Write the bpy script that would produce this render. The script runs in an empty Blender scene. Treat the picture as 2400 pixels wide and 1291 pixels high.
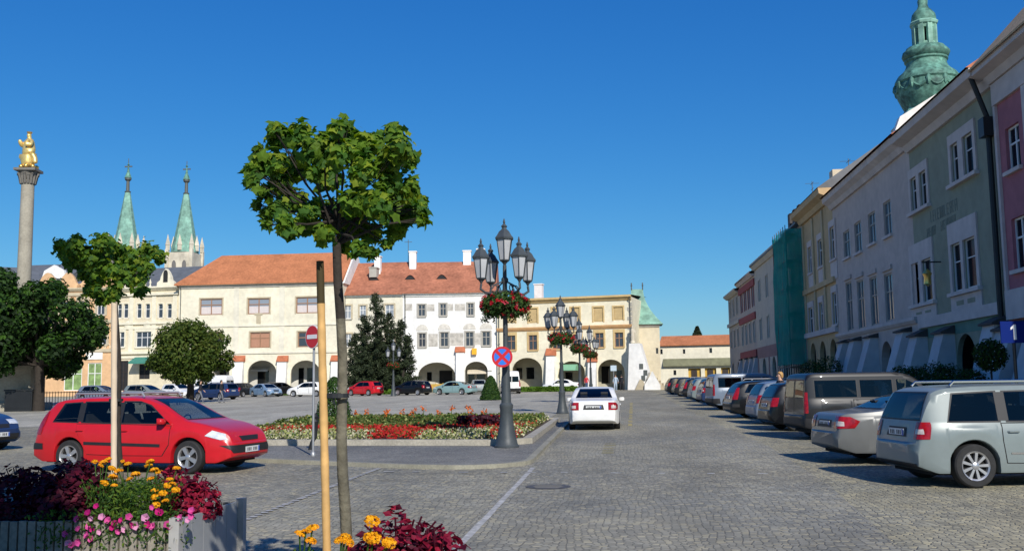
import bpy, bmesh, math, random
from mathutils import Vector, Matrix
random.seed(7)
R = math.radians
sc = bpy.context.scene
COL = sc.collection
PI = math.pi

# ------------------------------------------------------------------ camera
CAM = Vector((0, 0, 1.66))
FPX = 2300.0
psi = math.atan(247 / FPX * math.cos(R(6.32)))
th = R(6.32)
roll = 0.013
F = Vector((-math.sin(psi) * math.cos(th), math.cos(psi) * math.cos(th), math.sin(th)))
R0 = Vector((math.cos(psi), math.sin(psi), 0))
U0 = R0.cross(F)
UU = U0 * math.cos(roll) + R0 * math.sin(roll)
RR = R0 * math.cos(roll) - U0 * math.sin(roll)
cd = bpy.data.cameras.new('camera'); cam = bpy.data.objects.new('camera', cd); COL.objects.link(cam)
cd.sensor_width = 36; cd.sensor_fit = 'HORIZONTAL'; cd.lens = 36 * FPX / 2400
cd.clip_start = 0.05; cd.clip_end = 3000
M = Matrix.Identity(4)
for i in range(3):
    M[i][0] = RR[i]; M[i][1] = UU[i]; M[i][2] = -F[i]; M[i][3] = CAM[i]
cam.matrix_world = M
sc.camera = cam

def ray(px, py): return F + RR * ((px - 1200) / FPX) + UU * ((645.5 - py) / FPX)
def gz(y): return 0.008 * min(max(y - 10, 0), 120)
def aty(px, py, Y):
    r = ray(px, py); t = Y / r.y; return CAM + r * t
def atx(px, py, X):
    r = ray(px, py); t = X / r.x; return CAM + r * t
def gnd(px, py):
    r = ray(px, py); lo, hi = 1.0, 400.0
    f = lambda t: (CAM + r * t).z - gz((CAM + r * t).y)
    for _ in range(60):
        m = (lo + hi) / 2
        if f(m) > 0: lo = m
        else: hi = m
    p = CAM + r * lo; p.z = gz(p.y); return p
def gat(px, Y):
    """point on the ground at distance Y seen in column px"""
    p = aty(px, 905, Y); return Vector((p.x, Y, gz(Y)))

# ------------------------------------------------------------------ materials
MATS = {}
def nodes(m):
    m.use_nodes = True; nt = m.node_tree
    return nt, nt.nodes['Principled BSDF']
def mat(name, col, rough=0.7, metal=0.0, spec=0.4, var=0.15, scale=2.0, bump=0.0, bscale=40.0, coat=0.0, hue=None, fine=0.0, fscale=30.0):
    if name in MATS: return MATS[name]
    m = bpy.data.materials.new(name); nt, b = nodes(m)
    b.inputs['Roughness'].default_value = rough
    b.inputs['Metallic'].default_value = metal
    b.inputs['Specular IOR Level'].default_value = spec
    b.inputs['Coat Weight'].default_value = coat
    b.inputs['Coat Roughness'].default_value = 0.04
    c = list(col) + [1]
    tc = nt.nodes.new('ShaderNodeTexCoord')
    if var > 0:
        n = nt.nodes.new('ShaderNodeTexNoise'); n.inputs['Scale'].default_value = scale; n.inputs['Detail'].default_value = 6
        n.inputs['Roughness'].default_value = 0.6
        nt.links.new(tc.outputs['Object'], n.inputs['Vector'])
        mr = nt.nodes.new('ShaderNodeMapRange'); mr.inputs['From Min'].default_value = 0.3; mr.inputs['From Max'].default_value = 0.7
        nt.links.new(n.outputs['Fac'], mr.inputs['Value'])
        mx = nt.nodes.new('ShaderNodeMix'); mx.data_type = 'RGBA'
        d = hue if hue else [v * (1 - var) for v in col]
        e = [min(v * (1 + var * 0.6), 0.95) for v in col]
        mx.inputs[6].default_value = list(d) + [1]; mx.inputs[7].default_value = list(e) + [1]
        nt.links.new(mr.outputs['Result'], mx.inputs[0])
        out = mx.outputs[2]
        if fine > 0:
            n2 = nt.nodes.new('ShaderNodeTexNoise'); n2.inputs['Scale'].default_value = fscale; n2.inputs['Detail'].default_value = 3
            nt.links.new(tc.outputs['Object'], n2.inputs['Vector'])
            mr2 = nt.nodes.new('ShaderNodeMapRange'); mr2.inputs['From Min'].default_value = 0.3; mr2.inputs['From Max'].default_value = 0.7
            mr2.inputs['To Min'].default_value = 1 - fine; mr2.inputs['To Max'].default_value = 1 + fine * 0.5
            nt.links.new(n2.outputs['Fac'], mr2.inputs['Value'])
            mu = nt.nodes.new('ShaderNodeMix'); mu.data_type = 'RGBA'; mu.blend_type = 'MULTIPLY'; mu.inputs[0].default_value = 1
            nt.links.new(out, mu.inputs[6]); nt.links.new(mr2.outputs['Result'], mu.inputs[7])
            out = mu.outputs[2]
        nt.links.new(out, b.inputs['Base Color'])
    else:
        b.inputs['Base Color'].default_value = c
    if bump > 0:
        n = nt.nodes.new('ShaderNodeTexNoise'); n.inputs['Scale'].default_value = bscale; n.inputs['Detail'].default_value = 4
        nt.links.new(tc.outputs['Object'], n.inputs['Vector'])
        bp = nt.nodes.new('ShaderNodeBump'); bp.inputs['Strength'].default_value = bump; bp.inputs['Distance'].default_value = 0.02
        nt.links.new(n.outputs['Fac'], bp.inputs['Height']); nt.links.new(bp.outputs['Normal'], b.inputs['Normal'])
    MATS[name] = m; return m

def leafmat(name, col, trans=0.35, var=0.35, scale=9.0, rough=0.5):
    if name in MATS: return MATS[name]
    m = mat(name, col, 0.6, var=var, scale=scale, spec=0.2)
    nt = m.node_tree; b = nt.nodes['Principled BSDF']; out = nt.nodes['Material Output']
    src = b.inputs['Base Color'].links[0].from_socket
    t = nt.nodes.new('ShaderNodeBsdfTranslucent')
    hs = nt.nodes.new('ShaderNodeHueSaturation'); hs.inputs['Value'].default_value = 1.5; hs.inputs['Saturation'].default_value = 1.1
    nt.links.new(src, hs.inputs['Color']); nt.links.new(hs.outputs['Color'], t.inputs['Color'])
    ms = nt.nodes.new('ShaderNodeMixShader'); ms.inputs[0].default_value = trans
    nt.links.new(b.outputs[0], ms.inputs[1]); nt.links.new(t.outputs[0], ms.inputs[2]); nt.links.new(ms.outputs[0], out.inputs[0])
    return m

def cobble(name, c1, c2, scale=8.5, tint=(0.3, 0.28, 0.2), tints=0.16, joint=(0.165, 0.155, 0.125), stretch=(1, 1), big=0.5, bump=0.5):
    m = bpy.data.materials.new(name); nt, b = nodes(m)
    b.inputs['Roughness'].default_value = 0.75; b.inputs['Specular IOR Level'].default_value = 0.25
    N = nt.nodes.new; L = nt.links.new
    tc = N('ShaderNodeTexCoord')
    # the rows of setts wander a little
    nw = N('ShaderNodeTexNoise'); nw.inputs['Scale'].default_value = 0.55; L(tc.outputs['Object'], nw.inputs['Vector'])
    va = N('ShaderNodeVectorMath'); va.operation = 'MULTIPLY_ADD'; va.inputs[1].default_value = (0.35, 0.35, 0); L(nw.outputs['Color'], va.inputs[0]); L(tc.outputs['Object'], va.inputs[2])
    v = N('ShaderNodeTexVoronoi'); v.feature = 'F1'; v.inputs['Scale'].default_value = scale; v.inputs['Randomness'].default_value = 0.58
    e = N('ShaderNodeTexVoronoi'); e.feature = 'DISTANCE_TO_EDGE'; e.inputs['Scale'].default_value = scale; e.inputs['Randomness'].default_value = 0.58
    L(va.outputs[0], v.inputs['Vector']); L(va.outputs[0], e.inputs['Vector'])
    sep = N('ShaderNodeSeparateColor'); L(v.outputs['Color'], sep.inputs[0])
    mx = N('ShaderNodeMix'); mx.data_type = 'RGBA'; mx.inputs[6].default_value = list(c1) + [1]; mx.inputs[7].default_value = list(c2) + [1]
    L(sep.outputs[0], mx.inputs[0])
    # large patches, yellower stone
    nb = N('ShaderNodeTexNoise'); nb.inputs['Scale'].default_value = tints; nb.inputs['Detail'].default_value = 5; nb.inputs['Roughness'].default_value = 0.65; L(tc.outputs['Object'], nb.inputs['Vector'])
    mr = N('ShaderNodeMapRange'); mr.inputs['From Min'].default_value = 0.4; mr.inputs['From Max'].default_value = 0.65; mr.inputs['To Max'].default_value = big; L(nb.outputs['Fac'], mr.inputs['Value'])
    mx2 = N('ShaderNodeMix'); mx2.data_type = 'RGBA'; mx2.inputs[7].default_value = list(tint) + [1]; L(mx.outputs[2], mx2.inputs[6]); L(mr.outputs[0], mx2.inputs[0])
    # per stone some take the tint strongly
    gt = N('ShaderNodeMapRange'); gt.inputs['From Min'].default_value = 0.65; gt.inputs['From Max'].default_value = 0.95; gt.inputs['To Max'].default_value = 0.6; L(sep.outputs[1], gt.inputs['Value'])
    mx3 = N('ShaderNodeMix'); mx3.data_type = 'RGBA'; mx3.inputs[7].default_value = [t * 1.3 for t in tint] + [1]; L(mx2.outputs[2], mx3.inputs[6]); L(gt.outputs[0], mx3.inputs[0])
    er = N('ShaderNodeMapRange'); er.inputs['From Min'].default_value = 0.0; er.inputs['From Max'].default_value = 0.13; L(e.outputs['Distance'], er.inputs['Value'])
    mx4 = N('ShaderNodeMix'); mx4.data_type = 'RGBA'; mx4.inputs[6].default_value = list(joint) + [1]; L(mx3.outputs[2], mx4.inputs[7]); L(er.outputs[0], mx4.inputs[0])
    ns = N('ShaderNodeTexNoise'); ns.inputs['Scale'].default_value = 1.3; ns.inputs['Detail'].default_value = 8; ns.inputs['Roughness'].default_value = 0.7; L(tc.outputs['Object'], ns.inputs['Vector'])
    nr = N('ShaderNodeMapRange'); nr.inputs['From Min'].default_value = 0.3; nr.inputs['From Max'].default_value = 0.7; nr.inputs['To Min'].default_value = 0.78; nr.inputs['To Max'].default_value = 1.14; L(ns.outputs['Fac'], nr.inputs['Value'])
    mu = N('ShaderNodeMix'); mu.data_type = 'RGBA'; mu.blend_type = 'MULTIPLY'; mu.inputs[0].default_value = 1; L(mx4.outputs[2], mu.inputs[6]); L(nr.outputs[0], mu.inputs[7])
    # worn tracks and old stains, drawn out along the street
    mp = N('ShaderNodeMapping'); mp.inputs['Scale'].default_value = (0.55, 0.16, 1); L(tc.outputs['Object'], mp.inputs['Vector'])
    nt2 = N('ShaderNodeTexNoise'); nt2.inputs['Scale'].default_value = 1.0; nt2.inputs['Detail'].default_value = 6; nt2.inputs['Roughness'].default_value = 0.6; L(mp.outputs[0], nt2.inputs['Vector'])
    r2 = N('ShaderNodeMapRange'); r2.inputs['From Min'].default_value = 0.35; r2.inputs['From Max'].default_value = 0.65; r2.inputs['To Min'].default_value = 0.80; r2.inputs['To Max'].default_value = 1.12; L(nt2.outputs['Fac'], r2.inputs['Value'])
    mu2 = N('ShaderNodeMix'); mu2.data_type = 'RGBA'; mu2.blend_type = 'MULTIPLY'; mu2.inputs[0].default_value = 1; L(mu.outputs[2], mu2.inputs[6]); L(r2.outputs[0], mu2.inputs[7])
    L(mu2.outputs[2], b.inputs['Base Color'])
    bp = N('ShaderNodeBump'); bp.inputs['Strength'].default_value = bump; bp.inputs['Distance'].default_value = 0.015; L(er.outputs[0], bp.inputs['Height']); L(bp.outputs['Normal'], b.inputs['Normal'])
    MATS[name] = m; return m

def glassmat(name, col=(0.012, 0.016, 0.02), rough=0.04, spec=0.6, var=0.0):
    return mat(name, col, rough, var=var, spec=spec, scale=0.6)

# ------------------------------------------------------------------ mesh helpers
class MB:
    def __init__(s): s.v = []; s.f = []; s.mi = []; s.cur = 0
    def mat(s, i): s.cur = i; return s
    def add(s, vs, fs):
        o = len(s.v); s.v += [tuple(v) for v in vs]
        for f in fs: s.f.append([o + i for i in f]); s.mi.append(s.cur)
        return s
    def box(s, x0, x1, y0, y1, z0, z1):
        vs = [(x, y, z) for z in (z0, z1) for y in (y0, y1) for x in (x0, x1)]
        return s.add(vs, [(0, 2, 3, 1), (4, 5, 7, 6), (0, 1, 5, 4), (2, 6, 7, 3), (0, 4, 6, 2), (1, 3, 7, 5)])
    def obox(s, c, ax, ay, az):
        c = Vector(c); vs = [c + Vector(ax) * i + Vector(ay) * j + Vector(az) * k for k in (-1, 1) for j in (-1, 1) for i in (-1, 1)]
        return s.add(vs, [(0, 2, 3, 1), (4, 5, 7, 6), (0, 1, 5, 4), (2, 6, 7, 3), (0, 4, 6, 2), (1, 3, 7, 5)])
    def quad(s, a, b, c, d): return s.add([a, b, c, d], [(0, 1, 2, 3)])
    def prism(s, poly, y0, y1):
        """poly: list of (x,z), extruded along y"""
        n = len(poly); vs = [(x, y0, z) for x, z in poly] + [(x, y1, z) for x, z in poly]
        return s.add(vs, [tuple(range(n)), tuple(range(2 * n - 1, n - 1, -1))] + [(i, i + n, (i + 1) % n + n, (i + 1) % n) for i in range(n)])
    def prismz(s, poly, z0, z1):
        n = len(poly); vs = [(x, y, z0) for x, y in poly] + [(x, y, z1) for x, y in poly]
        return s.add(vs, [tuple(range(n - 1, -1, -1)), tuple(range(n, 2 * n))] + [(i, (i + 1) % n, (i + 1) % n + n, i + n) for i in range(n)])
    def prismx(s, poly, x0, x1):
        """poly: list of (y,z), extruded along x"""
        n = len(poly); vs = [(x0, y, z) for y, z in poly] + [(x1, y, z) for y, z in poly]
        return s.add(vs, [tuple(range(n - 1, -1, -1)), tuple(range(n, 2 * n))] + [(i, (i + 1) % n, (i + 1) % n + n, i + n) for i in range(n)])
    def lathe(s, prof, n=16, c=(0, 0, 0), cap=True, rot=0.0, sx=1.0, sy=1.0):
        vs = []; fs = []
        for r, z in prof:
            for k in range(n):
                a = 2 * PI * k / n + rot; vs.append((c[0] + r * math.cos(a) * sx, c[1] + r * math.sin(a) * sy, c[2] + z))
        for i in range(len(prof) - 1):
            for k in range(n):
                k2 = (k + 1) % n; fs.append((i * n + k, i * n + k2, (i + 1) * n + k2, (i + 1) * n + k))
        if cap:
            fs.append(tuple(range(n - 1, -1, -1))); fs.append(tuple((len(prof) - 1) * n + k for k in range(n)))
        return s.add(vs, fs)
    def tube(s, pts, rad, n=8, cap=True):
        pts = [Vector(p) for p in pts]
        if not isinstance(rad, (list, tuple)): rad = [rad] * len(pts)
        vs = []; fs = []; up = None
        for i, p in enumerate(pts):
            d = (pts[min(i + 1, len(pts) - 1)] - pts[max(i - 1, 0)])
            if d.length < 1e-9: d = Vector((0, 0, 1))
            d.normalize()
            if up is None: up = Vector((0, 1, 0)) if abs(d.y) < 0.9 else Vector((1, 0, 0))
            a = d.cross(up).normalized(); up = a.cross(d).normalized()
            for k in range(n):
                t = 2 * PI * k / n; vs.append(p + (a * math.cos(t) + up * math.sin(t)) * rad[i])
        for i in range(len(pts) - 1):
            for k in range(n):
                k2 = (k + 1) % n; fs.append((i * n + k, i * n + k2, (i + 1) * n + k2, (i + 1) * n + k))
        if cap:
            fs.append(tuple(range(n - 1, -1, -1))); fs.append(tuple((len(pts) - 1) * n + k for k in range(n)))
        return s.add(vs, fs)
    def mesh(s, name, mats, smooth=None):
        me = bpy.data.meshes.new(name); me.from_pydata(s.v, [], s.f)
        ms = mats if isinstance(mats, (list, tuple)) else [mats]
        for m in ms: me.materials.append(m)
        if len(ms) > 1: me.polygons.foreach_set('material_index', s.mi)
        me.validate()
        bm = bmesh.new(); bm.from_mesh(me); bmesh.ops.recalc_face_normals(bm, faces=bm.faces) if len(s.f) < 60000 and not getattr(s, 'loose', False) else None
        bm.to_mesh(me); bm.free()
        if smooth is not None:
            me.shade_smooth()
            me.set_sharp_from_angle(angle=R(smooth))
        return me
    def build(s, name, mats, parent=None, smooth=None, loc=None, rz=None):
        o = bpy.data.objects.new(name, s.mesh(name, mats, smooth)); COL.objects.link(o)
        if parent is not None: o.parent = parent
        if loc is not None: o.location = loc
        if rz is not None: o.rotation_euler = (0, 0, rz)
        return o

def inst(name, me, parent=None, loc=(0, 0, 0), rot=(0, 0, 0)):
    o = bpy.data.objects.new(name, me); COL.objects.link(o)
    if parent is not None: o.parent = parent
    o.location = loc; o.rotation_euler = rot
    return o
def tag(o, label=None, cat=None, group=None, kind=None):
    if label: o['label'] = label
    if cat: o['category'] = cat
    if group: o['group'] = group
    if kind: o['kind'] = kind
    return o
def empty(name, loc, rz=0, label=None, cat=None, group=None):
    o = bpy.data.objects.new(name, None); COL.objects.link(o); o.location = loc; o.rotation_euler = (0, 0, rz); o.empty_display_size = 0.2
    return tag(o, label, cat, group)
KIDS = {}
def kids(o):
    return [c for c in bpy.data.objects if c.parent is o]
def copy_tree(o, parent=None):
    c = o.copy(); COL.objects.link(c)
    if parent is not None: c.parent = parent
    for ch in kids(o): copy_tree(ch, c)
    return c
# ------------------------------------------------------------------ sky, sun, colour
SUN_AZ, SUN_EL = R(25), R(33)     # light travels towards -x,+y: it comes from behind the camera, to the right
w = bpy.data.worlds.new('World'); sc.world = w; w.use_nodes = True
nt = w.node_tree; bg = nt.nodes['Background']
sky = nt.nodes.new('ShaderNodeTexSky'); sky.sky_type = 'NISHITA'; sky.sun_disc = False
sky.sun_elevation = SUN_EL; sky.sun_rotation = PI - SUN_AZ
sky.air_density = 1.15; sky.dust_density = 0.15; sky.ozone_density = 3.0; sky.altitude = 250
hs = nt.nodes.new('ShaderNodeHueSaturation'); hs.inputs['Saturation'].default_value = 1.25; nt.links.new(sky.outputs[0], hs.inputs['Color'])
sp_ = nt.nodes.new('ShaderNodeSeparateColor'); cb_ = nt.nodes.new('ShaderNodeCombineColor'); nt.links.new(hs.outputs[0], sp_.inputs[0])
for i_, (k_, p_) in enumerate(((0.28, 1.17), (0.80, 0.90), (2.0, 0.635))):      # a deeper, cleaner blue: the grade of the camera's own colour
    a_ = nt.nodes.new('ShaderNodeMath'); a_.operation = 'POWER'; a_.inputs[1].default_value = p_; nt.links.new(sp_.outputs[i_], a_.inputs[0])
    b_ = nt.nodes.new('ShaderNodeMath'); b_.operation = 'MULTIPLY'; b_.inputs[1].default_value = k_; nt.links.new(a_.outputs[0], b_.inputs[0]); nt.links.new(b_.outputs[0], cb_.inputs[i_])
nt.links.new(cb_.outputs[0], bg.inputs['Color'])
bg.inputs['Strength'].default_value = 0.085
sl = bpy.data.lights.new('sun', 'SUN'); sl.energy = 4.2; sl.angle = R(0.5); sl.color = (1.0, 0.945, 0.86)
so = bpy.data.objects.new('sun', sl); COL.objects.link(so)
sd = Vector((-math.sin(SUN_AZ) * math.cos(SUN_EL), math.cos(SUN_AZ) * math.cos(SUN_EL), -math.sin(SUN_EL)))
so.rotation_euler = sd.to_track_quat('-Z', 'Y').to_euler(); so.location = (10, -20, 30)
vs_ = sc.view_settings; vs_.view_transform = 'Standard'; vs_.look = 'None'; vs_.exposure = 0.25; vs_.gamma = 1
sc.cycles.max_bounces = 6

# ------------------------------------------------------------------ ground
m_cob = cobble('sett_paving', (0.195, 0.195, 0.165), (0.35, 0.335, 0.27), scale=11.0, tint=(0.40, 0.35, 0.22), tints=0.11, big=0.55)
m_road = cobble('road_setts', (0.20, 0.20, 0.175), (0.34, 0.33, 0.275), scale=11.5, tint=(0.39, 0.345, 0.225), tints=0.16, big=0.5)
m_park = cobble('parking_setts', (0.20, 0.195, 0.16), (0.40, 0.38, 0.28), scale=11.0, tint=(0.44, 0.385, 0.23), tints=0.3, big=0.6, bump=0.6)
m_plaza = cobble('plaza_setts', (0.355, 0.34, 0.275), (0.46, 0.435, 0.355), scale=10.0, tint=(0.47, 0.43, 0.33), tints=0.2, big=0.4, joint=(0.3, 0.29, 0.25))
m_pave = cobble('mosaic_pavement', (0.18, 0.178, 0.16), (0.27, 0.262, 0.23), scale=16.0, tint=(0.25, 0.235, 0.195), tints=0.3, big=0.4, joint=(0.1, 0.1, 0.1), bump=0.3)
m_kerb = mat('kerb_stone', (0.40, 0.37, 0.30), 0.8, var=0.25, scale=2.5, fine=0.2, fscale=25, bump=0.3)
m_line = mat('pale_setts', (0.46, 0.45, 0.42), 0.75, var=0.35, scale=7, fine=0.3, fscale=20)

def sheet(name, poly, lift, m, ystep=(10, 130)):
    """a flat sheet over the polygon, following the rise of the square"""
    bm = bmesh.new(); bm.faces.new([bm.verts.new((x, y, 0)) for x, y in poly])
    for yy in ystep:
        bmesh.ops.bisect_plane(bm, geom=bm.verts[:] + bm.edges[:] + bm.faces[:], plane_co=(0, yy, 0), plane_no=(0, 1, 0))
    for v in bm.verts: v.co.z = gz(v.co.y) + lift
    bmesh.ops.recalc_face_normals(bm, faces=bm.faces)
    for f in bm.faces:
        if f.normal.z < 0: f.normal_flip()
    me = bpy.data.meshes.new(name); bm.to_mesh(me); bm.free(); me.materials.append(m)
    o = bpy.data.objects.new(name, me); COL.objects.link(o); o['kind'] = 'structure'; return o
sheet('ground', [(-500, -150), (500, -150), (500, 900), (-500, 900)], 0, m_cob)
sheet('square_paving', [(-70, 37.2), (-2.9, 37.2), (-2.9, 112), (-70, 112)], 0.004, m_plaza)
sheet('road', [(-1.75, 6), (2.4, 6), (2.6, 9), (3.2, 16), (3.5, 24), (3.3, 40), (3.4, 115), (-1.9, 115), (-1.9, 30)], 0.008, m_road)
sheet('parking_strip', [(2.2, 2), (10.4, 2), (10.4, 118), (3.4, 118), (3.3, 40), (3.5, 24), (3.2, 16), (2.6, 9)], 0.004, m_park)

def slab(name, poly, h, m, kind='structure'):
    """raised pavement with a real edge"""
    bm = bmesh.new(); f = bm.faces.new([bm.verts.new((x, y, 0)) for x, y in poly])
    r = bmesh.ops.extrude_face_region(bm, geom=[f]); top = [v for v in r['geom'] if isinstance(v, bmesh.types.BMVert)]
    for v in top: v.co.z = 1
    for v in bm.verts: v.co.z = gz(v.co.y) + (h if v.co.z > 0.5 else -0.1)
    bmesh.ops.recalc_face_normals(bm, faces=bm.faces)
    me = bpy.data.meshes.new(name); bm.to_mesh(me); bm.free(); me.materials.append(m)
    o = bpy.data.objects.new(name, me); COL.objects.link(o); o['kind'] = kind; return o
def arc(cx, cy, r, a0, a1, n=8): return [(cx + r * math.cos(R(a0 + (a1 - a0) * i / n)), cy + r * math.sin(R(a0 + (a1 - a0) * i / n))) for i in range(n + 1)]
isl = [(-13, 22.6), (-7.6, 20.6), (-4.2, 19.1)] + arc(-3.15, 20.1, 1.25, -90, 0, 8) + [(-1.95, 37.5), (-13, 37.5)]
slab('pavement', isl, 0.07, m_pave)
# kerb along the pavement edge
def kerbline(name, pts, wd, h, m, lift=-0.1):
    mb = MB(); n = len(pts); P = [Vector((x, y, 0)) for x, y in pts]
    rows = []
    for i, p in enumerate(P):
        d = (P[min(i + 1, n - 1)] - P[max(i - 1, 0)]).normalized(); s_ = Vector((d.y, -d.x, 0)) * wd / 2
        g = gz(p.y); rows.append([p - s_ + Vector((0, 0, g + lift)), p - s_ + Vector((0, 0, g + h)), p + s_ + Vector((0, 0, g + h)), p + s_ + Vector((0, 0, g + lift))])
    vs = [v for r in rows for v in r]; fs = []
    for i in range(n - 1):
        for k in range(3): fs.append((i * 4 + k, i * 4 + k + 1, i * 4 + 5 + k, i * 4 + 4 + k))
    fs += [(0, 1, 2, 3), ((n - 1) * 4 + 3, (n - 1) * 4 + 2, (n - 1) * 4 + 1, (n - 1) * 4)]
    mb.add(vs, fs); o = mb.build(name, m); o['kind'] = 'structure'; return o
kerbline('kerb_strip', [(-13, 22.53), (-7.63, 20.53), (-4.23, 19.03)] + arc(-3.15, 20.1, 1.32, -90, 0, 8) + [(-1.88, 37.5)], 0.14, 0.078, mat('worn_kerb', (0.30, 0.285, 0.22), 0.8, var=0.25, scale=1.5, fine=0.2))
slab('footpath', [(10.4, 3), (14.6, 3), (14.6, 126), (10.4, 126)], 0.12, m_pave)
kerbline('kerb_edge', [(10.33, 3), (10.33, 126)], 0.15, 0.125, m_kerb)
# painted / pale sett lines
def strip(name, a, b, wd, m, lift=0.0125, dash=None):
    a = Vector((a[0], a[1], 0)); b = Vector((b[0], b[1], 0)); d = (b - a); L_ = d.length; d.normalize(); s_ = Vector((d.y, -d.x, 0)) * wd / 2
    mb = MB(); t = 0
    segs = []
    if dash:
        while t < L_:
            segs.append((t, min(L_, t + dash[0] * random.uniform(0.7, 1.2)))); t += dash[0] + dash[1] * random.uniform(0.5, 1.5)
    else:
        k = max(1, int(L_ / 0.8)); segs = [(L_ * i / k, L_ * (i + 1) / k) for i in range(k)]
    for t0, t1 in segs:
        q = []
        for t_, sg in ((t0, -1), (t1, -1), (t1, 1), (t0, 1)):
            p = a + d * t_ + s_ * sg * random.uniform(0.8, 1.1); q.append((p.x, p.y, gz(p.y) + lift))
        mb.quad(*q)
    o = mb.build(name, m); o['kind'] = 'structure'; return o
strip('road_line', (-1.68, 7.5), (-1.66, 18.9), 0.09, m_line)
strip('sett_line', (-4.67, 9.8), (-4.66, 19.0), 0.10, m_line, dash=(0.14, 0.06))
strip('sett_row', (-4.4, 18.2), (2.6, 17.6), 0.12, m_line, dash=(0.18, 0.5))
my = mat('worn_yellow_paint', (0.36, 0.30, 0.13), 0.8, var=0.3, scale=4)
strip('yellow_marking', (0.35, 34), (0.75, 62), 0.16, my, dash=(2.2, 0.5))
strip('yellow_patch', (-0.3, 22.2), (-0.25, 25.5), 0.28, mat('faint_yellow', (0.27, 0.24, 0.13), 0.8, var=0.3, scale=4), dash=(0.5, 0.3))
mb = MB(); mb.lathe([(0.0001, 0.015), (0.34, 0.015), (0.36, 0.011)], 24); mb.mat(1)
for i in range(-3, 4): mb.box(-0.24 + abs(i) * 0.02, 0.24 - abs(i) * 0.02, i * 0.075 - 0.012, i * 0.075 + 0.012, 0.013, 0.018)
p = gnd(1285, 1141)
o = mb.build('manhole_cover', [mat('cast_iron', (0.12, 0.11, 0.10), 0.6, metal=0.4, var=0.3, scale=8), mat('iron_rib', (0.15, 0.145, 0.13), 0.6, var=0.2)], loc=(p.x, p.y, p.z)); tag(o, 'dark round iron manhole cover in the cobbled road', 'manhole cover')

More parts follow.
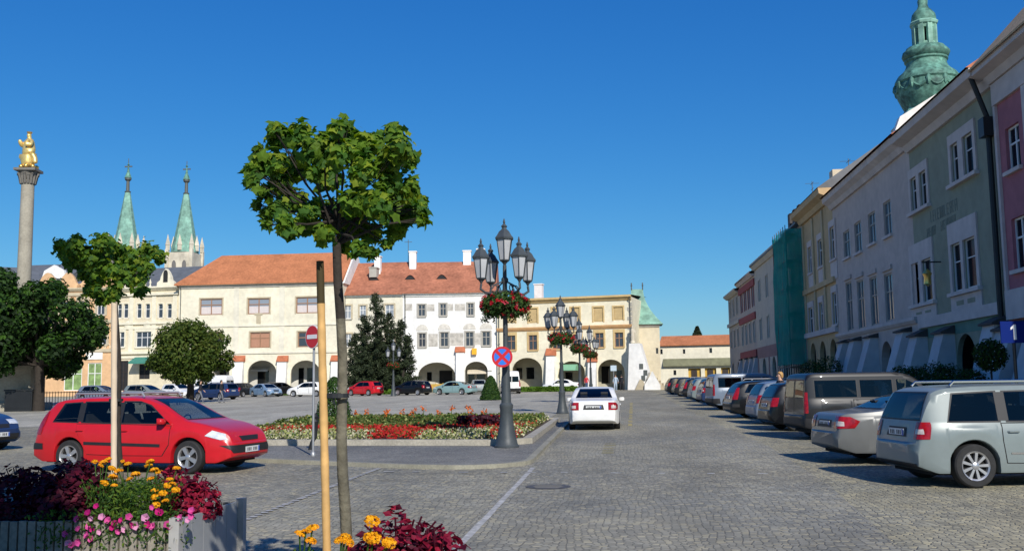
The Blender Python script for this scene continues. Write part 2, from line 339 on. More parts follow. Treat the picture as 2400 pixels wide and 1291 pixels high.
# ------------------------------------------------------------------ facades
class Bld:
    """a building: local x runs along the facade from left to right, -y is the street side, z is up"""
    def __init__(s, name, label, cat, a, b, depth, zb=None, group=None):
        a = Vector(a); b = Vector(b); d = (b - a); d.z = 0
        s.W = d.length; s.rz = math.atan2(d.y, d.x); s.D = depth
        z = min(gz(a.y), gz(b.y)) - 0.3 if zb is None else zb
        s.root = empty(name, (a.x, a.y, z), s.rz, label, cat, group)
        s.o = Vector((a.x, a.y, z)); s.ex = d.normalized(); s.n = Vector((s.ex.y, -s.ex.x, 0))
        s.open = []
    def uz(s, px, py, off=0.0):
        """where the picture ray meets the facade plane (moved off metres towards the street): local (u,z)"""
        r = ray(px, py); o = s.o + s.n * off
        t = (o - CAM).dot(s.n) / r.dot(s.n); p = CAM + r * t - s.o
        return p.dot(s.ex), p.z
    def rect(s, x0, y0, x1, y1, off=0.0):
        ym = (y0 + y1) / 2; xm = (x0 + x1) / 2
        u0, _ = s.uz(x0, ym, off); u1, _ = s.uz(x1, ym, off)
        _, z1 = s.uz(xm, y0, off); _, z0 = s.uz(xm, y1, off)
        return min(u0, u1), max(u0, u1), z0, z1
    def wall(s, H, m, depth=0.28, name='wall', sides=True):
        us = sorted(set([0, s.W] + [v for o in s.open for v in (o[0], o[1])])); zs = sorted(set([0, H] + [v for o in s.open for v in (o[2], o[3])]))
        us = [u for u in us if 0 <= u <= s.W]; zs = [z for z in zs if 0 <= z <= H]
        mb = MB()
        def inside(u, z): return any(o[0] < u < o[1] and o[2] < z < o[3] for o in s.open)
        for i in range(len(us) - 1):
            for j in range(len(zs) - 1):
                u0, u1, z0, z1 = us[i], us[i + 1], zs[j], zs[j + 1]
                if u1 - u0 < 1e-6 or z1 - z0 < 1e-6 or inside((u0 + u1) / 2, (z0 + z1) / 2): continue
                mb.quad((u0, 0, z0), (u1, 0, z0), (u1, 0, z1), (u0, 0, z1))
        for o in s.open:
            u0, u1, z0, z1, rise = o; d = depth
            if rise > 0:
                n = 12; c = (u0 + u1) / 2; a = (u1 - u0) / 2; zsp = z1 - rise
                ap = [(c - a * math.cos(PI * k / n), zsp + rise * math.sin(PI * k / n)) for k in range(n + 1)]
                h = n // 2
                for k in range(n):
                    x0_, z0_ = ap[k]; x1_, z1_ = ap[k + 1]
                    mb.quad((x0_, 0, z0_), (x1_, 0, z1_), (x1_, 0, z1), (x0_, 0, z1))
                    mb.quad((x0_, 0, z0_), (x0_, d, z0_), (x1_, d, z1_), (x1_, 0, z1_))
                mb.quad((u0, 0, z0), (u0, d, z0), (u0, d, zsp), (u0, 0, zsp)); mb.quad((u1, 0, z0), (u1, 0, zsp), (u1, d, zsp), (u1, d, z0))
            else:
                mb.quad((u0, 0, z0), (u0, d, z0), (u0, d, z1), (u0, 0, z1)); mb.quad((u1, 0, z0), (u1, 0, z1), (u1, d, z1), (u1, d, z0))
                mb.quad((u0, 0, z1), (u0, d, z1), (u1, d, z1), (u1, 0, z1))
            mb.quad((u0, 0, z0), (u1, 0, z0), (u1, d, z0), (u0, d, z0))
        D = s.D; W = s.W
        mb.quad((0, 0, 0), (0, D, 0), (0, D, H), (0, 0, H)); mb.quad((W, 0, 0), (W, 0, H), (W, D, H), (W, D, 0)); mb.quad((0, D, 0), (W, D, 0), (W, D, H), (0, D, H))
        mb.loose = True
        s.H = H; return mb.build(name, m, s.root)
    def hole(s, x0, y0, x1, y1, rise=0.0, frac=None):
        u0, u1, z0, z1 = s.rect(x0, y0, x1, y1)
        u0 = max(0.02, u0); u1 = min(s.W - 0.02, u1)
        r = (u1 - u0) / 2 * frac if frac else rise
        o = (u0, u1, z0, z1, r); s.open.append(o); return o
    def window(s, o, mf, mg, mull=1, trans=1, fw=0.07, sur=None, sill=None, dep=0.07, head=0.0, curtain=None, gname='pane'):
        u0, u1, z0, z1, rise = o; w_ = u1 - u0; h = z1 - z0; mb = MB()
        # frame bars stand dep behind the facade, fitted between the jambs
        mb.box(0, fw, dep, dep + 0.08, 0, h - rise * 0.6); mb.box(w_ - fw, w_, dep, dep + 0.08, 0, h - rise * 0.6)
        mb.box(fw, w_ - fw, dep, dep + 0.08, 0, fw); mb.box(fw, w_ - fw, dep, dep + 0.08, h - fw, h) if rise == 0 else None
        for k in range(1, mull + 1):
            c = w_ * k / (mull + 1); mb.box(c - fw * 0.5, c + fw * 0.5, dep + 0.004, dep + 0.076, fw, h - fw)
        for k in range(1, trans + 1):
            z = h * (0.62 if trans == 1 else k / (trans + 1))
            mb.box(fw, w_ - fw, dep + 0.009, dep + 0.071, z - fw * 0.45, z + fw * 0.45)
        f = mb.build('window', mf, s.root, loc=(u0, 0, z0))
        g = MB(); g.quad((0, dep + 0.05, 0), (w_, dep + 0.05, 0), (w_, dep + 0.05, h), (0, dep + 0.05, h)); g.build(gname, mg, f)
        if curtain:
            c = MB(); z_ = h * curtain[0]
            n = 8
            for k in range(n):
                c.quad((w_ * k / n, dep + 0.04 + 0.006 * (k % 2), 0.02), (w_ * (k + 1) / n, dep + 0.04 + 0.006 * ((k + 1) % 2), 0.02), (w_ * (k + 1) / n, dep + 0.04 + 0.006 * ((k + 1) % 2), z_), (w_ * k / n, dep + 0.04 + 0.006 * (k % 2), z_))
            c.build('curtain', curtain[1], f)
        if sur:
            ms, sw, pr = sur; q = MB(); hd = head
            q.box(-sw, 0, -pr, 0.0, -sw * 0.2, h); q.box(w_, w_ + sw, -pr, 0.0, -sw * 0.2, h); q.box(-sw, w_ + sw, -pr - 0.004, 0.0, h, h + sw + hd)
            q.build('window_surround', ms, f)
        if sill:
            q = MB(); q.box(-0.12, w_ + 0.12, -0.14, 0.02, -0.14, 0.0); q.build('sill', sill, f)
        return f
    def band(s, name, u0, u1, z0, z1, pr, m, y1=0.0):
        return MB().box(u0, u1, -pr, y1, z0, z1).build(name, m, s.root)
    def gallery(s, u0, u1, H, m, d=3.2, floor=None):
        """the vaulted passage behind the arches"""
        mb = MB()
        mb.quad((u0, d, 0), (u1, d, 0), (u1, d, H), (u0, d, H)); mb.quad((u0, 0.3, H), (u0, d, H), (u1, d, H), (u1, 0.3, H))
        mb.quad((u0, 0.3, 0), (u0, d, 0), (u0, d, H), (u0, 0.3, H)); mb.quad((u1, 0.3, 0), (u1, d, 0), (u1, d, H), (u1, 0.3, H))
        mb.quad((u0, 0.3, 0.31), (u1, 0.3, 0.31), (u1, d, 0.31), (u0, d, 0.31)); mb.loose = True
        return mb.build('arcade_passage', m, s.root)
    def buttress(s, u0, u1, zt, d0, d1, m, cap, name='buttress', ch=0.35):
        """leaning pier in front of the arcade: d1 deep at the foot, d0 at the head"""
        b = MB().prismx([(0.0, 0), (-d1, 0), (-d0, zt), (0.0, zt)], u0, u1).build(name, m, s.root)
        MB().prismx([(0.0, zt), (-d0 - 0.14, zt), (-d0 - 0.14, zt + 0.08), (0.0, zt + ch)], u0 - 0.1, u1 + 0.1).build('tiled_cap', cap, b)
        return b
    def gable(s, h, m, over=0.5, hipl=0.0, hipr=0.0, front=0.0, ends=None, D=None, thick=0.14):
        H = s.H; W = s.W; D = D or s.D; y0 = -over; y1 = D + over; yr = D * 0.5
        e = [(-0.0 if not hipl else -over, y0, H), (W + (over if hipr else 0.0), y0, H), (W + (over if hipr else 0), y1, H), (-0.0 if not hipl else -over, y1, H), (hipl, yr, H + h), (W - hipr, yr, H + h)]
        mb = MB(); mb.add(e, [(0, 1, 5, 4), (2, 3, 4, 5), (3, 0, 4), (1, 2, 5)])
        lo = [(x, y, z - thick) for x, y, z in e[:4]]
        mb.add(e[:4] + lo, [(0, 4, 5, 1), (1, 5, 6, 2), (2, 6, 7, 3), (3, 7, 4, 0), (7, 6, 5, 4)])
        return mb.build('roof', m, s.root)
    def cornice(s, z, prof, m, name='cornice', u0=None, u1=None):
        """prof: (out, up) steps"""
        b = MB(); u0 = 0.0 if u0 is None else u0; u1 = s.W if u1 is None else u1
        poly = [(0.0, z)] + [(-o, z + h) for o, h in prof] + [(0.0, z + prof[-1][1])]
        return b.prismx(poly, u0, u1).build(name, m, s.root)

# wall paints
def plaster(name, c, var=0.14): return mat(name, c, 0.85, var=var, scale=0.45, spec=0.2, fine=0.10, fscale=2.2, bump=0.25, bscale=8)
p_cream = plaster('cream_plaster', (0.76, 0.71, 0.55)); p_cream2 = plaster('pale_cream_plaster', (0.72, 0.68, 0.55)); p_white = plaster('white_plaster', (0.80, 0.79, 0.75))
p_yellow = plaster('yellow_plaster', (0.79, 0.73, 0.55)); p_beige = plaster('beige_plaster', (0.70, 0.62, 0.45)); p_tower = plaster('tower_plaster', (0.64, 0.57, 0.42))
p_orange = plaster('orange_plaster', (0.66, 0.42, 0.23), 0.2); p_ochre = plaster('ochre_trim', (0.60, 0.44, 0.21)); p_grey = plaster('grey_trim', (0.42, 0.40, 0.35))
p_buff = plaster('buff_trim', (0.50, 0.43, 0.30)); p_stone = plaster('church_stone', (0.62, 0.56, 0.44), 0.3)
r_orange = mat('orange_roof_tiles', (0.50, 0.19, 0.085), 0.8, var=0.22, scale=0.5, spec=0.2, fine=0.18, fscale=4)
r_red = mat('old_red_roof_tiles', (0.42, 0.165, 0.095), 0.8, var=0.25, scale=0.6, spec=0.2, fine=0.25, fscale=3)
r_cap = mat('cap_tiles', (0.46, 0.15, 0.07), 0.8, var=0.25, scale=2)
r_grey = mat('slate_roof', (0.13, 0.14, 0.15), 0.6, var=0.25, scale=1.0)
m_cop = mat('copper_patina', (0.13, 0.29, 0.22), 0.65, var=0.5, scale=1.3, spec=0.3, fine=0.4, fscale=3.5, hue=(0.035, 0.085, 0.07))
m_copl = mat('pale_copper_patina', (0.23, 0.42, 0.33), 0.65, var=0.45, scale=0.8, spec=0.3, fine=0.2, fscale=2.5)
g_win = glassmat('window_glass', (0.045, 0.055, 0.07), 0.06); g_pale = glassmat('window_glass_pale', (0.25, 0.28, 0.32), 0.15); g_dark = glassmat('dark_glass', (0.010, 0.012, 0.014), 0.05)
f_brown = mat('brown_window_frame', (0.30, 0.17, 0.10), 0.6, var=0.2); f_white = mat('white_window_frame', (0.72, 0.72, 0.70), 0.5, var=0.06); f_grey = mat('grey_window_frame', (0.34, 0.32, 0.28), 0.6, var=0.1)
f_buff = mat('buff_shutter', (0.52, 0.38, 0.18), 0.7, var=0.15, scale=1.5)
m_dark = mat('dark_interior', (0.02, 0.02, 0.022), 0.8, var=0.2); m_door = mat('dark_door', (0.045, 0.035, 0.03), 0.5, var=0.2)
m_cur = mat('pale_curtain', (0.62, 0.55, 0.52), 0.9, var=0.1, scale=6); m_curr = mat('pinkish_curtain', (0.42, 0.22, 0.14), 0.9, var=0.1, scale=6)
m_awng = mat('green_awning_cloth', (0.05, 0.22, 0.17), 0.8, var=0.12); m_awnl = mat('pale_green_awning_cloth', (0.20, 0.42, 0.26), 0.8, var=0.12); m_awnc = mat('cream_awning_cloth', (0.62, 0.55, 0.42), 0.8, var=0.1)
m_iron = mat('black_iron', (0.02, 0.022, 0.024), 0.5, var=0.2, metal=0.2); m_gut = mat('gutter_metal', (0.10, 0.11, 0.10), 0.6, var=0.2)
m_gold = mat('gilding', (0.83, 0.56, 0.17), 0.32, metal=0.85, var=0.15, scale=3)

def shopfront(B, u0, u1, z0, z1, y, m=None, name='shop_window'):
    MB().box(u0, u1, y - 0.06, y - 0.004, z0, z1).build(name, m or g_dark, B.root)
# ------------------------------------------------------------------ far side of the square
def XY(px, Y, py=850):
    p = aty(px, py, Y); return (p.x, Y, 0)

# --- cream town house with the big orange roof
B = Bld('town_house', 'cream arcaded house with plain orange hipped roof and paired brown windows', 'house', XY(416, 118), XY(803, 118), 11)
ups = [B.hole(469, 700, 521, 738), B.hole(581, 699, 632, 736), B.hole(694, 696, 746, 734), B.hole(470, 779, 520, 815), B.hole(586, 778, 633, 815), B.hole(698, 777, 746, 813)]
arcs = [B.hole(500, 845, 537, 921, frac=0.9), B.hole(580, 844, 648, 921, frac=0.85), B.hole(681, 844, 750, 921, frac=0.85)]
H = B.uz(600, 663)[1]
B.wall(H, p_cream); HB1 = B
for i, o in enumerate(ups): B.window(o, f_brown, g_win if i > 2 else g_pale, mull=1, trans=1, fw=0.13, sur=(p_buff, 0.16, 0.05), curtain=(0.5, m_cur) if i < 3 else (0.9, m_curr) if i == 4 else None)
zt = B.uz(600, 840)[1]; u1 = B.uz(500, 870)[0]; u2 = B.uz(752, 870)[0]
B.gallery(u1 - 0.5, u2 + 0.6, zt, plaster('passage_plaster', (0.60, 0.58, 0.52)))
for a, b_, c, d in ((508, 868, 530, 921), (604, 868, 630, 921), (700, 862, 712, 921), (720, 862, 736, 921)):
    r = B.rect(a, b_, c, d, off=-3.2); shopfront(B, r[0], r[1], 0.3, r[3], 3.2)
r = B.rect(592, 858, 632, 866, off=-3.0)
MB().prismx([(3.19, r[3]), (2.2, r[2]), (2.2, r[2] - 0.25), (3.19, r[3] - 0.15)], r[0], r[1]).build('awning', mat('grey_awning', (0.5, 0.5, 0.48), 0.8), B.root)
for x0, x1, yt in ((543, 567, 847), (647, 669, 847), (774, 796, 846)):
    u0, _ = B.uz(x0, 880, 0.8); u1, _ = B.uz(x1, 880, 0.8); z = B.uz((x0 + x1) / 2, yt, 0.6)[1]
    B.buttress(u0, min(u1, B.W), z, 0.5, 1.1, p_white, r_cap, ch=0.75)
for y in (763, 827): z = B.uz(600, y)[1]; B.band('string_course', 0.0, B.W, z - 0.1, z + 0.12, 0.12, p_cream2)
z1 = B.uz(600, 672)[1]; B.cornice(H - 0.55, [(0.1, 0), (0.15, 0.25), (0.42, 0.4), (0.5, 0.5)], p_grey)
zb = B.uz(600, 827)[1] + 0.12
for x in (554, 661):
    u = B.uz(x, 740)[0]; B.band('pilaster_strip', u - 0.35, u + 0.35, zb, H - 0.56, 0.05, p_cream2)
u, z = B.uz(606, 758); B.band('sundial', u - 0.28, u + 0.28, z, z + 1.05, 0.06, p_buff); B.band('sundial_head', u - 0.5, u + 0.5, z + 1.05, z + 1.3, 0.08, p_buff)
hr = B.uz(600, 597, -5.5)[1] - H
B.gable(hr, r_orange, hipl=3.2)
b_ = MB().prismx([(-0.2, H - 0.3), (5.5, H + hr + 0.3), (11.2, H - 0.3)], B.W - 0.02, B.W + 0.2).build('fire_wall', p_white, B.root)

# --- cream and white gabled house pair under one old red roof
B = Bld('town_house', 'plain pale cream house half hidden behind the tall grey green spruce', 'house', XY(806, 119), XY(944, 119), 11)
ws = [B.hole(807, 716, 823, 747), B.hole(843, 716, 858, 745), B.hole(903, 714, 923, 744), B.hole(808, 782, 824, 812), B.hole(905, 781, 924, 811)]
H2 = B.uz(875, 689)[1]; B.wall(H2, p_cream2); HB2 = B
for o in ws: B.window(o, f_white, g_pale, fw=0.09, sur=(p_buff, 0.2, 0.05), sill=p_grey)
shopfront(B, B.W * 0.62, B.W * 0.8, 0.3, 3.2, -0.0, m_door, 'door')
hr2 = B.uz(875, 616, -5.5)[1] - H2
B.cornice(H2 - 0.4, [(0.1, 0), (0.3, 0.2), (0.4, 0.4)], p_white)
B.gable(hr2, r_red)
def chimney(B, px0, px1, y0, y1, back, m=None, w=0.8):
    u0, u1, z0, z1 = B.rect(px0, y0, px1, y1, off=-back)
    q = MB().box(u0, u1, back - w / 2, back + w / 2, z0 - 0.6, z1); q.box(u0 - 0.08, u1 + 0.08, back - w / 2 - 0.08, back + w / 2 + 0.08, z1, z1 + 0.15)
    return q.build('chimney', m or p_white, B.root)
chimney(B, 879, 893, 603, 640, 3.6); chimney(B, 869, 886, 630, 640, 2.6, p_grey, 1.6)
def eyebrow(B, px, py, hr, H, w=1.0):
    u, z = B.uz(px, py, -2.4); sl = hr / (B.D * 0.5); zr = H + 2.4 * sl; n = 10
    mb = MB(); pts = [(u - w + 2 * w * k / n, zr - 0.25 + 0.85 * math.sin(PI * k / n) ** 1.5) for k in range(n + 1)]
    vs = [(x, 1.9, z_ - 0.1) for x, z_ in pts] + [(x, 2.6 + (z_ - zr) / sl + 0.4, z_ + 0.06) for x, z_ in pts]
    mb.add(vs, [(k, k + 1, n + 2 + k, n + 1 + k) for k in range(n)]); d = mb.build('dormer', r_red, B.root)
    g = MB(); p2 = [(x, z_ - 0.14) for x, z_ in pts[2:-2]]; g.prism(p2 + [(p2[-1][0], zr - 0.3), (p2[0][0], zr - 0.3)], 2.0, 2.08); g.build('dormer_window', m_dark, d)
eyebrow(B, 878, 652, hr2, H2)
B = Bld('town_house', 'bright white arcaded house with grey painted wall patterns behind the near lamp post', 'house', XY(944, 119), XY(1166, 120), 11)
ws = [B.hole(980, 714, 997, 741), B.hole(1031, 712, 1046, 740), B.hole(1096, 711, 1110, 739)]
wl = [B.hole(981, 781, 998, 813), B.hole(1032, 779, 1051, 812), B.hole(1091, 778, 1110, 811), B.hole(1130, 777, 1149, 810)]
ar = [B.hole(980, 849, 1067, 920, frac=0.72), B.hole(1090, 847, 1143, 920, frac=0.8)]
H3 = B.uz(1050, 685)[1]; B.wall(H3, p_white); HB3 = B
for o in ws + wl: B.window(o, f_grey, g_win, fw=0.09, sur=(p_grey, 0.18, 0.05), sill=p_grey)
for o in wl:      # painted shell hoods over the first floor windows
    c = (o[0] + o[1]) / 2; n = 8; w_ = (o[1] - o[0]) / 2 + 0.3
    MB().prism([(c + w_ * math.cos(PI * k / n), o[3] + 0.35 + 0.75 * math.sin(PI * k / n)) for k in range(n + 1)], -0.05, -0.006).build('painted_hood', mat('pale_sgraffito', (0.62, 0.59, 0.52), 0.9, var=0.25, scale=2.5), B.root)
m_sg = mat('sgraffito', (0.52, 0.49, 0.43), 0.9, var=0.45, scale=1.6)
for r_ in ((948, 712, 966, 728), (1001, 713, 1018, 729), (1048, 712, 1062, 728), (1066, 712, 1090, 728), (1004, 782, 1026, 812), (1055, 780, 1086, 810), (1113, 780, 1126, 808)):
    u0, u1, z0, z1 = B.rect(*r_); MB().box(u0, u1, -0.012, -0.004, z0, z1).build('painted_panel', m_sg, B.root)
zt = B.uz(1050, 846)[1]; B.gallery(B.uz(978, 880)[0] - 0.3, B.uz(1145, 880)[0] + 0.3, zt, plaster('passage_plaster2', (0.60, 0.57, 0.48)))
for a, b_, c, d in ((1001, 872, 1012, 892), (1030, 868, 1060, 921), (1098, 870, 1112, 921), (1118, 872, 1136, 921)):
    r = B.rect(a, b_, c, d, off=-3.2); shopfront(B, r[0], r[1], max(0.3, r[2]), r[3], 3.2, m_dark if b_ == 868 else None)
r = B.rect(1096, 860, 1142, 872, off=-1.0); MB().prismx([(2.0, r[3]), (0.4, r[2]), (0.4, r[2] - 0.2), (2.0, r[3] - 0.2)], r[0], r[1]).build('awning', m_awnc, B.root)
for o, fr in zip(ar, (0.72, 0.8)):     # raised white arch ring
    c = (o[0] + o[1]) / 2; a = (o[1] - o[0]) / 2; rise = o[4]; zs_ = o[3] - rise; n = 14; mb = MB()
    for k in range(n):
        t0, t1 = PI * k / n, PI * (k + 1) / n; q = []
        for t_, e in ((t0, 0.01), (t1, 0.01), (t1, 0.55), (t0, 0.55)): q.append((c + (a + e) * math.cos(t_), zs_ + (rise + e) * math.sin(t_)))
        mb.prism(q, -0.16, 0.0)
    mb.build('arch_ring', p_white, B.root)
u0, _ = B.uz(1068, 880, 0.8); u1, _ = B.uz(1088, 880, 0.8); z = B.uz(1077, 825, 0.6)[1]; B.buttress(u0, u1, z, 0.4, 0.95, p_white, r_cap, ch=0.7)
u, z = B.uz(1112, 824); B.band('shop_sign', u - 0.3, u + 0.3, z - 0.35, z + 0.4, 0.5, mat('amber_sign', (0.8, 0.42, 0.02), 0.6), y1=-0.2)
B.cornice(H3 - 0.5, [(0.12, 0), (0.2, 0.2), (0.42, 0.3), (0.5, 0.5)], p_white)
hr3 = B.uz(1050, 614, -5.5)[1] - H3; B.gable(hr3, r_red)
chimney(B, 960, 976, 592, 640, 4.5); chimney(B, 1086, 1104, 590, 636, 5.2); chimney(B, 1118, 1136, 586, 636, 5.2)
eyebrow(B, 962, 650, hr3, H3); eyebrow(B, 1036, 649, hr3, H3)
q = MB(); q.tube([(0, 5.5, H3 + hr3), (0, 5.5, H3 + hr3 + 3)], 0.04); q.tube([(-0.5, 5.5, H3 + hr3 + 2.7), (0.5, 5.5, H3 + hr3 + 2.7)], 0.03); q.build('aerial', m_gut, B.root)

# --- yellow arcaded house
a_ = XY(1166, 119.5); c_ = aty(1482, 800, 116.2)
B = Bld('town_house', 'yellow arcaded house with flat ochre cornice and closed ochre shutters', 'house', a_, (c_.x, c_.y, 0), 11)
wu = [B.hole(1188, 735 - 10, 1207, 757), B.hole(1239, 723, 1259, 757), B.hole(1294, 722, 1312, 756), B.hole(1338, 721, 1358, 755), B.hole(1391, 720, 1413, 754), B.hole(1438, 719, 1460, 750)]
wl = [B.hole(1188, 786, 1208, 820), B.hole(1239, 785, 1259, 820), B.hole(1295, 784, 1314, 818), B.hole(1343, 783, 1362, 817), B.hole(1395, 780, 1415, 814), B.hole(1441, 779, 1461, 813)]
ar = [B.hole(1200, 838, 1271, 921, frac=0.85), B.hole(1309, 846, 1371, 921, frac=0.8), B.hole(1401, 842, 1464, 921, frac=0.9)]
H4 = B.uz(1350, 700)[1]; B.wall(H4, p_yellow); HB4 = B
for o in wu:
    f = B.window(o, f_buff, g_dark, mull=1, trans=0, fw=0.1, sur=(p_ochre, 0.18, 0.05), dep=0.12); MB().box(0.1, o[1] - o[0] - 0.1, 0.085, 0.115, 0.1, o[3] - o[2] - 0.1).build('closed_shutter', f_buff, f)
for o in wl: B.window(o, f_brown, g_win, mull=1, trans=1, fw=0.1, sur=(p_ochre, 0.2, 0.06), head=0.2, sill=p_ochre)
z = B.uz(1350, 768)[1]; B.cornice(z - 0.2, [(0.1, 0), (0.25, 0.22), (0.3, 0.42)], mat('orange_band', (0.62, 0.36, 0.16), 0.8, var=0.15), 'string_course')
B.cornice(H4 - 0.4, [(0.1, 0), (0.3, 0.3), (0.5, 0.4), (0.5, 0.62)], p_ochre)
MB().quad((0, -0.5, H4 + 0.225), (B.W, -0.5, H4 + 0.225), (B.W, B.D, H4 + 0.8), (0, B.D, H4 + 0.8)).build('roof', r_red, B.root)
zt = B.uz(1330, 836)[1]; B.gallery(B.uz(1198, 880)[0] - 0.3, B.uz(1466, 880)[0], zt, plaster('passage_plaster3', (0.52, 0.48, 0.36)))
for a, b_, c, d in ((1206, 862, 1224, 888), (1234, 861, 1252, 888), (1326, 872, 1342, 921), (1410, 858, 1430, 898), (1446, 868, 1458, 921)):
    r = B.rect(a, b_, c, d, off=-3.2); shopfront(B, r[0], r[1], max(0.3, r[2]), r[3], 3.2)
u0, u1, z0, z1 = B.rect(1318, 853, 1351, 868, off=0.5)
q = MB(); n = 8; q.prismx([(0.4, z1)] + [(0.4 - 1.4 * math.sin(PI / 2 * k / n), z0 + (z1 - z0) * math.cos(PI / 2 * k / n)) for k in range(n + 1)] + [(0.4, z0)], u0, u1); q.build('awning', m_awnl, B.root)
for x0, x1, yt in ((1279, 1299, 833), (1377, 1396, 848)):
    u0, _ = B.uz(x0, 880, 0.8); u1, _ = B.uz(x1, 880, 0.8); z = B.uz((x0 + x1) / 2, yt, 0.6)[1]; B.buttress(u0, u1, z, 0.5, 1.15, p_white, r_cap, ch=0.9)
chimney(B, 1254, 1272, 668, 700, 5.0); q = MB(); u0, u1, z0, z1 = B.rect(1258, 698, 1288, 700, off=-4)
for k in range(9):     # quoins at the tower corner
    z = H4 - 0.7 - k * 0.55; w_ = 0.5 if k % 2 else 0.32
    MB().box(B.W - w_, B.W + 0.03, -0.035, 0.1, z - 0.42, z).build('quoin', p_grey, B.root)
    if k > 5: break
# white corner buttress with steps running down to the right
cx = B.uz(1484, 860, 1.0)[0]
o = MB(); u0 = B.uz(1470, 860, 1.6)[0]; zt = B.uz(1484, 805, 0.9)[1]; ur = B.uz(1502, 805, 1)[0]; ue = B.uz(1541, 905, 1.6)[0]; um = B.uz(1520, 880, 1.6)[0]
zm = B.uz(1520, 872, 1.6)[1]
bt = MB().prism([(u0, 0), (ue - 1.3, 0), (ue - 1.5, 0.9), (um, zm), (ur, zt), (u0 + 0.3, zt)], -1.7, -0.2).build('corner_buttress', p_white, B.root)
MB().prism([(ue - 1.4, 0.0), (ue + 0.4, 0.0), (ue + 0.4, 0.75), (um + 0.5, zm + 0.1), (um + 0.3, zm - 0.4), (ue - 1.35, 0.9)], -2.3, -1.75).build('stair_parapet', p_white, bt)
st = MB()
for k in range(7): st.box(um + 0.2 + k * 0.33, um + 0.53 + k * 0.33, -1.72, -0.3, 0, max(0.35, zm - 0.35 - k * 0.3))
st.build('stone_steps', p_buff, bt)
MB().prism([(u0 + 0.9, 0.3), (ue - 1.2, 0.3), (ue - 1.6, 1.3), (u0 + 1.5, 1.5)], -2.0, -1.72).build('stone_plinth', p_buff, bt)
for x, y in ((1503, 858), (1513, 873), (1508, 886)):
    u, z = B.uz(x, y, 1.7); MB().box(u - 0.22, u + 0.22, -1.76, -1.70, z - 0.3, z + 0.3).build('slit_window', m_gut, bt)
# statue group on the buttress
u, z = B.uz(1483, 803, 0.9)
k_ = 0.58; q = MB(); q.lathe([(r_ * k_ * 1.25, z_ * k_) for r_, z_ in ((0.42, 0), (0.4, 0.3), (0.3, 0.4), (0.34, 1.3), (0.26, 1.9), (0.34, 2.4), (0.2, 2.75), (0.12, 2.85), (0.17, 3.0), (0.17, 3.15), (0.05, 3.3))], 10)
q.lathe([(0.2 * k_, 1.9 * k_), (0.24 * k_, 2.2 * k_), (0.1 * k_, 2.6 * k_)], 8, c=(0.42 * k_, 0, 0))
o = q.build('statue', p_stone, None, 40); pz = B.root.matrix_world; o.location = B.o + B.ex * u + B.n * 0.9 + Vector((0, 0, z)); tag(o, 'weathered stone figure standing on top of the white corner buttress', 'statue')

# --- stone gate tower with copper roof
B = Bld('gate_tower', 'beige tower with flared green copper roof and one round dormer', 'tower', XY(1474, 121), XY(1548, 121), 4.0)
Ht = B.uz(1515, 760)[1]
o1 = B.hole(1500, 814, 1507, 828); o2 = B.hole(1537, 815, 1543, 829)
B.wall(Ht, p_tower)
for o in (o1, o2): B.window(o, f_grey, g_dark, mull=0, trans=0, fw=0.05)
B.cornice(Ht - 0.35, [(0.1, 0), (0.25, 0.35)], p_grey)
u0, z0 = B.uz(1479, 678, -2.0); u1, z1 = B.uz(1507, 677, -2.0); D = B.D; W = B.W
lv = []
for t in [i / 10 for i in range(11)]:
    k = (1 - t) ** 1.9; e = 0.45
    lv.append((u0 + (-e - u0) * k * 1.0, u1 + (W + e - u1) * k, D / 2 - (D / 2 + e) * k, D / 2 + (D / 2 + e) * k, Ht + (z0 - Ht) * t))
mb = MB(); vs = []
for a, b_, c, d, z in lv: vs += [(a, c, z), (b_, c, z), (b_, d, z), (a, d, z)]
mb.add(vs, [(i * 4 + k, i * 4 + (k + 1) % 4, i * 4 + 4 + (k + 1) % 4, i * 4 + 4 + k) for i in range(10) for k in range(4)] + [(0, 3, 2, 1), (40, 41, 42, 43)])
rf = mb.build('roof', m_copl, B.root)
for u in (u0 + 0.05, u1 - 0.05):
    q = MB(); q.tube([(u, D / 2, z0 - 0.1), (u, D / 2, z0 + 0.8)], 0.07, 6); q.lathe([(0.02, 0), (0.14, 0.1), (0.02, 0.22)], 8, c=(u, D / 2, z0 + 0.35)); q.build('finial', m_gut, rf)
u, z = B.uz(1487, 731, 0.0)
q = MB(); q.mat(0); q.tube([(u, 1.2, z), (u, -0.25, z)], 0.52, 14); q.mat(1); q.tube([(u, -0.1, z), (u, -0.27, z)], 0.38, 14); q.build('round_dormer', [m_cop, m_dark], rf, 40)

# --- low wall building closing the street
B = Bld('guard_house', 'long low cream wall building with red tiled roof closing the street', 'building', XY(1546, 150), XY(1722, 148), 6)
ws = [B.hole(1547, 818, 1553, 830), B.hole(1600, 818, 1606, 829), B.hole(1662, 815, 1669, 827), B.hole(1578, 867, 1585, 879)]
ps = [B.hole(1613, 863, 1643, 892), B.hole(1652, 862, 1679, 891), B.hole(1690, 861, 1712, 890)]
H5 = B.uz(1620, 807)[1]; B.wall(H5, p_cream, depth=0.35)
for o in ws: B.window(o, f_grey, g_dark, mull=0, trans=0, fw=0.05)
m_och = mat('ochre_recess', (0.50, 0.32, 0.06), 0.8, var=0.3, scale=0.8)
for o in ps:
    MB().box(o[0] - 0.02, o[1] + 0.02, 0.36, 0.46, o[2] - 0.02, o[3]).build('ochre_recess', m_och, B.root)
    c = (o[0] + o[1]) / 2; MB().box(c - 0.5, c + 0.35, 0.28, 0.352, o[2] + 0.6, o[3] - 0.2).build('dark_panel', m_door, B.root)
z = B.uz(1640, 855)[1]
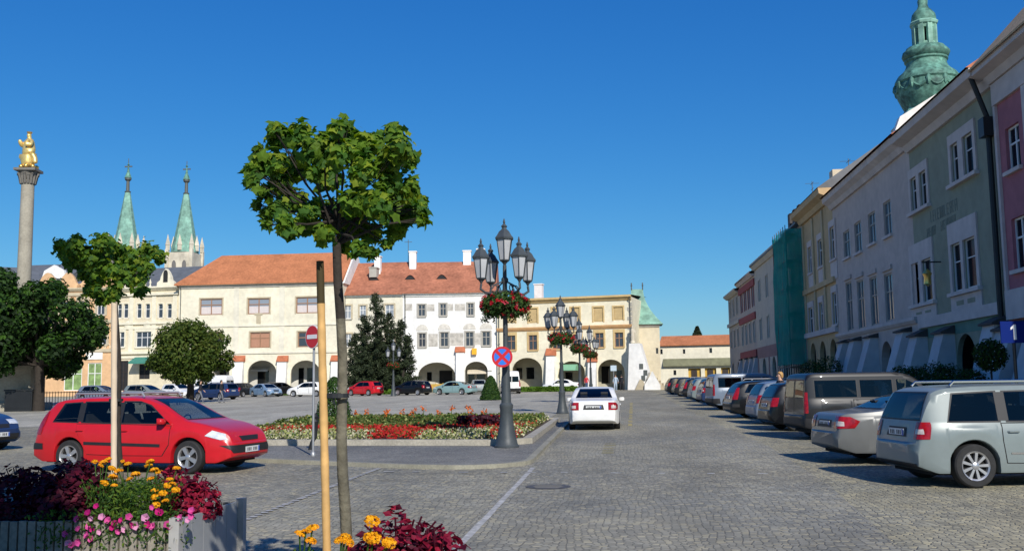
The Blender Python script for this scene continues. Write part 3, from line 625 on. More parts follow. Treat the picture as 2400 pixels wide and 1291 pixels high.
MB().prismx([(0.0, z + 1.0), (-0.45, z), (-0.45, z - 0.15), (0.0, z - 0.15)], B.uz(1553, 850, 0.6)[0], B.W).build('lean_to_roof', mat('mossy_tiles', (0.20, 0.20, 0.12), 0.9, var=0.3, scale=1), B.root)
B.gable(B.uz(1620, 786, -3)[1] - H5, r_orange, over=0.4)

for k_, (Bx, us_) in enumerate(((HB1, (0.25,)), (HB2, (0.12,)), (HB3, (0.3,)), (HB4, (0.25, 0.99)))):
    for f_ in us_:
        u_ = Bx.W * f_ if f_ > 0.5 else f_; q = MB(); q.tube([(u_, -0.1, 0.3), (u_, -0.1, Bx.H - 0.6), (u_, -0.45, Bx.H - 0.1)], 0.06, 6)
        for z_ in (2.5, 6, 9.5): q.box(u_ - 0.09, u_ + 0.09, -0.18, 0.0, z_, z_ + 0.06)
        q.build('downpipe', m_gut, Bx.root)
# --- neo-renaissance bank
B = Bld('bank_building', 'richly decorated pale beige building with arched windows and green shop awning', 'building', XY(270, 120), XY(416, 119), 12)
au = [B.hole(x0, 712, x1, 745, frac=0.95) for x0, x1 in ((276, 286), (290, 301), (321, 332), (341, 352), (371, 382), (392, 403))]
bl = [B.hole(281, 778, 292, 813), B.hole(319, 777, 358, 813), B.hole(376, 778, 388, 813), B.hole(396, 778, 408, 813)]
gd = [B.hole(277, 845, 300, 915), B.hole(326, 853, 351, 888), B.hole(379, 854, 403, 888)]
H6 = B.uz(345, 676)[1]; B.wall(H6, p_beige)
for o in au: B.window(o, f_white, g_win, mull=0, trans=1, fw=0.07, sur=(p_cream, 0.14, 0.07))
for o in bl: B.window(o, f_white, g_win, mull=2 if o is bl[1] else 0, trans=1, fw=0.08, sur=(p_cream, 0.2, 0.09), head=0.12, sill=p_cream)
for o in gd: B.window(o, m_door, m_dark, mull=1, trans=1, fw=0.09)
for y, pr in ((690, 0.3), (757, 0.22), (768, 0.12), (826, 0.3), (836, 0.12)): z = B.uz(345, y)[1]; B.band('string_course', 0, B.W, z - 0.15, z + 0.15, pr, p_cream)
for x in (309, 362, 411): u = B.uz(x, 720)[0]; B.band('pilaster', u - 0.3, u + 0.3, B.uz(345, 826)[1] + 0.16, B.uz(345, 690)[1] - 0.16, 0.1, p_cream)
for x in (300, 345, 390): u, z = B.uz(x, 762); MB().lathe([(0.0001, 0), (0.55, 0.02), (0.4, 0.1), (0.0001, 0.13)], 12).build('relief', p_cream, B.root).matrix_local = Matrix.Translation((u, -0.02, z + 0.02)) @ Matrix.Rotation(R(90), 4, 'X')
B.cornice(H6 - 0.3, [(0.15, 0), (0.35, 0.2), (0.5, 0.3), (0.5, 0.5)], p_cream)
z = H6 + 0.2
u0, u1, _, z1 = B.rect(374, 634, 404, 667)
gm = MB(); c = (u0 + u1) / 2; hw = (u1 - u0) / 2
gm.prism([(c - hw * 1.35, z), (c + hw * 1.35, z), (c + hw * 1.3, z + 0.5), (c + hw * 0.85, z + 0.8), (c + hw * 0.75, z1 - 0.8), (c + hw * 0.4, z1 - 0.15), (c, z1 + 0.25), (c - hw * 0.4, z1 - 0.15), (c - hw * 0.75, z1 - 0.8), (c - hw * 0.85, z + 0.8), (c - hw * 1.3, z + 0.5)], -0.1, 0.5)
g_ = gm.build('ornate_gable', p_cream, B.root); MB().prism([(c + 0.32 * math.cos(a), z + 1.6 + 0.5 * math.sin(a)) for a in [PI * k / 8 for k in range(9)]] + [(c - 0.32, z + 0.5), (c + 0.32, z + 0.5)], -0.12, 0.0).build('gable_window', m_dark, g_)
c2 = B.uz(305, 660)[0]
g_ = MB().prism([(c2 - 1.6, z), (c2 + 1.6, z), (c2 + 1.5, z + 0.7), (c2 + 0.9, z + 1.2), (c2 + 0.6, z + 2.2), (c2, z + 2.7), (c2 - 0.6, z + 2.2), (c2 - 0.9, z + 1.2), (c2 - 1.5, z + 0.7)], -0.1, 0.5).build('ornate_gable', p_stone, B.root)
for k in range(12):
    u = 0.5 + k * (B.W - 1) / 11
    if abs(u - c) > hw * 1.6 and abs(u - c2) > 1.8: MB().lathe([(0.14, 0), (0.14, 0.15), (0.07, 0.25), (0.15, 0.55), (0.07, 0.8), (0.02, 1.0)], 8).build('roof_vase', p_cream, B.root, 40, loc=(u, -0.1, z))
B.gable(3.4, r_grey, over=0.2)
u0, u1, z0, z1 = B.rect(311, 838, 377, 852, off=0.8)
MB().prismx([(-0.32, z1 + 0.1), (-1.7, z0 + 0.25), (-1.7, z0), (-0.32, z1 - 0.1)], u0, u1).build('awning', m_awng, B.root)

# --- ornate orange house, mostly behind the trees
B = Bld('painted_house', 'orange house covered in pale painted ornament beside the gilded column', 'house', XY(86, 119), XY(270, 120), 12)
ws = [B.hole(x0, y0, x1, y1) for x0, x1, y0, y1 in ((100, 120, 706, 738), (140, 160, 706, 738), (184, 204, 704, 736), (228, 246, 704, 738), (100, 120, 776, 808), (146, 164, 776, 808), (190, 210, 774, 808), (232, 250, 774, 808))]
gd = [B.hole(205, 850, 238, 915), B.hole(150, 852, 192, 915)]
H7 = B.uz(180, 676)[1]; B.wall(H7, p_orange)
for o in ws: B.window(o, f_white, g_win, mull=1, fw=0.08, sur=(p_buff, 0.3, 0.09), head=0.25, sill=p_buff)
for o in gd: B.window(o, f_white, mat('shop_green', (0.22, 0.33, 0.12), 0.5, var=0.5, scale=1.5), mull=1, trans=1, fw=0.1)
u0, u1, z0, z1 = B.rect(202, 826, 241, 842); B.band('blank_shop_fascia', u0, u1, z0, z1, 0.12, p_white)
for y in (690, 754, 822): z = B.uz(180, y)[1]; B.band('string_course', 0, B.W, z - 0.2, z + 0.2, 0.2, p_buff)
m_orn = mat('pale_ornament', (0.68, 0.54, 0.36), 0.9, var=0.4, scale=1.5)
random.seed(3)
for k in range(26):     # plaster scrolls between the windows
    u = random.uniform(0.4, B.W - 0.4); z = random.choice((B.uz(180, 700)[1], B.uz(180, 748)[1], B.uz(180, 764)[1], B.uz(180, 815)[1])); a = random.uniform(0, 2); 
    q = MB(); q.tube([(u + (0.12 + 0.05 * i) * math.cos(a + i * 0.7), -0.04, z + (0.12 + 0.05 * i) * math.sin(a + i * 0.7)) for i in range(10)], 0.07, 5); q.build('scroll_ornament', m_orn, B.root)
z = H7
for px in (112, 160, 212, 252):
    c = B.uz(px, 660)[0]; hw = 1.7
    MB().prism([(c - hw, z), (c + hw, z), (c + hw, z + 0.4), (c + 1.1, z + 0.7), (c + 0.75, z + 1.5), (c + 0.3, z + 2.0), (c, z + 2.1), (c - 0.3, z + 2.0), (c - 0.75, z + 1.5), (c - 1.1, z + 0.7), (c - hw, z + 0.4)], -0.1, 0.4).build('curved_gable', p_orange, B.root)
B.cornice(H7 - 0.4, [(0.15, 0), (0.4, 0.3), (0.4, 0.45)], p_buff)
B.gable(1.6, r_grey, over=0.1)
# buff house at the left edge of the square
B = Bld('corner_house', 'dull buff house at the edge behind the dark trees', 'house', XY(-190, 112), XY(84, 119), 12)
ws = [B.hole(x, y, x + 24, y + 40) for y in (690, 770) for x in (-140, -80, -20, 40)]; gd = [B.hole(x, 860, x + 36, 915) for x in (-120, -50, 22)]
B.wall(B.uz(0, 668)[1], plaster('buff_plaster', (0.55, 0.47, 0.30)))
for o in ws: B.window(o, f_white, g_win, sur=(p_buff, 0.2, 0.06))
for o in gd: B.window(o, m_door, g_dark, fw=0.1)
B.gable(3.0, r_grey)
# grey roofed palace wing seen above the trees
B = Bld('palace_wing', 'grey roofed building with white gable rising behind the orange house', 'building', XY(-20, 160), XY(150, 160), 14)
B.wall(B.uz(60, 655)[1], plaster('pale_grey_plaster', (0.56, 0.54, 0.50))); B.gable(B.uz(60, 622, -7)[1] - B.H, r_grey, over=0.3)
u, z = B.uz(128, 655); MB().prism([(u - 2.4, B.H - 0.5), (u + 2.4, B.H - 0.5), (u + 1.8, B.H + 1.4), (u, B.H + 2.4), (u - 1.8, B.H + 1.4)], -0.3, 0.4).build('white_gable', p_white, B.root)

# --- twin gothic spires
def spire(px, ytip, ycone, ybase, hw, label, Y=175):
    c = aty(px, 560, Y); f = lambda y: aty(px, y, Y).z; s_ = Y / FPX
    root = empty('church_tower', (c.x, Y, gz(200)), 0, label, 'church tower', 'twin spires of the church')
    zc, zb_, w_ = f(ycone) - gz(200), f(ybase) - gz(200), hw * s_ * 1.04
    q = MB(); q.box(-w_ * 0.9, w_ * 0.9, -w_ * 0.9, w_ * 0.9, 0, zb_ - 0.2)
    for sx in (-1, 1):
        for sy in (-1, 1): q.box(sx * w_ * 0.9 - 0.3, sx * w_ * 0.9 + 0.3, sy * w_ * 0.9 - 0.3, sy * w_ * 0.9 + 0.3, 0, zb_ + 0.4)
    bd = q.build('stone_shaft', p_stone, root)
    for k in (-1, 1):
        for j in (0, 1):
            zz = zb_ - 5.2 - j * 5
            a = MB().prism([(k * w_ * 0.38 + 0.4 * math.cos(t), zz + 2.6 + 0.9 * math.sin(t)) for t in [PI * i / 8 for i in range(9)]] + [(k * w_ * 0.38 - 0.4, zz), (k * w_ * 0.38 + 0.4, zz)], -w_ * 0.9 - 0.06, -w_ * 0.9).build('lancet_window', mat('louvre_grey', (0.16, 0.15, 0.14), 0.8), bd)
    q = MB()
    for sx in (-1, 0, 1):
        for sy in (-1, 0, 1):
            if sx or sy: q.lathe([(0.42, 0), (0.42, 0.9), (0.5, 1.0), (0.02, 3.0)], 6, c=(sx * w_ * 0.88, sy * w_ * 0.88, zb_ + 0.2))
    q.build('pinnacles', p_stone, root)
    # steep gablets at the foot of the cone
    q = MB(); h = zc - zb_
    q.lathe([(w_ * 0.98, zb_ - 0.1), (w_ * 0.86, zb_ + 1.6), (w_ * 0.72, zb_ + 3.2), (0.5, zc)], 8, rot=PI / 8); q.build('copper_spire', m_copl, root)
    q = MB(); q.mat(0); q.lathe([(0.5, zc), (0.62, zc + 0.2), (0.34, zc + 0.35), (0.30, zc + 2.2), (0.62, zc + 2.5), (0.62, zc + 2.8)], 8); q.mat(1); q.lathe([(0.7, zc + 2.8), (0.25, zc + 4.0), (0.1, zc + 5.2), (0.24, zc + 5.4), (0.05, zc + 5.7)], 8)
    zt = f(ytip) - gz(200); q.mat(0); q.tube([(0, 0, zc + 5.3), (0, 0, zt)], 0.07, 6); q.box(-0.75, 0.75, -0.06, 0.06, zt - 1.7, zt - 1.45)
    q.build('lantern_and_cross', [m_gut, m_cop], root)
spire(296, 372, 452, 588, 33, 'gothic church tower with copper spire directly above the small tree')
spire(434, 378, 456, 592, 33, 'gothic church tower with copper spire next to the big orange roof')
# church nave roof between them
B = Bld('church_nave', 'dark steep church roof between the two copper spires', 'church', XY(280, 178), XY(470, 178), 14, zb=0)
B.wall(B.uz(360, 690)[1], p_stone); B.gable(B.uz(360, 640, -7)[1] - B.H, r_grey)

# --- gilded column
Yc = 60.0
cb = aty(50, 800, Yc); root = empty('votive_column', (cb.x, Yc, gz(Yc)), R(10), 'tall grey stone column with carved capital under the gilded figure', 'column')
s_ = Yc / FPX; fz = lambda y: aty(59, y, Yc).z - gz(Yc)
m_col = mat('column_sandstone', (0.36, 0.33, 0.26), 0.85, var=0.18, scale=1.2, fine=0.15, fscale=9, bump=0.3)
m_cap = mat('capital_stone', (0.17, 0.16, 0.14), 0.85, var=0.3, scale=3)
zc = fz(420); zt = fz(400); r0 = 17 * s_
q = MB(); q.box(-1.5, 1.5, -1.5, 1.5, -0.1, 0.5); q.box(-1.15, 1.15, -1.15, 1.15, 0.5, 2.6); q.box(-1.3, 1.3, -1.3, 1.3, 2.6, 2.85); q.build('pedestal', m_col, root)
MB().lathe([(r0 * 1.3, 2.85), (r0 * 1.3, 3.05), (r0 * 1.12, 3.2), (r0 * 1.06, 3.3), (r0 * 1.03, 5.5), (r0 * 0.9, zc - 0.25), (r0 * 1.02, zc - 0.2), (r0 * 0.98, zc - 0.1), (r0 * 0.98, zc)], 28).build('shaft', m_col, root, 40)
q = MB(); q.lathe([(r0 * 0.95, zc - 0.4), (r0 * 1.0, zc - 0.1), (r0 * 1.35, zt - 0.1)], 20); q.box(-r0 * 1.55, r0 * 1.55, -r0 * 1.55, r0 * 1.55, zt - 0.1, zt + 0.06)
for k in range(16):
    a = 2 * PI * k / 16; rr = r0 * (1.12 if k % 2 else 1.3); q.tube([(r0 * math.cos(a), r0 * math.sin(a), zc - 0.35), (r0 * 1.1 * math.cos(a), r0 * 1.1 * math.sin(a), zc), (rr * 1.1 * math.cos(a), rr * 1.1 * math.sin(a), zt - 0.25 - 0.12 * (k % 2)), (rr * 1.25 * math.cos(a), rr * 1.25 * math.sin(a), zt - 0.3 - 0.12 * (k % 2))], [0.07, 0.1, 0.09, 0.05], 5)
q.build('capital', m_cap, root)
COLUMN_TOP = Vector((cb.x, Yc, gz(Yc) + zt + 0.06)); STATUE_H = fz(312) - zt
# ------------------------------------------------------------------ the shaded row on the right
XF = 14.0
def RB(name, label, Y0, Y1, D=11, cat='house'):
    """facade in the plane x = XF, from far (Y1) to near (Y0)"""
    return Bld(name, label, cat, (XF, Y1, 0), (XF, Y0, 0), D)
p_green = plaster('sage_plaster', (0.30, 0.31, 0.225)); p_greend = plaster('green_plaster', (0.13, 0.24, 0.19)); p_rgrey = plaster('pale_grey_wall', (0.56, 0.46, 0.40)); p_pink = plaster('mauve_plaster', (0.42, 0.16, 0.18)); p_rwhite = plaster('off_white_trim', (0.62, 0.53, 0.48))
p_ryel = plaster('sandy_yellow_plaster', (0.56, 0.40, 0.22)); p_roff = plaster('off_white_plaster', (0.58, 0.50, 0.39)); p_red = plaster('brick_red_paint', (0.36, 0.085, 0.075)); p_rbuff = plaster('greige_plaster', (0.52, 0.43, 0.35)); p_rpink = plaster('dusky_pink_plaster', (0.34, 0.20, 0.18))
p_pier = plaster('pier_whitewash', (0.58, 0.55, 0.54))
g_row = glassmat('row_glass', (0.008, 0.011, 0.018), 0.15, 0.04)
m_darkcap = mat('dark_cap_tiles', (0.07, 0.06, 0.055), 0.8, var=0.3)
r_sun = mat('sunlit_yellow_tiles', (0.62, 0.40, 0.20), 0.8, var=0.2, scale=1.5, fine=0.2, fscale=6)
m_zinc = mat('zinc_sheet', (0.62, 0.64, 0.66), 0.28, metal=0.7, var=0.1)

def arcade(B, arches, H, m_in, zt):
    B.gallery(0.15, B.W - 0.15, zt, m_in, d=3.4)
# pink house
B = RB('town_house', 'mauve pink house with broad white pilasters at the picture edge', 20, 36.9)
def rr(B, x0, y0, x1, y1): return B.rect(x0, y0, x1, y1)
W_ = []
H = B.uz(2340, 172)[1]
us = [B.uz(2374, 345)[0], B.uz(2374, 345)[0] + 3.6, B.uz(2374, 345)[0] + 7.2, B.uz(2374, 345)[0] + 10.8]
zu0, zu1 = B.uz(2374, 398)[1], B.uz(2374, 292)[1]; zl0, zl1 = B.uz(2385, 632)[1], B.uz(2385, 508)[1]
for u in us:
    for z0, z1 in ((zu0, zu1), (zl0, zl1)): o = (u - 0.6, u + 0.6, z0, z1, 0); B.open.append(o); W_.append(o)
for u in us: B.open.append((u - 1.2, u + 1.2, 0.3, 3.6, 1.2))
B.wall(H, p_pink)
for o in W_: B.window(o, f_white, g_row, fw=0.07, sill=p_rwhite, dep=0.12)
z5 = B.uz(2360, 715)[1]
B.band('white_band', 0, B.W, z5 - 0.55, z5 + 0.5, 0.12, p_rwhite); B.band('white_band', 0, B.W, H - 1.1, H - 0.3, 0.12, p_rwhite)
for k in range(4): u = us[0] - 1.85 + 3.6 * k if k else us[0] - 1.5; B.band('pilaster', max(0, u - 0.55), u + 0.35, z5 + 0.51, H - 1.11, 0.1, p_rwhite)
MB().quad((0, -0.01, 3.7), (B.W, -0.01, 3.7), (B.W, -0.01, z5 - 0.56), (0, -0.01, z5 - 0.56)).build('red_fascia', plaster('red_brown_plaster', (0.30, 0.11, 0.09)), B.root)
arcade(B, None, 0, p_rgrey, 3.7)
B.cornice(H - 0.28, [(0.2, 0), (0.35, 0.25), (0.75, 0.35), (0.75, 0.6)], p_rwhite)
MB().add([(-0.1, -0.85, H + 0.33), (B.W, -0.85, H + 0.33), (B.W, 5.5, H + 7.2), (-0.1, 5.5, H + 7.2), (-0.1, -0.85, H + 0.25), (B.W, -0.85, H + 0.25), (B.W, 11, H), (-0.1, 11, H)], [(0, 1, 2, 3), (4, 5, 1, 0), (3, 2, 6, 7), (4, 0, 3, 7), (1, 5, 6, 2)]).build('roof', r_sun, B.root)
for u in (0.55, us[0] + 1.9): B.buttress(u - 0.75, u + 0.75, z5 - 0.95, 0.45, 1.6, p_pier, m_darkcap)
# green house
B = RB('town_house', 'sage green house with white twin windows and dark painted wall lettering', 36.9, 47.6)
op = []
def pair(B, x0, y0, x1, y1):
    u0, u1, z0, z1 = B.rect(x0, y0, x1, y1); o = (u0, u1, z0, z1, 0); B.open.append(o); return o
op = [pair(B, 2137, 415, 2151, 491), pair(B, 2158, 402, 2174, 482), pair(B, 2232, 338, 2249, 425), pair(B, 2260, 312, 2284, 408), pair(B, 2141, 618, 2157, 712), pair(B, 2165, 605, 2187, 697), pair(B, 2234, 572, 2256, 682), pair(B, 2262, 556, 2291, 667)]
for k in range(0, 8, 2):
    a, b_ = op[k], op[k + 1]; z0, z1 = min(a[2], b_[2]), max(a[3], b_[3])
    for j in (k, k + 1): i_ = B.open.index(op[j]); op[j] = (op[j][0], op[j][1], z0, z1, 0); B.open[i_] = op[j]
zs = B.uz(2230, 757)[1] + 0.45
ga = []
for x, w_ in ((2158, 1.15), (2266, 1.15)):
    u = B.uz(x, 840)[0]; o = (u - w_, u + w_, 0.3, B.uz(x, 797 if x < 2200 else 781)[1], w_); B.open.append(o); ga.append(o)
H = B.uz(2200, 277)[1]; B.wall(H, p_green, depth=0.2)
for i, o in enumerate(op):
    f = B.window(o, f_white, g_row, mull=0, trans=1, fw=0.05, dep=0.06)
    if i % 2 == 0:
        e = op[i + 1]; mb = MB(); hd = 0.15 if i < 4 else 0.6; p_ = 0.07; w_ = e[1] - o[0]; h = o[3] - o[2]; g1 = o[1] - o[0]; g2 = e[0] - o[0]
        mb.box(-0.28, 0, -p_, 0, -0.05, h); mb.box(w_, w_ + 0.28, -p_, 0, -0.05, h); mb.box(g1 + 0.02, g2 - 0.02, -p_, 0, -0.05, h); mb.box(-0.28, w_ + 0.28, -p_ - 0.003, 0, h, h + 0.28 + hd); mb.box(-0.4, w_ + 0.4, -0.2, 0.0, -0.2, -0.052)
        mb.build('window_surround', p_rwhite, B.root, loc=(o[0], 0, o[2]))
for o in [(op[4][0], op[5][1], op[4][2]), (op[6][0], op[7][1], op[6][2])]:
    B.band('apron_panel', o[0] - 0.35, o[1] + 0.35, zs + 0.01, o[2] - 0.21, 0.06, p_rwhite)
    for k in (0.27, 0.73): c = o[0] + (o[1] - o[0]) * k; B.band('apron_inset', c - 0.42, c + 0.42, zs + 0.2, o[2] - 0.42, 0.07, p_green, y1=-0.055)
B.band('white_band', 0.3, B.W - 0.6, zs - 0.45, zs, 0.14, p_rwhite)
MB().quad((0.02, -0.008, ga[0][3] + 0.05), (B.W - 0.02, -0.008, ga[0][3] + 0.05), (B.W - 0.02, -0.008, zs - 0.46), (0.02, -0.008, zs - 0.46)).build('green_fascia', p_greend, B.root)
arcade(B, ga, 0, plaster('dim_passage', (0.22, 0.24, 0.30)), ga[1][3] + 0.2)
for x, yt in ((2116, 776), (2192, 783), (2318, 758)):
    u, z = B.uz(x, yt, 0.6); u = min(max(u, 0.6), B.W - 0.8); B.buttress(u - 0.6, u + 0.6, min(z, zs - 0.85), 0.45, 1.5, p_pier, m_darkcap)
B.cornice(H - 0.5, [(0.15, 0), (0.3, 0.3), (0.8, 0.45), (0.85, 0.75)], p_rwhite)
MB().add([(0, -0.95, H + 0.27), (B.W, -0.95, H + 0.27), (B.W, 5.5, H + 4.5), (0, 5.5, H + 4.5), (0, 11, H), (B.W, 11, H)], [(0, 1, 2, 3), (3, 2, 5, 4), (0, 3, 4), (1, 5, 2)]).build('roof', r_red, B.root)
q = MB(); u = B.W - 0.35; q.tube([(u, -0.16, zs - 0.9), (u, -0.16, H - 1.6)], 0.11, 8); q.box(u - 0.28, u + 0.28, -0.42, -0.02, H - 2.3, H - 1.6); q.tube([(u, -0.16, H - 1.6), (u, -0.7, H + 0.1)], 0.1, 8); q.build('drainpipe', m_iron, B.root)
# faded dark lettering: too worn to read, only strokes remain
m_let = mat('faded_lettering', (0.20, 0.225, 0.175), 0.9, var=0.3); random.seed(11)
q = MB()
for x0, x1, y0, y1, h in ((2182, 2246, 522, 492, 0.5), (2206, 2246, 542, 522, 0.42), (2174, 2196, 558, 548, 0.42)):
    u0, z0 = B.uz(x0, y0); u1, z1 = B.uz(x1, y1); u = u0
    while u < u1 - 0.2:
        w_ = random.uniform(0.16, 0.3); z = z0 + (z1 - z0) * (u - u0) / (u1 - u0); k = random.randint(0, 3)
        q.box(u, u + 0.05, -0.014, -0.004, z, z + h)
        if k in (0, 2): q.box(u + w_ - 0.05, u + w_, -0.014, -0.004, z, z + h)
        if k in (0, 1): q.box(u + 0.052, u + w_ - 0.052, -0.014, -0.004, z + h - 0.06, z + h)
        if k in (1, 3): q.box(u + 0.052, u + w_ - 0.052, -0.014, -0.004, z, z + 0.06)
        if k != 3: q.box(u + 0.052, u + w_ - 0.07, -0.014, -0.004, z + h * 0.45, z + h * 0.55)
        u += w_ + 0.1
q.build('wall_lettering', m_let, B.root)
u, z = B.uz(2208, 662); q = MB(); q.mat(0); q.tube([(u, 0, z + 0.9), (u, -0.8, z + 0.9)], 0.03, 6); q.mat(1); q.lathe([(0.02, 0), (0.16, 0.1), (0.13, 0.4), (0.2, 0.55), (0.05, 0.75)], 10, c=(u, -0.6, z - 0.15)); q.build('hanging_sign', [m_iron, m_gold], B.root, 40)
# grey house
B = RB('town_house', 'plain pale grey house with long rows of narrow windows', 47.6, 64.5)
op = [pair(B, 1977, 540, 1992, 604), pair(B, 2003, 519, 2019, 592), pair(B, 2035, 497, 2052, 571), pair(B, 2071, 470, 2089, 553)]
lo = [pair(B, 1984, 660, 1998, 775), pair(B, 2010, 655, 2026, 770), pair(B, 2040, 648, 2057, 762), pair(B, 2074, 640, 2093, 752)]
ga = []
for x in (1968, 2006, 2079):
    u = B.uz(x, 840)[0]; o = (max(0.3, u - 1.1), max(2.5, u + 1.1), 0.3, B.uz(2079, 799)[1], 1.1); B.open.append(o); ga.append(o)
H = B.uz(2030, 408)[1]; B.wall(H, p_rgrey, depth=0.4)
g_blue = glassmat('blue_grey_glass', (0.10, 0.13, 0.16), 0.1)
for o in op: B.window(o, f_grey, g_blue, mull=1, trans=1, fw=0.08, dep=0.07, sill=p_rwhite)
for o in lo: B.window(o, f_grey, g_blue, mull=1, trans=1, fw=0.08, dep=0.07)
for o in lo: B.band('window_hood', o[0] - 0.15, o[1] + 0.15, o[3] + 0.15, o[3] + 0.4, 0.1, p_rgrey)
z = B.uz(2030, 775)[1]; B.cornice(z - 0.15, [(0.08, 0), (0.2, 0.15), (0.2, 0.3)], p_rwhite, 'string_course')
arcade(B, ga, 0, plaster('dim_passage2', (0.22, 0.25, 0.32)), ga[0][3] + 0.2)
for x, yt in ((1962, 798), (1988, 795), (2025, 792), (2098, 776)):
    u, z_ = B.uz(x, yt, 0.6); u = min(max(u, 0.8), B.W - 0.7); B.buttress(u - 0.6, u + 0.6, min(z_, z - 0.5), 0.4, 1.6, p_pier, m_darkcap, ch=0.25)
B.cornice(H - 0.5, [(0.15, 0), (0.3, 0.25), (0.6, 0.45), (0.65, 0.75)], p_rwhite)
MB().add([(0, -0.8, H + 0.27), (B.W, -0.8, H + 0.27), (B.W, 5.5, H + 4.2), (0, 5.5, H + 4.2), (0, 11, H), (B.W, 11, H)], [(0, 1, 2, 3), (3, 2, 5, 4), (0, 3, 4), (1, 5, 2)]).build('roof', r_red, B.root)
MB().prismx([(-0.62, H + 0.28), (-0.3, H + 1.1), (2.2, H + 2.6), (2.2, H + 0.28)], B.W - 0.5, B.W + 0.0).build('fire_wall', p_white, B.root)
# sandy yellow house
B = RB('town_house', 'narrow sandy yellow house between the grey house and the green netting', 64.5, 75.0)
op = [pair(B, 1896, 578, 1904, 640), pair(B, 1919, 560, 1930, 625), pair(B, 1947, 530, 1959, 608)]; lo = [pair(B, 1897, 720, 1908, 785), pair(B, 1922, 708, 1931, 775), pair(B, 1953, 684, 1963, 760)]
ga = [(B.W * k - 1.0, B.W * k + 1.0, 0.3, 4.2, 1.0) for k in (0.2, 0.52, 0.84)]; B.open += ga
H = B.uz(1920, 474)[1]; B.wall(H, p_ryel)
for o in op + lo: B.window(o, f_white, g_row, sur=(p_rwhite, 0.22, 0.07), sill=p_rwhite, head=0.2)
for o in op: B.band('apron_panel', o[0] - 0.2, o[1] + 0.2, o[2] - 1.3, o[2] - 0.16, 0.05, p_rwhite)
for k in (0.02, 0.36, 0.68): B.band('pilaster', B.W * k, B.W * k + 0.45, 5.0, H - 0.7, 0.1, plaster('pale_sandy', (0.52, 0.42, 0.26)))
B.band('string_course', 0, B.W, 4.6, 4.95, 0.2, p_rwhite); z = (op[0][2] + lo[0][3]) / 2; B.band('string_course', 0, B.W, z - 0.2, z + 0.15, 0.18, p_ryel)
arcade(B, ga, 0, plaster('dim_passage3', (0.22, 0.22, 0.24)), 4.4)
B.cornice(H - 0.6, [(0.2, 0), (0.35, 0.3), (0.8, 0.5), (0.85, 0.85)], p_ryel)
MB().add([(0, -0.9, H + 0.27), (B.W, -0.9, H + 0.27), (B.W, 5.5, H + 4.6), (0, 5.5, H + 4.6), (0, 11, H), (B.W, 11, H)], [(0, 1, 2, 3), (3, 2, 5, 4), (0, 3, 4), (1, 5, 2)]).build('roof', r_grey, B.root)
MB().box(B.W - 1.3, B.W - 0.3, 0.2, 1.2, H + 0.3, H + 1.5).build('chimney', plaster('sunny_chimney', (0.66, 0.56, 0.40)), B.root)
# house under repair wrapped in green netting
B = RB('town_house', 'house under repair hidden behind green scaffold netting', 75.0, 81.4)
op = [(B.W * k - 0.6, B.W * k + 0.6, z, z + 1.9, 0) for k in (0.25, 0.75) for z in (5.2, 9.0)]; B.open += op
H = B.uz(1850, 545)[1]; B.wall(H, p_rgrey)
for o in op: B.window(o, f_white, g_row)
B.gable(4.0, r_grey)
for k in range(3): MB().box(B.W * (0.08 + 0.32 * k), B.W * (0.08 + 0.32 * k) + 0.9, 0.0, 1.4, H, H + 1.5).build('roof_dormer', m_darkcap, B.root)
SB = B
# off white house
B = RB('town_house', 'off white house with dusky pink ground floor beyond the green netting', 81.4, 101.5)
op = [(B.W * k - 0.55, B.W * k + 0.55, z, z + 2.0, 0) for k in (0.16, 0.4, 0.64, 0.88) for z in (5.4, 9.2)]; B.open += op; ga = [(B.W * k - 1.1, B.W * k + 1.1, 0.3, 3.6, 1.1) for k in (0.22, 0.52, 0.82)]; B.open += ga
H = B.uz(1795, 600)[1]; B.wall(H, p_roff)
for o in op: B.window(o, f_white, g_blue, sur=(p_roff, 0.14, 0.06))
MB().add([(0.02, -0.008, 3.62), (B.W - 0.02, -0.008, 3.62), (B.W - 0.02, -0.008, 4.7), (0.02, -0.008, 4.7)], [(0, 1, 2, 3)]).build('pink_fascia', p_rpink, B.root)
for k in (0.02, 0.37, 0.67): B.band('pink_pier', B.W * k, B.W * k + 0.5, 0.0, 3.6, 0.05, p_rpink)
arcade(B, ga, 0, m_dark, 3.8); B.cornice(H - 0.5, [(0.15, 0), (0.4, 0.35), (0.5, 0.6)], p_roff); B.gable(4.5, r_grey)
# red and white house
B = RB('town_house', 'white house with brick red bands and red trimmed windows', 101.5, 114.5)
op = [(B.W * k - 0.6, B.W * k + 0.6, z, z + 2.1, 0) for k in (0.16, 0.4, 0.64, 0.88) for z in (5.2, 8.9)]; B.open += op; ga = [(B.W * k - 1.1, B.W * k + 1.1, 0.3, 3.4, 1.1) for k in (0.22, 0.52, 0.82)]; B.open += ga
H = B.uz(1752, 650)[1]; B.wall(H, p_rbuff)
for o in op: B.window(o, f_white, g_blue, sur=(p_red if o[2] > 8 else p_roff, 0.2, 0.06))
for z in (4.1, 7.9, 11.3): B.band('red_band', 0, B.W, z - 0.35, z + 0.35, 0.14, p_red)
for k in (0.0, 0.37, 0.67, 0.95): B.buttress(B.W * k, B.W * k + 0.6, 3.6, 0.2, 1.1, p_pier, m_darkcap, ch=0.2)
arcade(B, ga, 0, m_dark, 3.6); B.cornice(H - 0.4, [(0.2, 0), (0.5, 0.3), (0.5, 0.5)], p_rwhite); B.gable(4.5, r_sun)
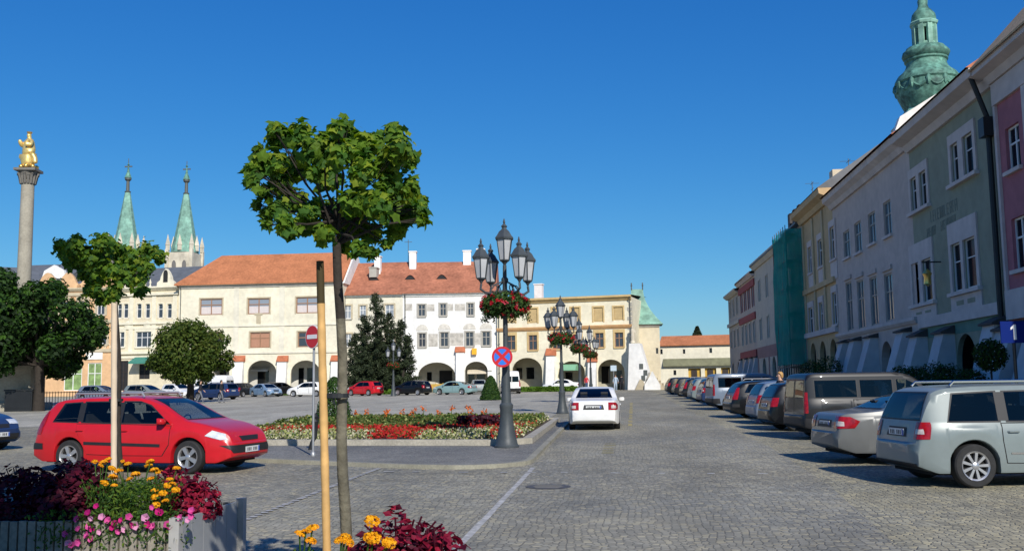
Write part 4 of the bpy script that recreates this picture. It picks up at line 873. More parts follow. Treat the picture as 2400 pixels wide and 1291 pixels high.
# last house of the row
B = RB('town_house', 'greige house at the far end of the shaded row', 114.5, 126.0)
op = [(B.W * k - 0.55, B.W * k + 0.55, z, z + 2.0, 0) for k in (0.2, 0.5, 0.8) for z in (5.2, 8.9)]; B.open += op; B.open += [(B.W * k - 1.0, B.W * k + 1.0, 0.3, 3.4, 1.0) for k in (0.25, 0.72)]
H = B.uz(1718, 688)[1]; B.wall(H, p_rbuff)
for o in op: B.window(o, f_white, g_row, sur=(p_roff, 0.15, 0.06))
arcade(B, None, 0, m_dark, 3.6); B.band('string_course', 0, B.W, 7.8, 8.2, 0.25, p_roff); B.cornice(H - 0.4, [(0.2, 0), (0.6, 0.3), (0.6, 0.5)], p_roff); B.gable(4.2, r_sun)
# --- scaffold with netting: a thing of its own in front of the house
root = empty('scaffold', (XF - 0.82, 78.2, gz(78.2) + 0.12), 0, 'scaffold wrapped in translucent green netting along the house under repair', 'scaffold')
L_ = 6.0; Hs = SB.uz(1850, 552)[1] - 0.7
q = MB()
for k in range(7):
    y = -L_ / 2 + L_ * k / 6
    for x in (-0.4, 0.5): q.tube([(x, y, 0), (x, y, Hs + (0.3 if x < 0 else 0))], 0.03, 6)
for z in range(1, 7):
    for x in (-0.4, 0.5): q.tube([(x, -L_ / 2, z * 2.0), (x, L_ / 2, z * 2.0)], 0.025, 6)
q.build('scaffold_tubes', m_gut, root)
q = MB()
for z in range(1, 7): q.box(-0.36, 0.46, -L_ / 2, L_ / 2, z * 2.0 + 0.03, z * 2.0 + 0.07)
q.build('scaffold_boards', mat('scaffold_boards', (0.25, 0.19, 0.12), 0.8), root)
m_net = bpy.data.materials.new('green_netting'); nt, b = nodes(m_net); b.inputs['Base Color'].default_value = (0.0, 0.40, 0.34, 1); b.inputs['Roughness'].default_value = 0.9
tr = nt.nodes.new('ShaderNodeBsdfTransparent'); tl = nt.nodes.new('ShaderNodeBsdfTranslucent'); tl.inputs[0].default_value = (0.0, 0.45, 0.36, 1)
m1 = nt.nodes.new('ShaderNodeMixShader'); m1.inputs[0].default_value = 0.45; m2 = nt.nodes.new('ShaderNodeMixShader')
tcn = nt.nodes.new('ShaderNodeTexCoord'); nn = nt.nodes.new('ShaderNodeTexNoise'); nn.inputs['Scale'].default_value = 0.5; nt.links.new(tcn.outputs['Object'], nn.inputs['Vector'])
mrn = nt.nodes.new('ShaderNodeMapRange'); mrn.inputs['From Min'].default_value = 0.3; mrn.inputs['From Max'].default_value = 0.7; mrn.inputs['To Min'].default_value = 0.14; mrn.inputs['To Max'].default_value = 0.42; nt.links.new(nn.outputs['Fac'], mrn.inputs['Value'])
nt.links.new(b.outputs[0], m1.inputs[1]); nt.links.new(tl.outputs[0], m1.inputs[2]); nt.links.new(m1.outputs[0], m2.inputs[1]); nt.links.new(tr.outputs[0], m2.inputs[2]); nt.links.new(mrn.outputs[0], m2.inputs[0]); nt.links.new(m2.outputs[0], nt.nodes['Material Output'].inputs[0])
q = MB(); ny, nz = 60, 24; vs = []; random.seed(5)
def netx(y, z): return -0.46 - 0.10 * math.sin(y * 3.0) * math.sin(z * 1.57) - 0.05 * math.sin(y * 1.1 + z * 0.7)
for j in range(nz + 1):
    for i in range(ny + 1):
        y = -L_ / 2 - 0.1 + (L_ + 0.2) * i / ny; z = 2.2 + (Hs - 2.2) * j / nz; vs.append((netx(y, z), y, z))
q.add(vs, [(j * (ny + 1) + i, j * (ny + 1) + i + 1, (j + 1) * (ny + 1) + i + 1, (j + 1) * (ny + 1) + i) for j in range(nz) for i in range(ny)])
for ys in (-L_ / 2 - 0.1, L_ / 2 + 0.1):
    vs = [(netx(ys, 2.2 + (Hs - 2.2) * j / nz) * (1 - i / 4) + 0.75 * i / 4, ys + 0.05 * math.sin(i * 2 + j), 2.2 + (Hs - 2.2) * j / nz) for j in range(nz + 1) for i in range(5)]
    q.add(vs, [(j * 5 + i, j * 5 + i + 1, (j + 1) * 5 + i + 1, (j + 1) * 5 + i) for j in range(nz) for i in range(4)])
q.loose = True
q.build('netting', m_net, root, 60)

# roof aerials
def aerial(px, ytop, ybot, X, label):
    p0 = atx(px, ybot, X); p1 = atx(px, ytop, X); h = p1.z - p0.z + 1.5; q = MB(); q.tube([(0, 0, 0), (0, 0, h)], 0.03, 6)
    for k in range(3): q.tube([(0, -0.7 + k * 0.1, h - 0.2 - k * 0.5), (0, 0.7 - k * 0.1, h - 0.2 - k * 0.5)], 0.018, 5)
    q.tube([(-0.6, 0, h - 0.2), (0.6, 0, h - 0.2)], 0.018, 5)
    o = q.build('roof_aerial', m_gut, loc=(p1.x, p1.y, p0.z - 1.5)); tag(o, label, 'aerial', 'aerials on the shaded row')
aerial(1903, 425, 490, 17.5, 'thin metal aerial standing over the sandy yellow house, near the netting'); aerial(1988, 372, 435, 17.5, 'thin metal aerial above the grey house cornice')

# --- baroque church tower behind the row
Yt = 84.0; cx = 2180
c = aty(cx, 300, Yt); root = empty('church_tower', (c.x, Yt, 0), 0, 'white church tower with tall green copper onion spire above the green house', 'church tower')
s_ = Yt / FPX * 0.88; fz = lambda y: aty(cx, y + 7, Yt).z
def lz(prof, n=8, **k): return [(w_ * s_, fz(y)) for w_, y in prof]
zt = fz(290)
q = MB(); q.lathe([(88 * s_, 0), (88 * s_, zt - 0.4)], 8, rot=PI / 8); q.build('white_shaft', plaster('tower_white', (0.62, 0.58, 0.50)), root)
q = MB(); q.lathe([(88 * s_, zt - 0.9), (92 * s_, zt - 0.6), (92 * s_, zt - 0.3), (97 * s_, zt)], 8, rot=PI / 8); q.build('cornice', p_stone, root)
q = MB(); q.lathe(lz([(98, 290), (82, 276), (70, 262), (62, 250), (60, 246)]), 8, rot=PI / 8); q.build('copper_skirt', m_copl, root)
q = MB(); q.lathe(lz([(60, 250), (66, 240), (75, 222), (80, 207), (81, 198), (77, 190), (81, 186), (80, 181), (72, 170), (62, 163), (54, 155), (50, 146), (50, 140), (54, 137), (54, 133), (48, 131)]), 24); ob = q.build('onion_dome', m_cop, root, 35)
q = MB()
for k in range(12):
    a = 2 * PI * k / 12; r_ = 79 * s_; q.tube([(r_ * math.cos(a + t * 0.2), r_ * math.sin(a + t * 0.2), fz(200) - 0.35 * math.sin(PI * (t + 1) / 2)) for t in (-1, -0.5, 0, 0.5, 1)], 0.13, 6)
    q.lathe([(0.05, -0.5), (0.25, -0.2), (0.2, 0.2), (0.05, 0.4)], 6, c=(r_ * math.cos(a + 0.26), r_ * math.sin(a + 0.26), fz(196)))
q.build('garland', m_cop, root, 50)
q = MB(); q.lathe(lz([(48, 134), (56, 130), (60, 122), (58, 116), (50, 110), (48, 106), (34, 102)]), 16); q.build('gallery_ring', m_cop, root, 40)
q = MB()
for k in range(8):
    a = 2 * PI * k / 8 + 0.2; q.obox((26 * s_ * math.cos(a), 26 * s_ * math.sin(a), (fz(104) + fz(52)) / 2), (math.cos(a) * 0.16, math.sin(a) * 0.16, 0), (-math.sin(a) * 0.2, math.cos(a) * 0.2, 0), (0, 0, (fz(52) - fz(104)) / 2))
q.lathe(lz([(28, 104), (30, 98), (28, 95)]), 8, rot=0.2); q.lathe(lz([(28, 62), (30, 56), (35, 53), (37, 48), (32, 44)]), 8, rot=0.2)
q.build('open_lantern', m_copl, root)
q = MB(); q.lathe(lz([(14, 100), (14, 48)]), 8); q.build('lantern_core', m_dark, root)
q = MB(); q.lathe(lz([(30, 46), (31, 38), (29, 28), (22, 20), (15, 14), (12, 6), (13, -4), (9, -14), (5, -40), (2, -70)]), 16); q.build('upper_dome', m_cop, root, 35)
q = MB(); q.lathe([(0.02, 0), (0.5, 0.5), (0.02, 1.0)], 12, c=(0, 0, fz(-75))); q.tube([(0, 0, fz(-72)), (0, 0, fz(-130))], 0.06, 6); q.box(-0.6, 0.6, -0.05, 0.05, fz(-120), fz(-117)); q.build('gilded_cross', m_gold, root, 40)
# ------------------------------------------------------------------ cars
def pchip(pts):
    xs = [p[0] for p in pts]; ys = [p[1] for p in pts]; n = len(xs)
    h = [xs[i + 1] - xs[i] for i in range(n - 1)]; d = [(ys[i + 1] - ys[i]) / h[i] for i in range(n - 1)]; m = [0] * n
    m[0] = d[0]; m[-1] = d[-1]
    for i in range(1, n - 1):
        if d[i - 1] * d[i] <= 0: m[i] = 0
        else: w1 = 2 * h[i] + h[i - 1]; w2 = h[i] + 2 * h[i - 1]; m[i] = (w1 + w2) / (w1 / d[i - 1] + w2 / d[i])
    def f(x):
        if x <= xs[0]: return ys[0]
        if x >= xs[-1]: return ys[-1]
        i = 0
        while x > xs[i + 1]: i += 1
        t = (x - xs[i]) / h[i]
        return (1 + 2 * t) * (1 - t) ** 2 * ys[i] + t * (1 - t) ** 2 * h[i] * m[i] + t * t * (3 - 2 * t) * ys[i + 1] + t * t * (t - 1) * h[i] * m[i + 1]
    return f

def paint(name, c, metallic=0.0, rough=0.3):
    m = mat('paint_' + name, c, rough, metal=metallic * 0.12, var=0.05, scale=1.2, coat=0.35, spec=0.3, fine=0.05, fscale=6); return m
c_glass = glassmat('car_glass', (0.008, 0.011, 0.014), 0.03, 0.5); c_rub = mat('black_plastic', (0.018, 0.018, 0.02), 0.55, var=0.15, scale=6)
c_tyre = mat('tyre_rubber', (0.022, 0.022, 0.022), 0.8, var=0.3, scale=12); c_rim = mat('alloy_rim', (0.50, 0.50, 0.51), 0.3, metal=0.7, var=0.1, scale=6)
c_well = mat('wheel_well', (0.006, 0.006, 0.006), 0.9, var=0.1); c_head = mat('headlamp_glass', (0.62, 0.65, 0.68), 0.08, var=0.25, scale=14, spec=0.8, coat=0.8)
c_tail = mat('tail_lamp', (0.30, 0.006, 0.010), 0.2, var=0.4, scale=14, spec=0.4, coat=0.3); c_plate = mat('plate_white', (0.62, 0.63, 0.62), 0.4, var=0.05); c_blue = mat('plate_blue', (0.03, 0.09, 0.4), 0.4, var=0.05)
c_chrome = mat('chrome', (0.7, 0.7, 0.7), 0.12, metal=1.0, var=0.03); c_gap = mat('panel_gap', (0.01, 0.01, 0.01), 0.9, var=0.05); c_clear = mat('clear_lens', (0.5, 0.45, 0.42), 0.15, var=0.2, scale=15, spec=0.6)

def car_body(S):
    L, W = S['L'], S['W']; ft = pchip(S['top']); fb = pchip(S['belt']); wr_, rw = S['r'], S['r'] + 0.055
    axles = [S['xr'], S['xf']]; zs = S.get('sill', 0.21); tum = S.get('tumble', 0.30); pw = S.get('plan', 5.0); pin = S.get('pin', 0.2); crown = S.get('crown', 0.86)
    st = [L * (0.5 - 0.5 * math.cos(PI * i / 62)) * 0.6 + L * i / 62 * 0.4 for i in range(63)]
    for a in axles:
        st += [a + rw * math.cos(PI * k / 14) for k in range(15)] + [a - rw - 0.002, a + rw + 0.002]
    st = sorted(st); s2 = [st[0]]
    for s in st[1:]:
        if s - s2[-1] > 0.0015: s2.append(s)
    rings = []
    def ring(s, shrink=None):
        q = abs(2 * s / L - 1); hw = W / 2 * (1 - pin * q ** pw); zt = ft(s); zb = fb(s); zl = zs + 0.10 * max(0, q - 0.88) / 0.12
        for a in axles:
            if abs(s - a) < rw: zl = max(zl, wr_ + math.sqrt(max(0, rw * rw - (s - a) ** 2)))
        zb = max(zb, zl + 0.1); zt = max(zt, zb + 0.012)
        dz = zt - zb; wr2 = hw - 0.045 - tum * dz * crown
        p = [(0, zl), (hw - 0.16, zl), (hw - 0.02, zl + 0.0), (hw - 0.006, zl + 0.05 * min(1, (zb - zl))), (hw, zl + 0.45 * (zb - zl)), (hw - 0.004, zl + 0.72 * (zb - zl)), (hw - 0.018, zb - 0.05), (hw - 0.045, zb)]
        for k in (0.3, 0.65, 0.93): p.append((hw - 0.045 - tum * dz * crown * k, zb + dz * crown * k))
        e = min(0.1, 0.55 * dz + 0.02)
        p += [(wr2 - e * 0.35, zb + dz * (crown + (1 - crown) * 0.45)), (wr2 - e * 1.3, zb + dz * (crown + (1 - crown) * 0.75)), (wr2 * 0.55, zb + dz * (crown + (1 - crown) * 0.95)), (wr2 * 0.25, zt - 0.001), (0, zt)]
        return [(s, y, z) for y, z in p]
    for s in s2: rings.append(ring(s))
    def shrink(r, ds, k):
        zc = sum(p[2] for p in r) / len(r); return [(p[0] + ds, p[1] * k, zc + (p[2] - zc) * k) for p in r]
    rings = [shrink(rings[0], -0.045, 0.72), shrink(rings[0], -0.03, 0.9)] + rings + [shrink(rings[-1], 0.03, 0.9), shrink(rings[-1], 0.045, 0.72)]
    n = len(rings[0]); full = []
    for r in rings: full.append(r + [(p[0], -p[1], p[2]) for p in r[-2:0:-1]])
    m = len(full[0]); mb = MB(); vs = [(p[0] - L / 2, p[1], p[2]) for r in full for p in r]
    fs = [(i * m + k, i * m + (k + 1) % m, (i + 1) * m + (k + 1) % m, (i + 1) * m + k) for i in range(len(full) - 1) for k in range(m)]
    fs += [tuple(range(m)), tuple((len(full) - 1) * m + k for k in reversed(range(m)))]
    mb.add(vs, fs)
    return mb

def patch(src, planes, off, flt=None):
    """the piece of a body surface inside the convex set of planes [(co, outward normal)], lifted off it by off"""
    bm = src.copy()
    for co, no in planes:
        bmesh.ops.bisect_plane(bm, geom=bm.verts[:] + bm.edges[:] + bm.faces[:], plane_co=co, plane_no=no, clear_outer=True)
    if flt:
        bad = [f for f in bm.faces if not flt(f.calc_center_median(), f.normal)]
        bmesh.ops.delete(bm, geom=bad, context='FACES')
    bm.normal_update()
    nv = {v: v.normal.copy() for v in bm.verts}
    for v in bm.verts: v.co += nv[v] * off
    return bm
def cut(bm, planes, flt):
    'open the surface inside the convex set of planes'
    for co, no in planes:
        bmesh.ops.bisect_plane(bm, geom=bm.verts[:] + bm.edges[:] + bm.faces[:], dist=1e-5, plane_co=co, plane_no=no)
    bm.normal_update()
    bad = [f for f in bm.faces if flt(f.calc_center_median(), f.normal) and all(no.dot(f.calc_center_median() - co) < 1e-4 for co, no in planes)]
    bmesh.ops.delete(bm, geom=bad, context='FACES')
def tinted(name, t):
    if name in MATS: return MATS[name]
    m = bpy.data.materials.new(name); nt, b = nodes(m); nt.nodes.remove(b); tr = nt.nodes.new('ShaderNodeBsdfTransparent'); tr.inputs[0].default_value = (t * .92, t, t * .97, 1); gl = nt.nodes.new('ShaderNodeBsdfGlossy'); gl.inputs['Roughness'].default_value = .02; gl.inputs[0].default_value = (.9, .9, .9, 1)
    fr = nt.nodes.new('ShaderNodeFresnel'); fr.inputs[0].default_value = 1.5; mx = nt.nodes.new('ShaderNodeMixShader'); nt.links.new(fr.outputs[0], mx.inputs[0]); nt.links.new(tr.outputs[0], mx.inputs[1]); nt.links.new(gl.outputs[0], mx.inputs[2]); nt.links.new(mx.outputs[0], nt.nodes['Material Output'].inputs[0]); MATS[name] = m; return m
g_clear = tinted('car_glass_clear', .62); g_tint = tinted('car_glass_tinted', .22); c_seat = mat('seat_cloth', (.035, .036, .04), .9, var=.2, scale=9); c_lin = mat('cabin_lining', (.06, .06, .062), .9, var=.1); c_dash = mat('dashboard', (.03, .03, .032), .7, var=.1)
def convex_xz(poly):
    c = Vector((sum(p[0] for p in poly) / len(poly), 0, sum(p[1] for p in poly) / len(poly))); out = []
    for i in range(len(poly)):
        a = Vector((poly[i][0], 0, poly[i][1])); b = Vector((poly[(i + 1) % len(poly)][0], 0, poly[(i + 1) % len(poly)][1])); n = Vector(((b - a).z, 0, -(b - a).x)).normalized()
        if n.dot(c - a) > 0: n = -n
        out.append((a, n))
    return out
def convex_yz(poly):
    c = Vector((0, sum(p[0] for p in poly) / len(poly), sum(p[1] for p in poly) / len(poly))); out = []
    for i in range(len(poly)):
        a = Vector((0, poly[i][0], poly[i][1])); b = Vector((0, poly[(i + 1) % len(poly)][0], poly[(i + 1) % len(poly)][1])); n = Vector((0, (b - a).z, -(b - a).y)).normalized()
        if n.dot(c - a) > 0: n = -n
        out.append((a, n))
    return out
def grow(poly, e):
    cx = sum(p[0] for p in poly) / len(poly); cz = sum(p[1] for p in poly) / len(poly)
    return [(x + e * (1 if x > cx else -1), z + e * (1 if z > cz else -1)) for x, z in poly]

WHEELS = {}
def wheel_meshes(r, w, style):
    key = (r, w, style)
    if key in WHEELS: return WHEELS[key]
    t = MB(); prof = [(r * 0.66, -w / 2 + 0.02), (r * 0.7, -w / 2), (r * 0.92, -w / 2), (r * 0.985, -w / 2 + 0.02), (r, -w / 2 + 0.05), (r, w / 2 - 0.05), (r * 0.985, w / 2 - 0.02), (r * 0.92, w / 2), (r * 0.7, w / 2), (r * 0.66, w / 2 - 0.02)]
    t.lathe(prof, 36, cap=False); tm = t.mesh('tyre', c_tyre, 35)
    q = MB(); q.mat(0); q.lathe([(r * 0.69, w / 2 - 0.012), (r * 0.67, w / 2 + 0.004), (r * 0.60, w / 2 - 0.012), (r * 0.58, w / 2 - 0.06)], 36, cap=False)
    q.mat(1); q.lathe([(0.0001, w / 2 - 0.07), (r * 0.6, w / 2 - 0.07)], 24, cap=False); q.mat(0); q.lathe([(r * 0.16, w / 2 - 0.06), (r * 0.16, w / 2 - 0.005), (r * 0.1, w / 2 + 0.004), (0.0001, w / 2 + 0.006)], 16, cap=False)
    n = {'five': 5, 'seven': 7, 'multi': 9, 'cap': 6}[style]
    for k in range(n):
        a = 2 * PI * k / n; d = Vector((math.cos(a), math.sin(a), 0)); s_ = Vector((-math.sin(a), math.cos(a), 0)); hw = {'five': 0.13, 'seven': 0.085, 'multi': 0.07, 'cap': 0.19}[style] * r
        q.add([d * r * 0.13 - s_ * hw * 0.7 + Vector((0, 0, w / 2 - 0.012)), d * r * 0.13 + s_ * hw * 0.7 + Vector((0, 0, w / 2 - 0.012)), d * r * 0.61 + s_ * hw + Vector((0, 0, w / 2 - 0.008)), d * r * 0.61 - s_ * hw + Vector((0, 0, w / 2 - 0.008)),
               d * r * 0.13 - s_ * hw * 0.7 + Vector((0, 0, w / 2 - 0.06)), d * r * 0.13 + s_ * hw * 0.7 + Vector((0, 0, w / 2 - 0.06)), d * r * 0.61 + s_ * hw + Vector((0, 0, w / 2 - 0.06)), d * r * 0.61 - s_ * hw + Vector((0, 0, w / 2 - 0.06))],
              [(0, 1, 2, 3), (0, 4, 5, 1), (1, 5, 6, 2), (3, 2, 6, 7), (0, 3, 7, 4)])
    rm = q.mesh('rim', [c_rim, c_well], 40); WHEELS[key] = (tm, rm); return WHEELS[key]

def squash(S, k):
    'the same car built k times as high above the sills'
    f = lambda z: z if z < 0.5 else 0.5 + (z - 0.5) * k
    S = dict(S); S['top'] = [(a, f(z)) for a, z in S['top']]; S['belt'] = [(a, f(z)) for a, z in S['belt']]
    for key in ('side', 'pillar', 'doors'): S[key] = [[(a, f(z)) for a, z in p] for p in S.get(key, [])]
    S['front_glass'] = ([(a, f(z)) for a, z in S['front_glass'][0]], S['front_glass'][1]); S['rear_glass'] = [([(a, f(z)) for a, z in p], x) for p, x in S['rear_glass']]
    for key in ('head', 'tail', 'reverse'):
        if S.get(key): S[key] = ([(a, f(z)) for a, z in S[key][0]], S[key][1])
    S['ends'] = [(n, [(a, f(z)) for a, z in p], d, m) for n, p, d, m in S.get('ends', [])]; S['strips'] = [(n, [(a, f(z)) for a, z in p], m) for n, p, m in S.get('strips', [])]
    S['plate'] = (f(S['plate'][0]), f(S['plate'][1])); S['mirror'] = (S['mirror'][0], f(S['mirror'][1]))
    if S.get('rails'): S['rails'] = (S['rails'][0], S['rails'][1], f(S['rails'][2]))
    return S

def make_car(S, name, pm):
    """one car with all its parts, heading +x, standing on z = 0"""
    root = empty(name, (0, 0, 0)); L, W = S['L'], S['W']; mb = car_body(S); me = mb.mesh('body', pm, 38); S_ = L / 2
    bm = bmesh.new(); bm.from_mesh(me); bmesh.ops.recalc_face_normals(bm, faces=bm.faces); bm.normal_update()
    painted = []
    body = inst('body', me, root); painted.append(body); wins = []
    def put(nm, b, m, parent=root, smooth=38, paint_=False):
        if not b.faces: b.free(); return None
        mm = bpy.data.meshes.new(nm); b.to_mesh(mm); b.free(); mm.materials.append(m); mm.shade_smooth(); mm.set_sharp_from_angle(angle=R(smooth))
        o = inst(nm, mm, parent)
        if paint_: painted.append(o)
        return o
    X = lambda poly: [(s - S_, z) for s, z in poly]
    side = lambda sg: (lambda c, n: c.y * sg > 0.3 and abs(n.y) > 0.5)
    # doors: a shut line with the panel inside it
    for poly in S.get('doors', []):
        for sg in (-1, 1):
            g = put('door', patch(bm, convex_xz(grow(X(poly), 0.012)), 0.0022, side(sg)), c_gap)
            p_ = put('door_panel', patch(bm, convex_xz(X(poly)), 0.005, side(sg)), pm, g, paint_=True)
            xs = [p[0] for p in X(poly)]; zz = max(p[1] for p in poly) - 0.12; xh = min(xs) + 0.16
            hy = sg * (W / 2 + 0.004); h = MB().tube([(xh - 0.09, hy - sg * 0.02, zz), (xh - 0.07, hy + sg * 0.012, zz), (xh + 0.07, hy + sg * 0.012, zz), (xh + 0.09, hy - sg * 0.02, zz)], 0.014, 6).build('door_handle', S.get('handle', pm), g)
            if S.get('handle') is None: painted.append(h)
    for poly in S['side']:
        for sg in (-1, 1):
            pl = convex_xz(X(poly)); b_ = patch(bm, convex_xz(grow(X(poly), 0.022)), 0.003, side(sg)); cut(b_, pl, lambda c, n: True); wins.append((pl, side(sg)))
            t = put('side_window', b_, c_rub); put('pane', patch(bm, pl, 0.004, side(sg)), g_tint if max(p[0] for p in poly) < S.get('tint_to', 0) else g_clear, t)
    if S.get('pillar'):
        for poly in S['pillar']:
            for sg in (-1, 1): put('window_pillar', patch(bm, convex_xz(X(poly)), 0.005, side(sg)), c_rub)
    ws = S['front_glass']
    for nm, poly, sgn, xl in [('windshield', ws[0], 1, ws[1])] + ([('rear_window', r_[0], -1, r_[1]) for r_ in S['rear_glass']]):
        fl = (lambda c, n, sgn=sgn, xl=xl: (c.x - (xl - S_)) * sgn > 0 and n.x * sgn > 0.12)
        pl = convex_yz(poly); b_ = patch(bm, convex_yz(grow(poly, 0.02)), 0.003, fl); cut(b_, pl, lambda c, n: True); wins.append((pl, fl))
        t = put(nm, b_, c_rub); put('pane', patch(bm, pl, 0.004, fl), g_tint if sgn < 0 and S.get('tint_to') else g_clear, t)
    for key, nm, m in (('head', 'headlight', c_head), ('tail', 'taillight', c_tail)):
        poly, ymin = S[key]
        for sg in (-1, 1): put(nm, patch(bm, convex_xz(X(poly)) + [(Vector((0, ymin * sg, 0)), Vector((0, -sg, 0)))], 0.010, lambda c, n: n.z < 0.97), m)
    if S.get('reverse'):
        poly, ymin = S['reverse']
        for sg in (-1, 1): put('reversing_light', patch(bm, convex_xz(X(poly)) + [(Vector((0, ymin * sg, 0)), Vector((0, -sg, 0)))], 0.014, lambda c, n: n.z < 0.97), c_clear)
    for nm, poly, sgn, m in S.get('ends', []):
        put(nm, patch(bm, convex_yz(poly), 0.008, lambda c, n, sgn=sgn: c.x * sgn > S_ - 0.55 and n.x * sgn > 0.1), m)
    for nm, poly, m in S.get('strips', []):
        for sg in (-1, 1): put(nm, patch(bm, convex_xz(X(poly)), 0.012, side(sg)), m)
    # number plates, sitting on the surface in front and behind
    for sgn, z in ((1, S['plate'][0]), (-1, S['plate'][1])):
        xs = [v.co.x * sgn for v in bm.verts if abs(v.co.y) < 0.3 and abs(v.co.z - z) < 0.13]
        x = max(xs) if xs else S_; q = MB(); q.mat(0); q.box(x, x + 0.016, -0.26, 0.26, z - 0.055, z + 0.055); q.mat(1); q.box(x + 0.016, x + 0.019, 0.21 if sgn > 0 else 0.21, 0.255, z - 0.05, z + 0.05); q.mat(2)
        for k in range(7):
            if k != 3: q.box(x + 0.016, x + 0.0175, -0.20 + k * 0.056, -0.17 + k * 0.056, z - 0.032, z + 0.032)
        o = q.build('number_plate', [c_plate, c_blue, c_rub], root)
        if sgn < 0: o.rotation_euler = (0, 0, PI)
    # mirrors
    mx, mz = S['mirror'][0] - S_, S['mirror'][1]
    for sg in (-1, 1):
        y0 = W / 2 - 0.07; q = MB()
        sec = [(-0.05, 0.02), (-0.08, 0.10), (-0.09, 0.17), (-0.04, 0.2)]
        q.add([(mx + dx * kx, sg * (y0 + y), mz + dz * kz) for y, kx, kz in ((0.04, 0.4, 0.5), (0.08, 0.9, 0.9), (0.15, 1, 1), (0.21, 0.9, 0.9), (0.235, 0.5, 0.5)) for dx, dz in ((-0.06, -0.06), (0.06, -0.05), (0.085, 0), (0.06, 0.06), (-0.06, 0.07))],
              [(i * 5 + k, i * 5 + (k + 1) % 5, i * 5 + 5 + (k + 1) % 5, i * 5 + 5 + k) for i in range(4) for k in range(5)] + [(0, 1, 2, 3, 4), (24, 23, 22, 21, 20)])
        o = q.build('mirror', pm, root, 50); painted.append(o)
    tm, rm = wheel_meshes(S['r'], S.get('tw', 0.205), S.get('rim', 'five'))
    for xa in (S['xr'], S['xf']):
        for sg in (-1, 1):
            o = inst('wheel', tm, root, (xa - S_, sg * (W / 2 - S.get('tw', 0.205) / 2 - 0.015), S['r'] - 0.004), (R(-90) if sg > 0 else R(90), 0, 0)); inst('rim', rm, o, rot=(0, 0, random.uniform(0, 1)))
    # open the body behind the panes, line the cabin and furnish it
    op = bm.copy()
    for pl, fl in wins: cut(op, pl, fl)
    ln = op.copy(); ln.normal_update(); nv = {v: v.normal.copy() for v in ln.verts}
    for v in ln.verts: v.co -= nv[v] * 0.03
    low = [f for f in ln.faces if f.calc_center_median().z < 0.62]; bmesh.ops.delete(ln, geom=low, context='FACES'); bmesh.ops.reverse_faces(ln, faces=ln.faces[:]); put('cabin_lining', ln, c_lin)
    op.to_mesh(me); op.free(); me.shade_smooth(); me.set_sharp_from_angle(angle=R(38))
    zt = pchip(S['top']); zb_ = pchip(S['belt']); cowl = S['mirror'][0] + .35; xs_ = S['mirror'][0] - 1.0; zh = zt(xs_ - .3) - .16; hw = W / 2 - .17
    MB().prism([(cowl - .55 - S_, .55), (cowl + .3 - S_, .55), (cowl + .3 - S_, zb_(cowl) - .02), (cowl - .25 - S_, zb_(cowl) + .02), (cowl - .5 - S_, zb_(cowl) - .08)], -hw, hw).build('dashboard', c_dash, root)
    q = MB(); c0 = Vector((cowl - .68 - S_, .36, zb_(cowl) + .02)); q.tube([c0 + Vector((.05 * math.sin(t), .18 * math.cos(t), .18 * math.sin(t))) for t in [2 * PI * k / 20 for k in range(21)]], .014, 6); q.tube([c0, c0 + Vector((.3, 0, -.1))], .03, 6); q.box(c0.x - .01, c0.x + .01, c0.y - .17, c0.y + .17, c0.z - .02, c0.z + .02); q.build('steering_wheel', c_dash, root)
    def seat(x, y, w_):
        q = MB(); q.prism([(x - .05 - S_, .42), (x + .5 - S_, .45), (x + .5 - S_, .58), (x + .02 - S_, .54)], y - w_, y + w_); q.prism([(x - S_, .5), (x + .14 - S_, .54), (x - .08 - S_, zh - .2), (x - .2 - S_, zh - .2)], y - w_, y + w_)
        for yy in ((y,) if w_ < .3 else (y - w_ * .6, y + w_ * .6)): q.prism([(x - .1 - S_, zh - .17), (x - .19 - S_, zh - .17), (x - .21 - S_, zh), (x - .13 - S_, zh)], yy - .12, yy + .12); q.tube([(x - .15 - S_, yy, zh - .25), (x - .15 - S_, yy, zh - .1)], .015, 5)
        q.build('seat', c_seat, root)
    seat(xs_, .36, .24); seat(xs_, -.36, .24); seat(xs_ - .9, 0, .6)
    u = MB(); u.box(-S_ + 0.25, S_ - 0.25, -W / 2 + 0.26, W / 2 - 0.26, 0.17, 0.72); u.build('underbody', c_well, root)
    if S.get('rails'):
        s0, s1, z = S['rails']
        for sg in (-1, 1):
            y = sg * (W / 2 - 0.27); MB().tube([(s0 - S_, y, z - 0.06), (s0 - S_ + 0.06, y, z), (s1 - S_ - 0.06, y, z), (s1 - S_, y, z - 0.08)], 0.022, 6).build('roof_rail', S.get('railm', c_rub), root, 40)
    if S.get('aerial'):
        a = S['aerial']; MB().tube([(a[0] - S_, 0, a[1]), (a[0] - S_ - 0.25, 0, a[1] + 0.35)], [0.012, 0.005], 5).build('aerial', c_rub, root)
    bm.free()
    for o in painted:
        o.material_slots[0].link = 'OBJECT'; o.material_slots[0].material = pm; o['painted'] = 1
    return root
def recolor(root, pm):
    for o in kids(root):
        if o.get('painted'): o.material_slots[0].material = pm
        for c in kids(o):
            if c.get('painted'): c.material_slots[0].material = pm
def clear_flags():
    for o in bpy.data.objects:
        if 'painted' in o: del o['painted']

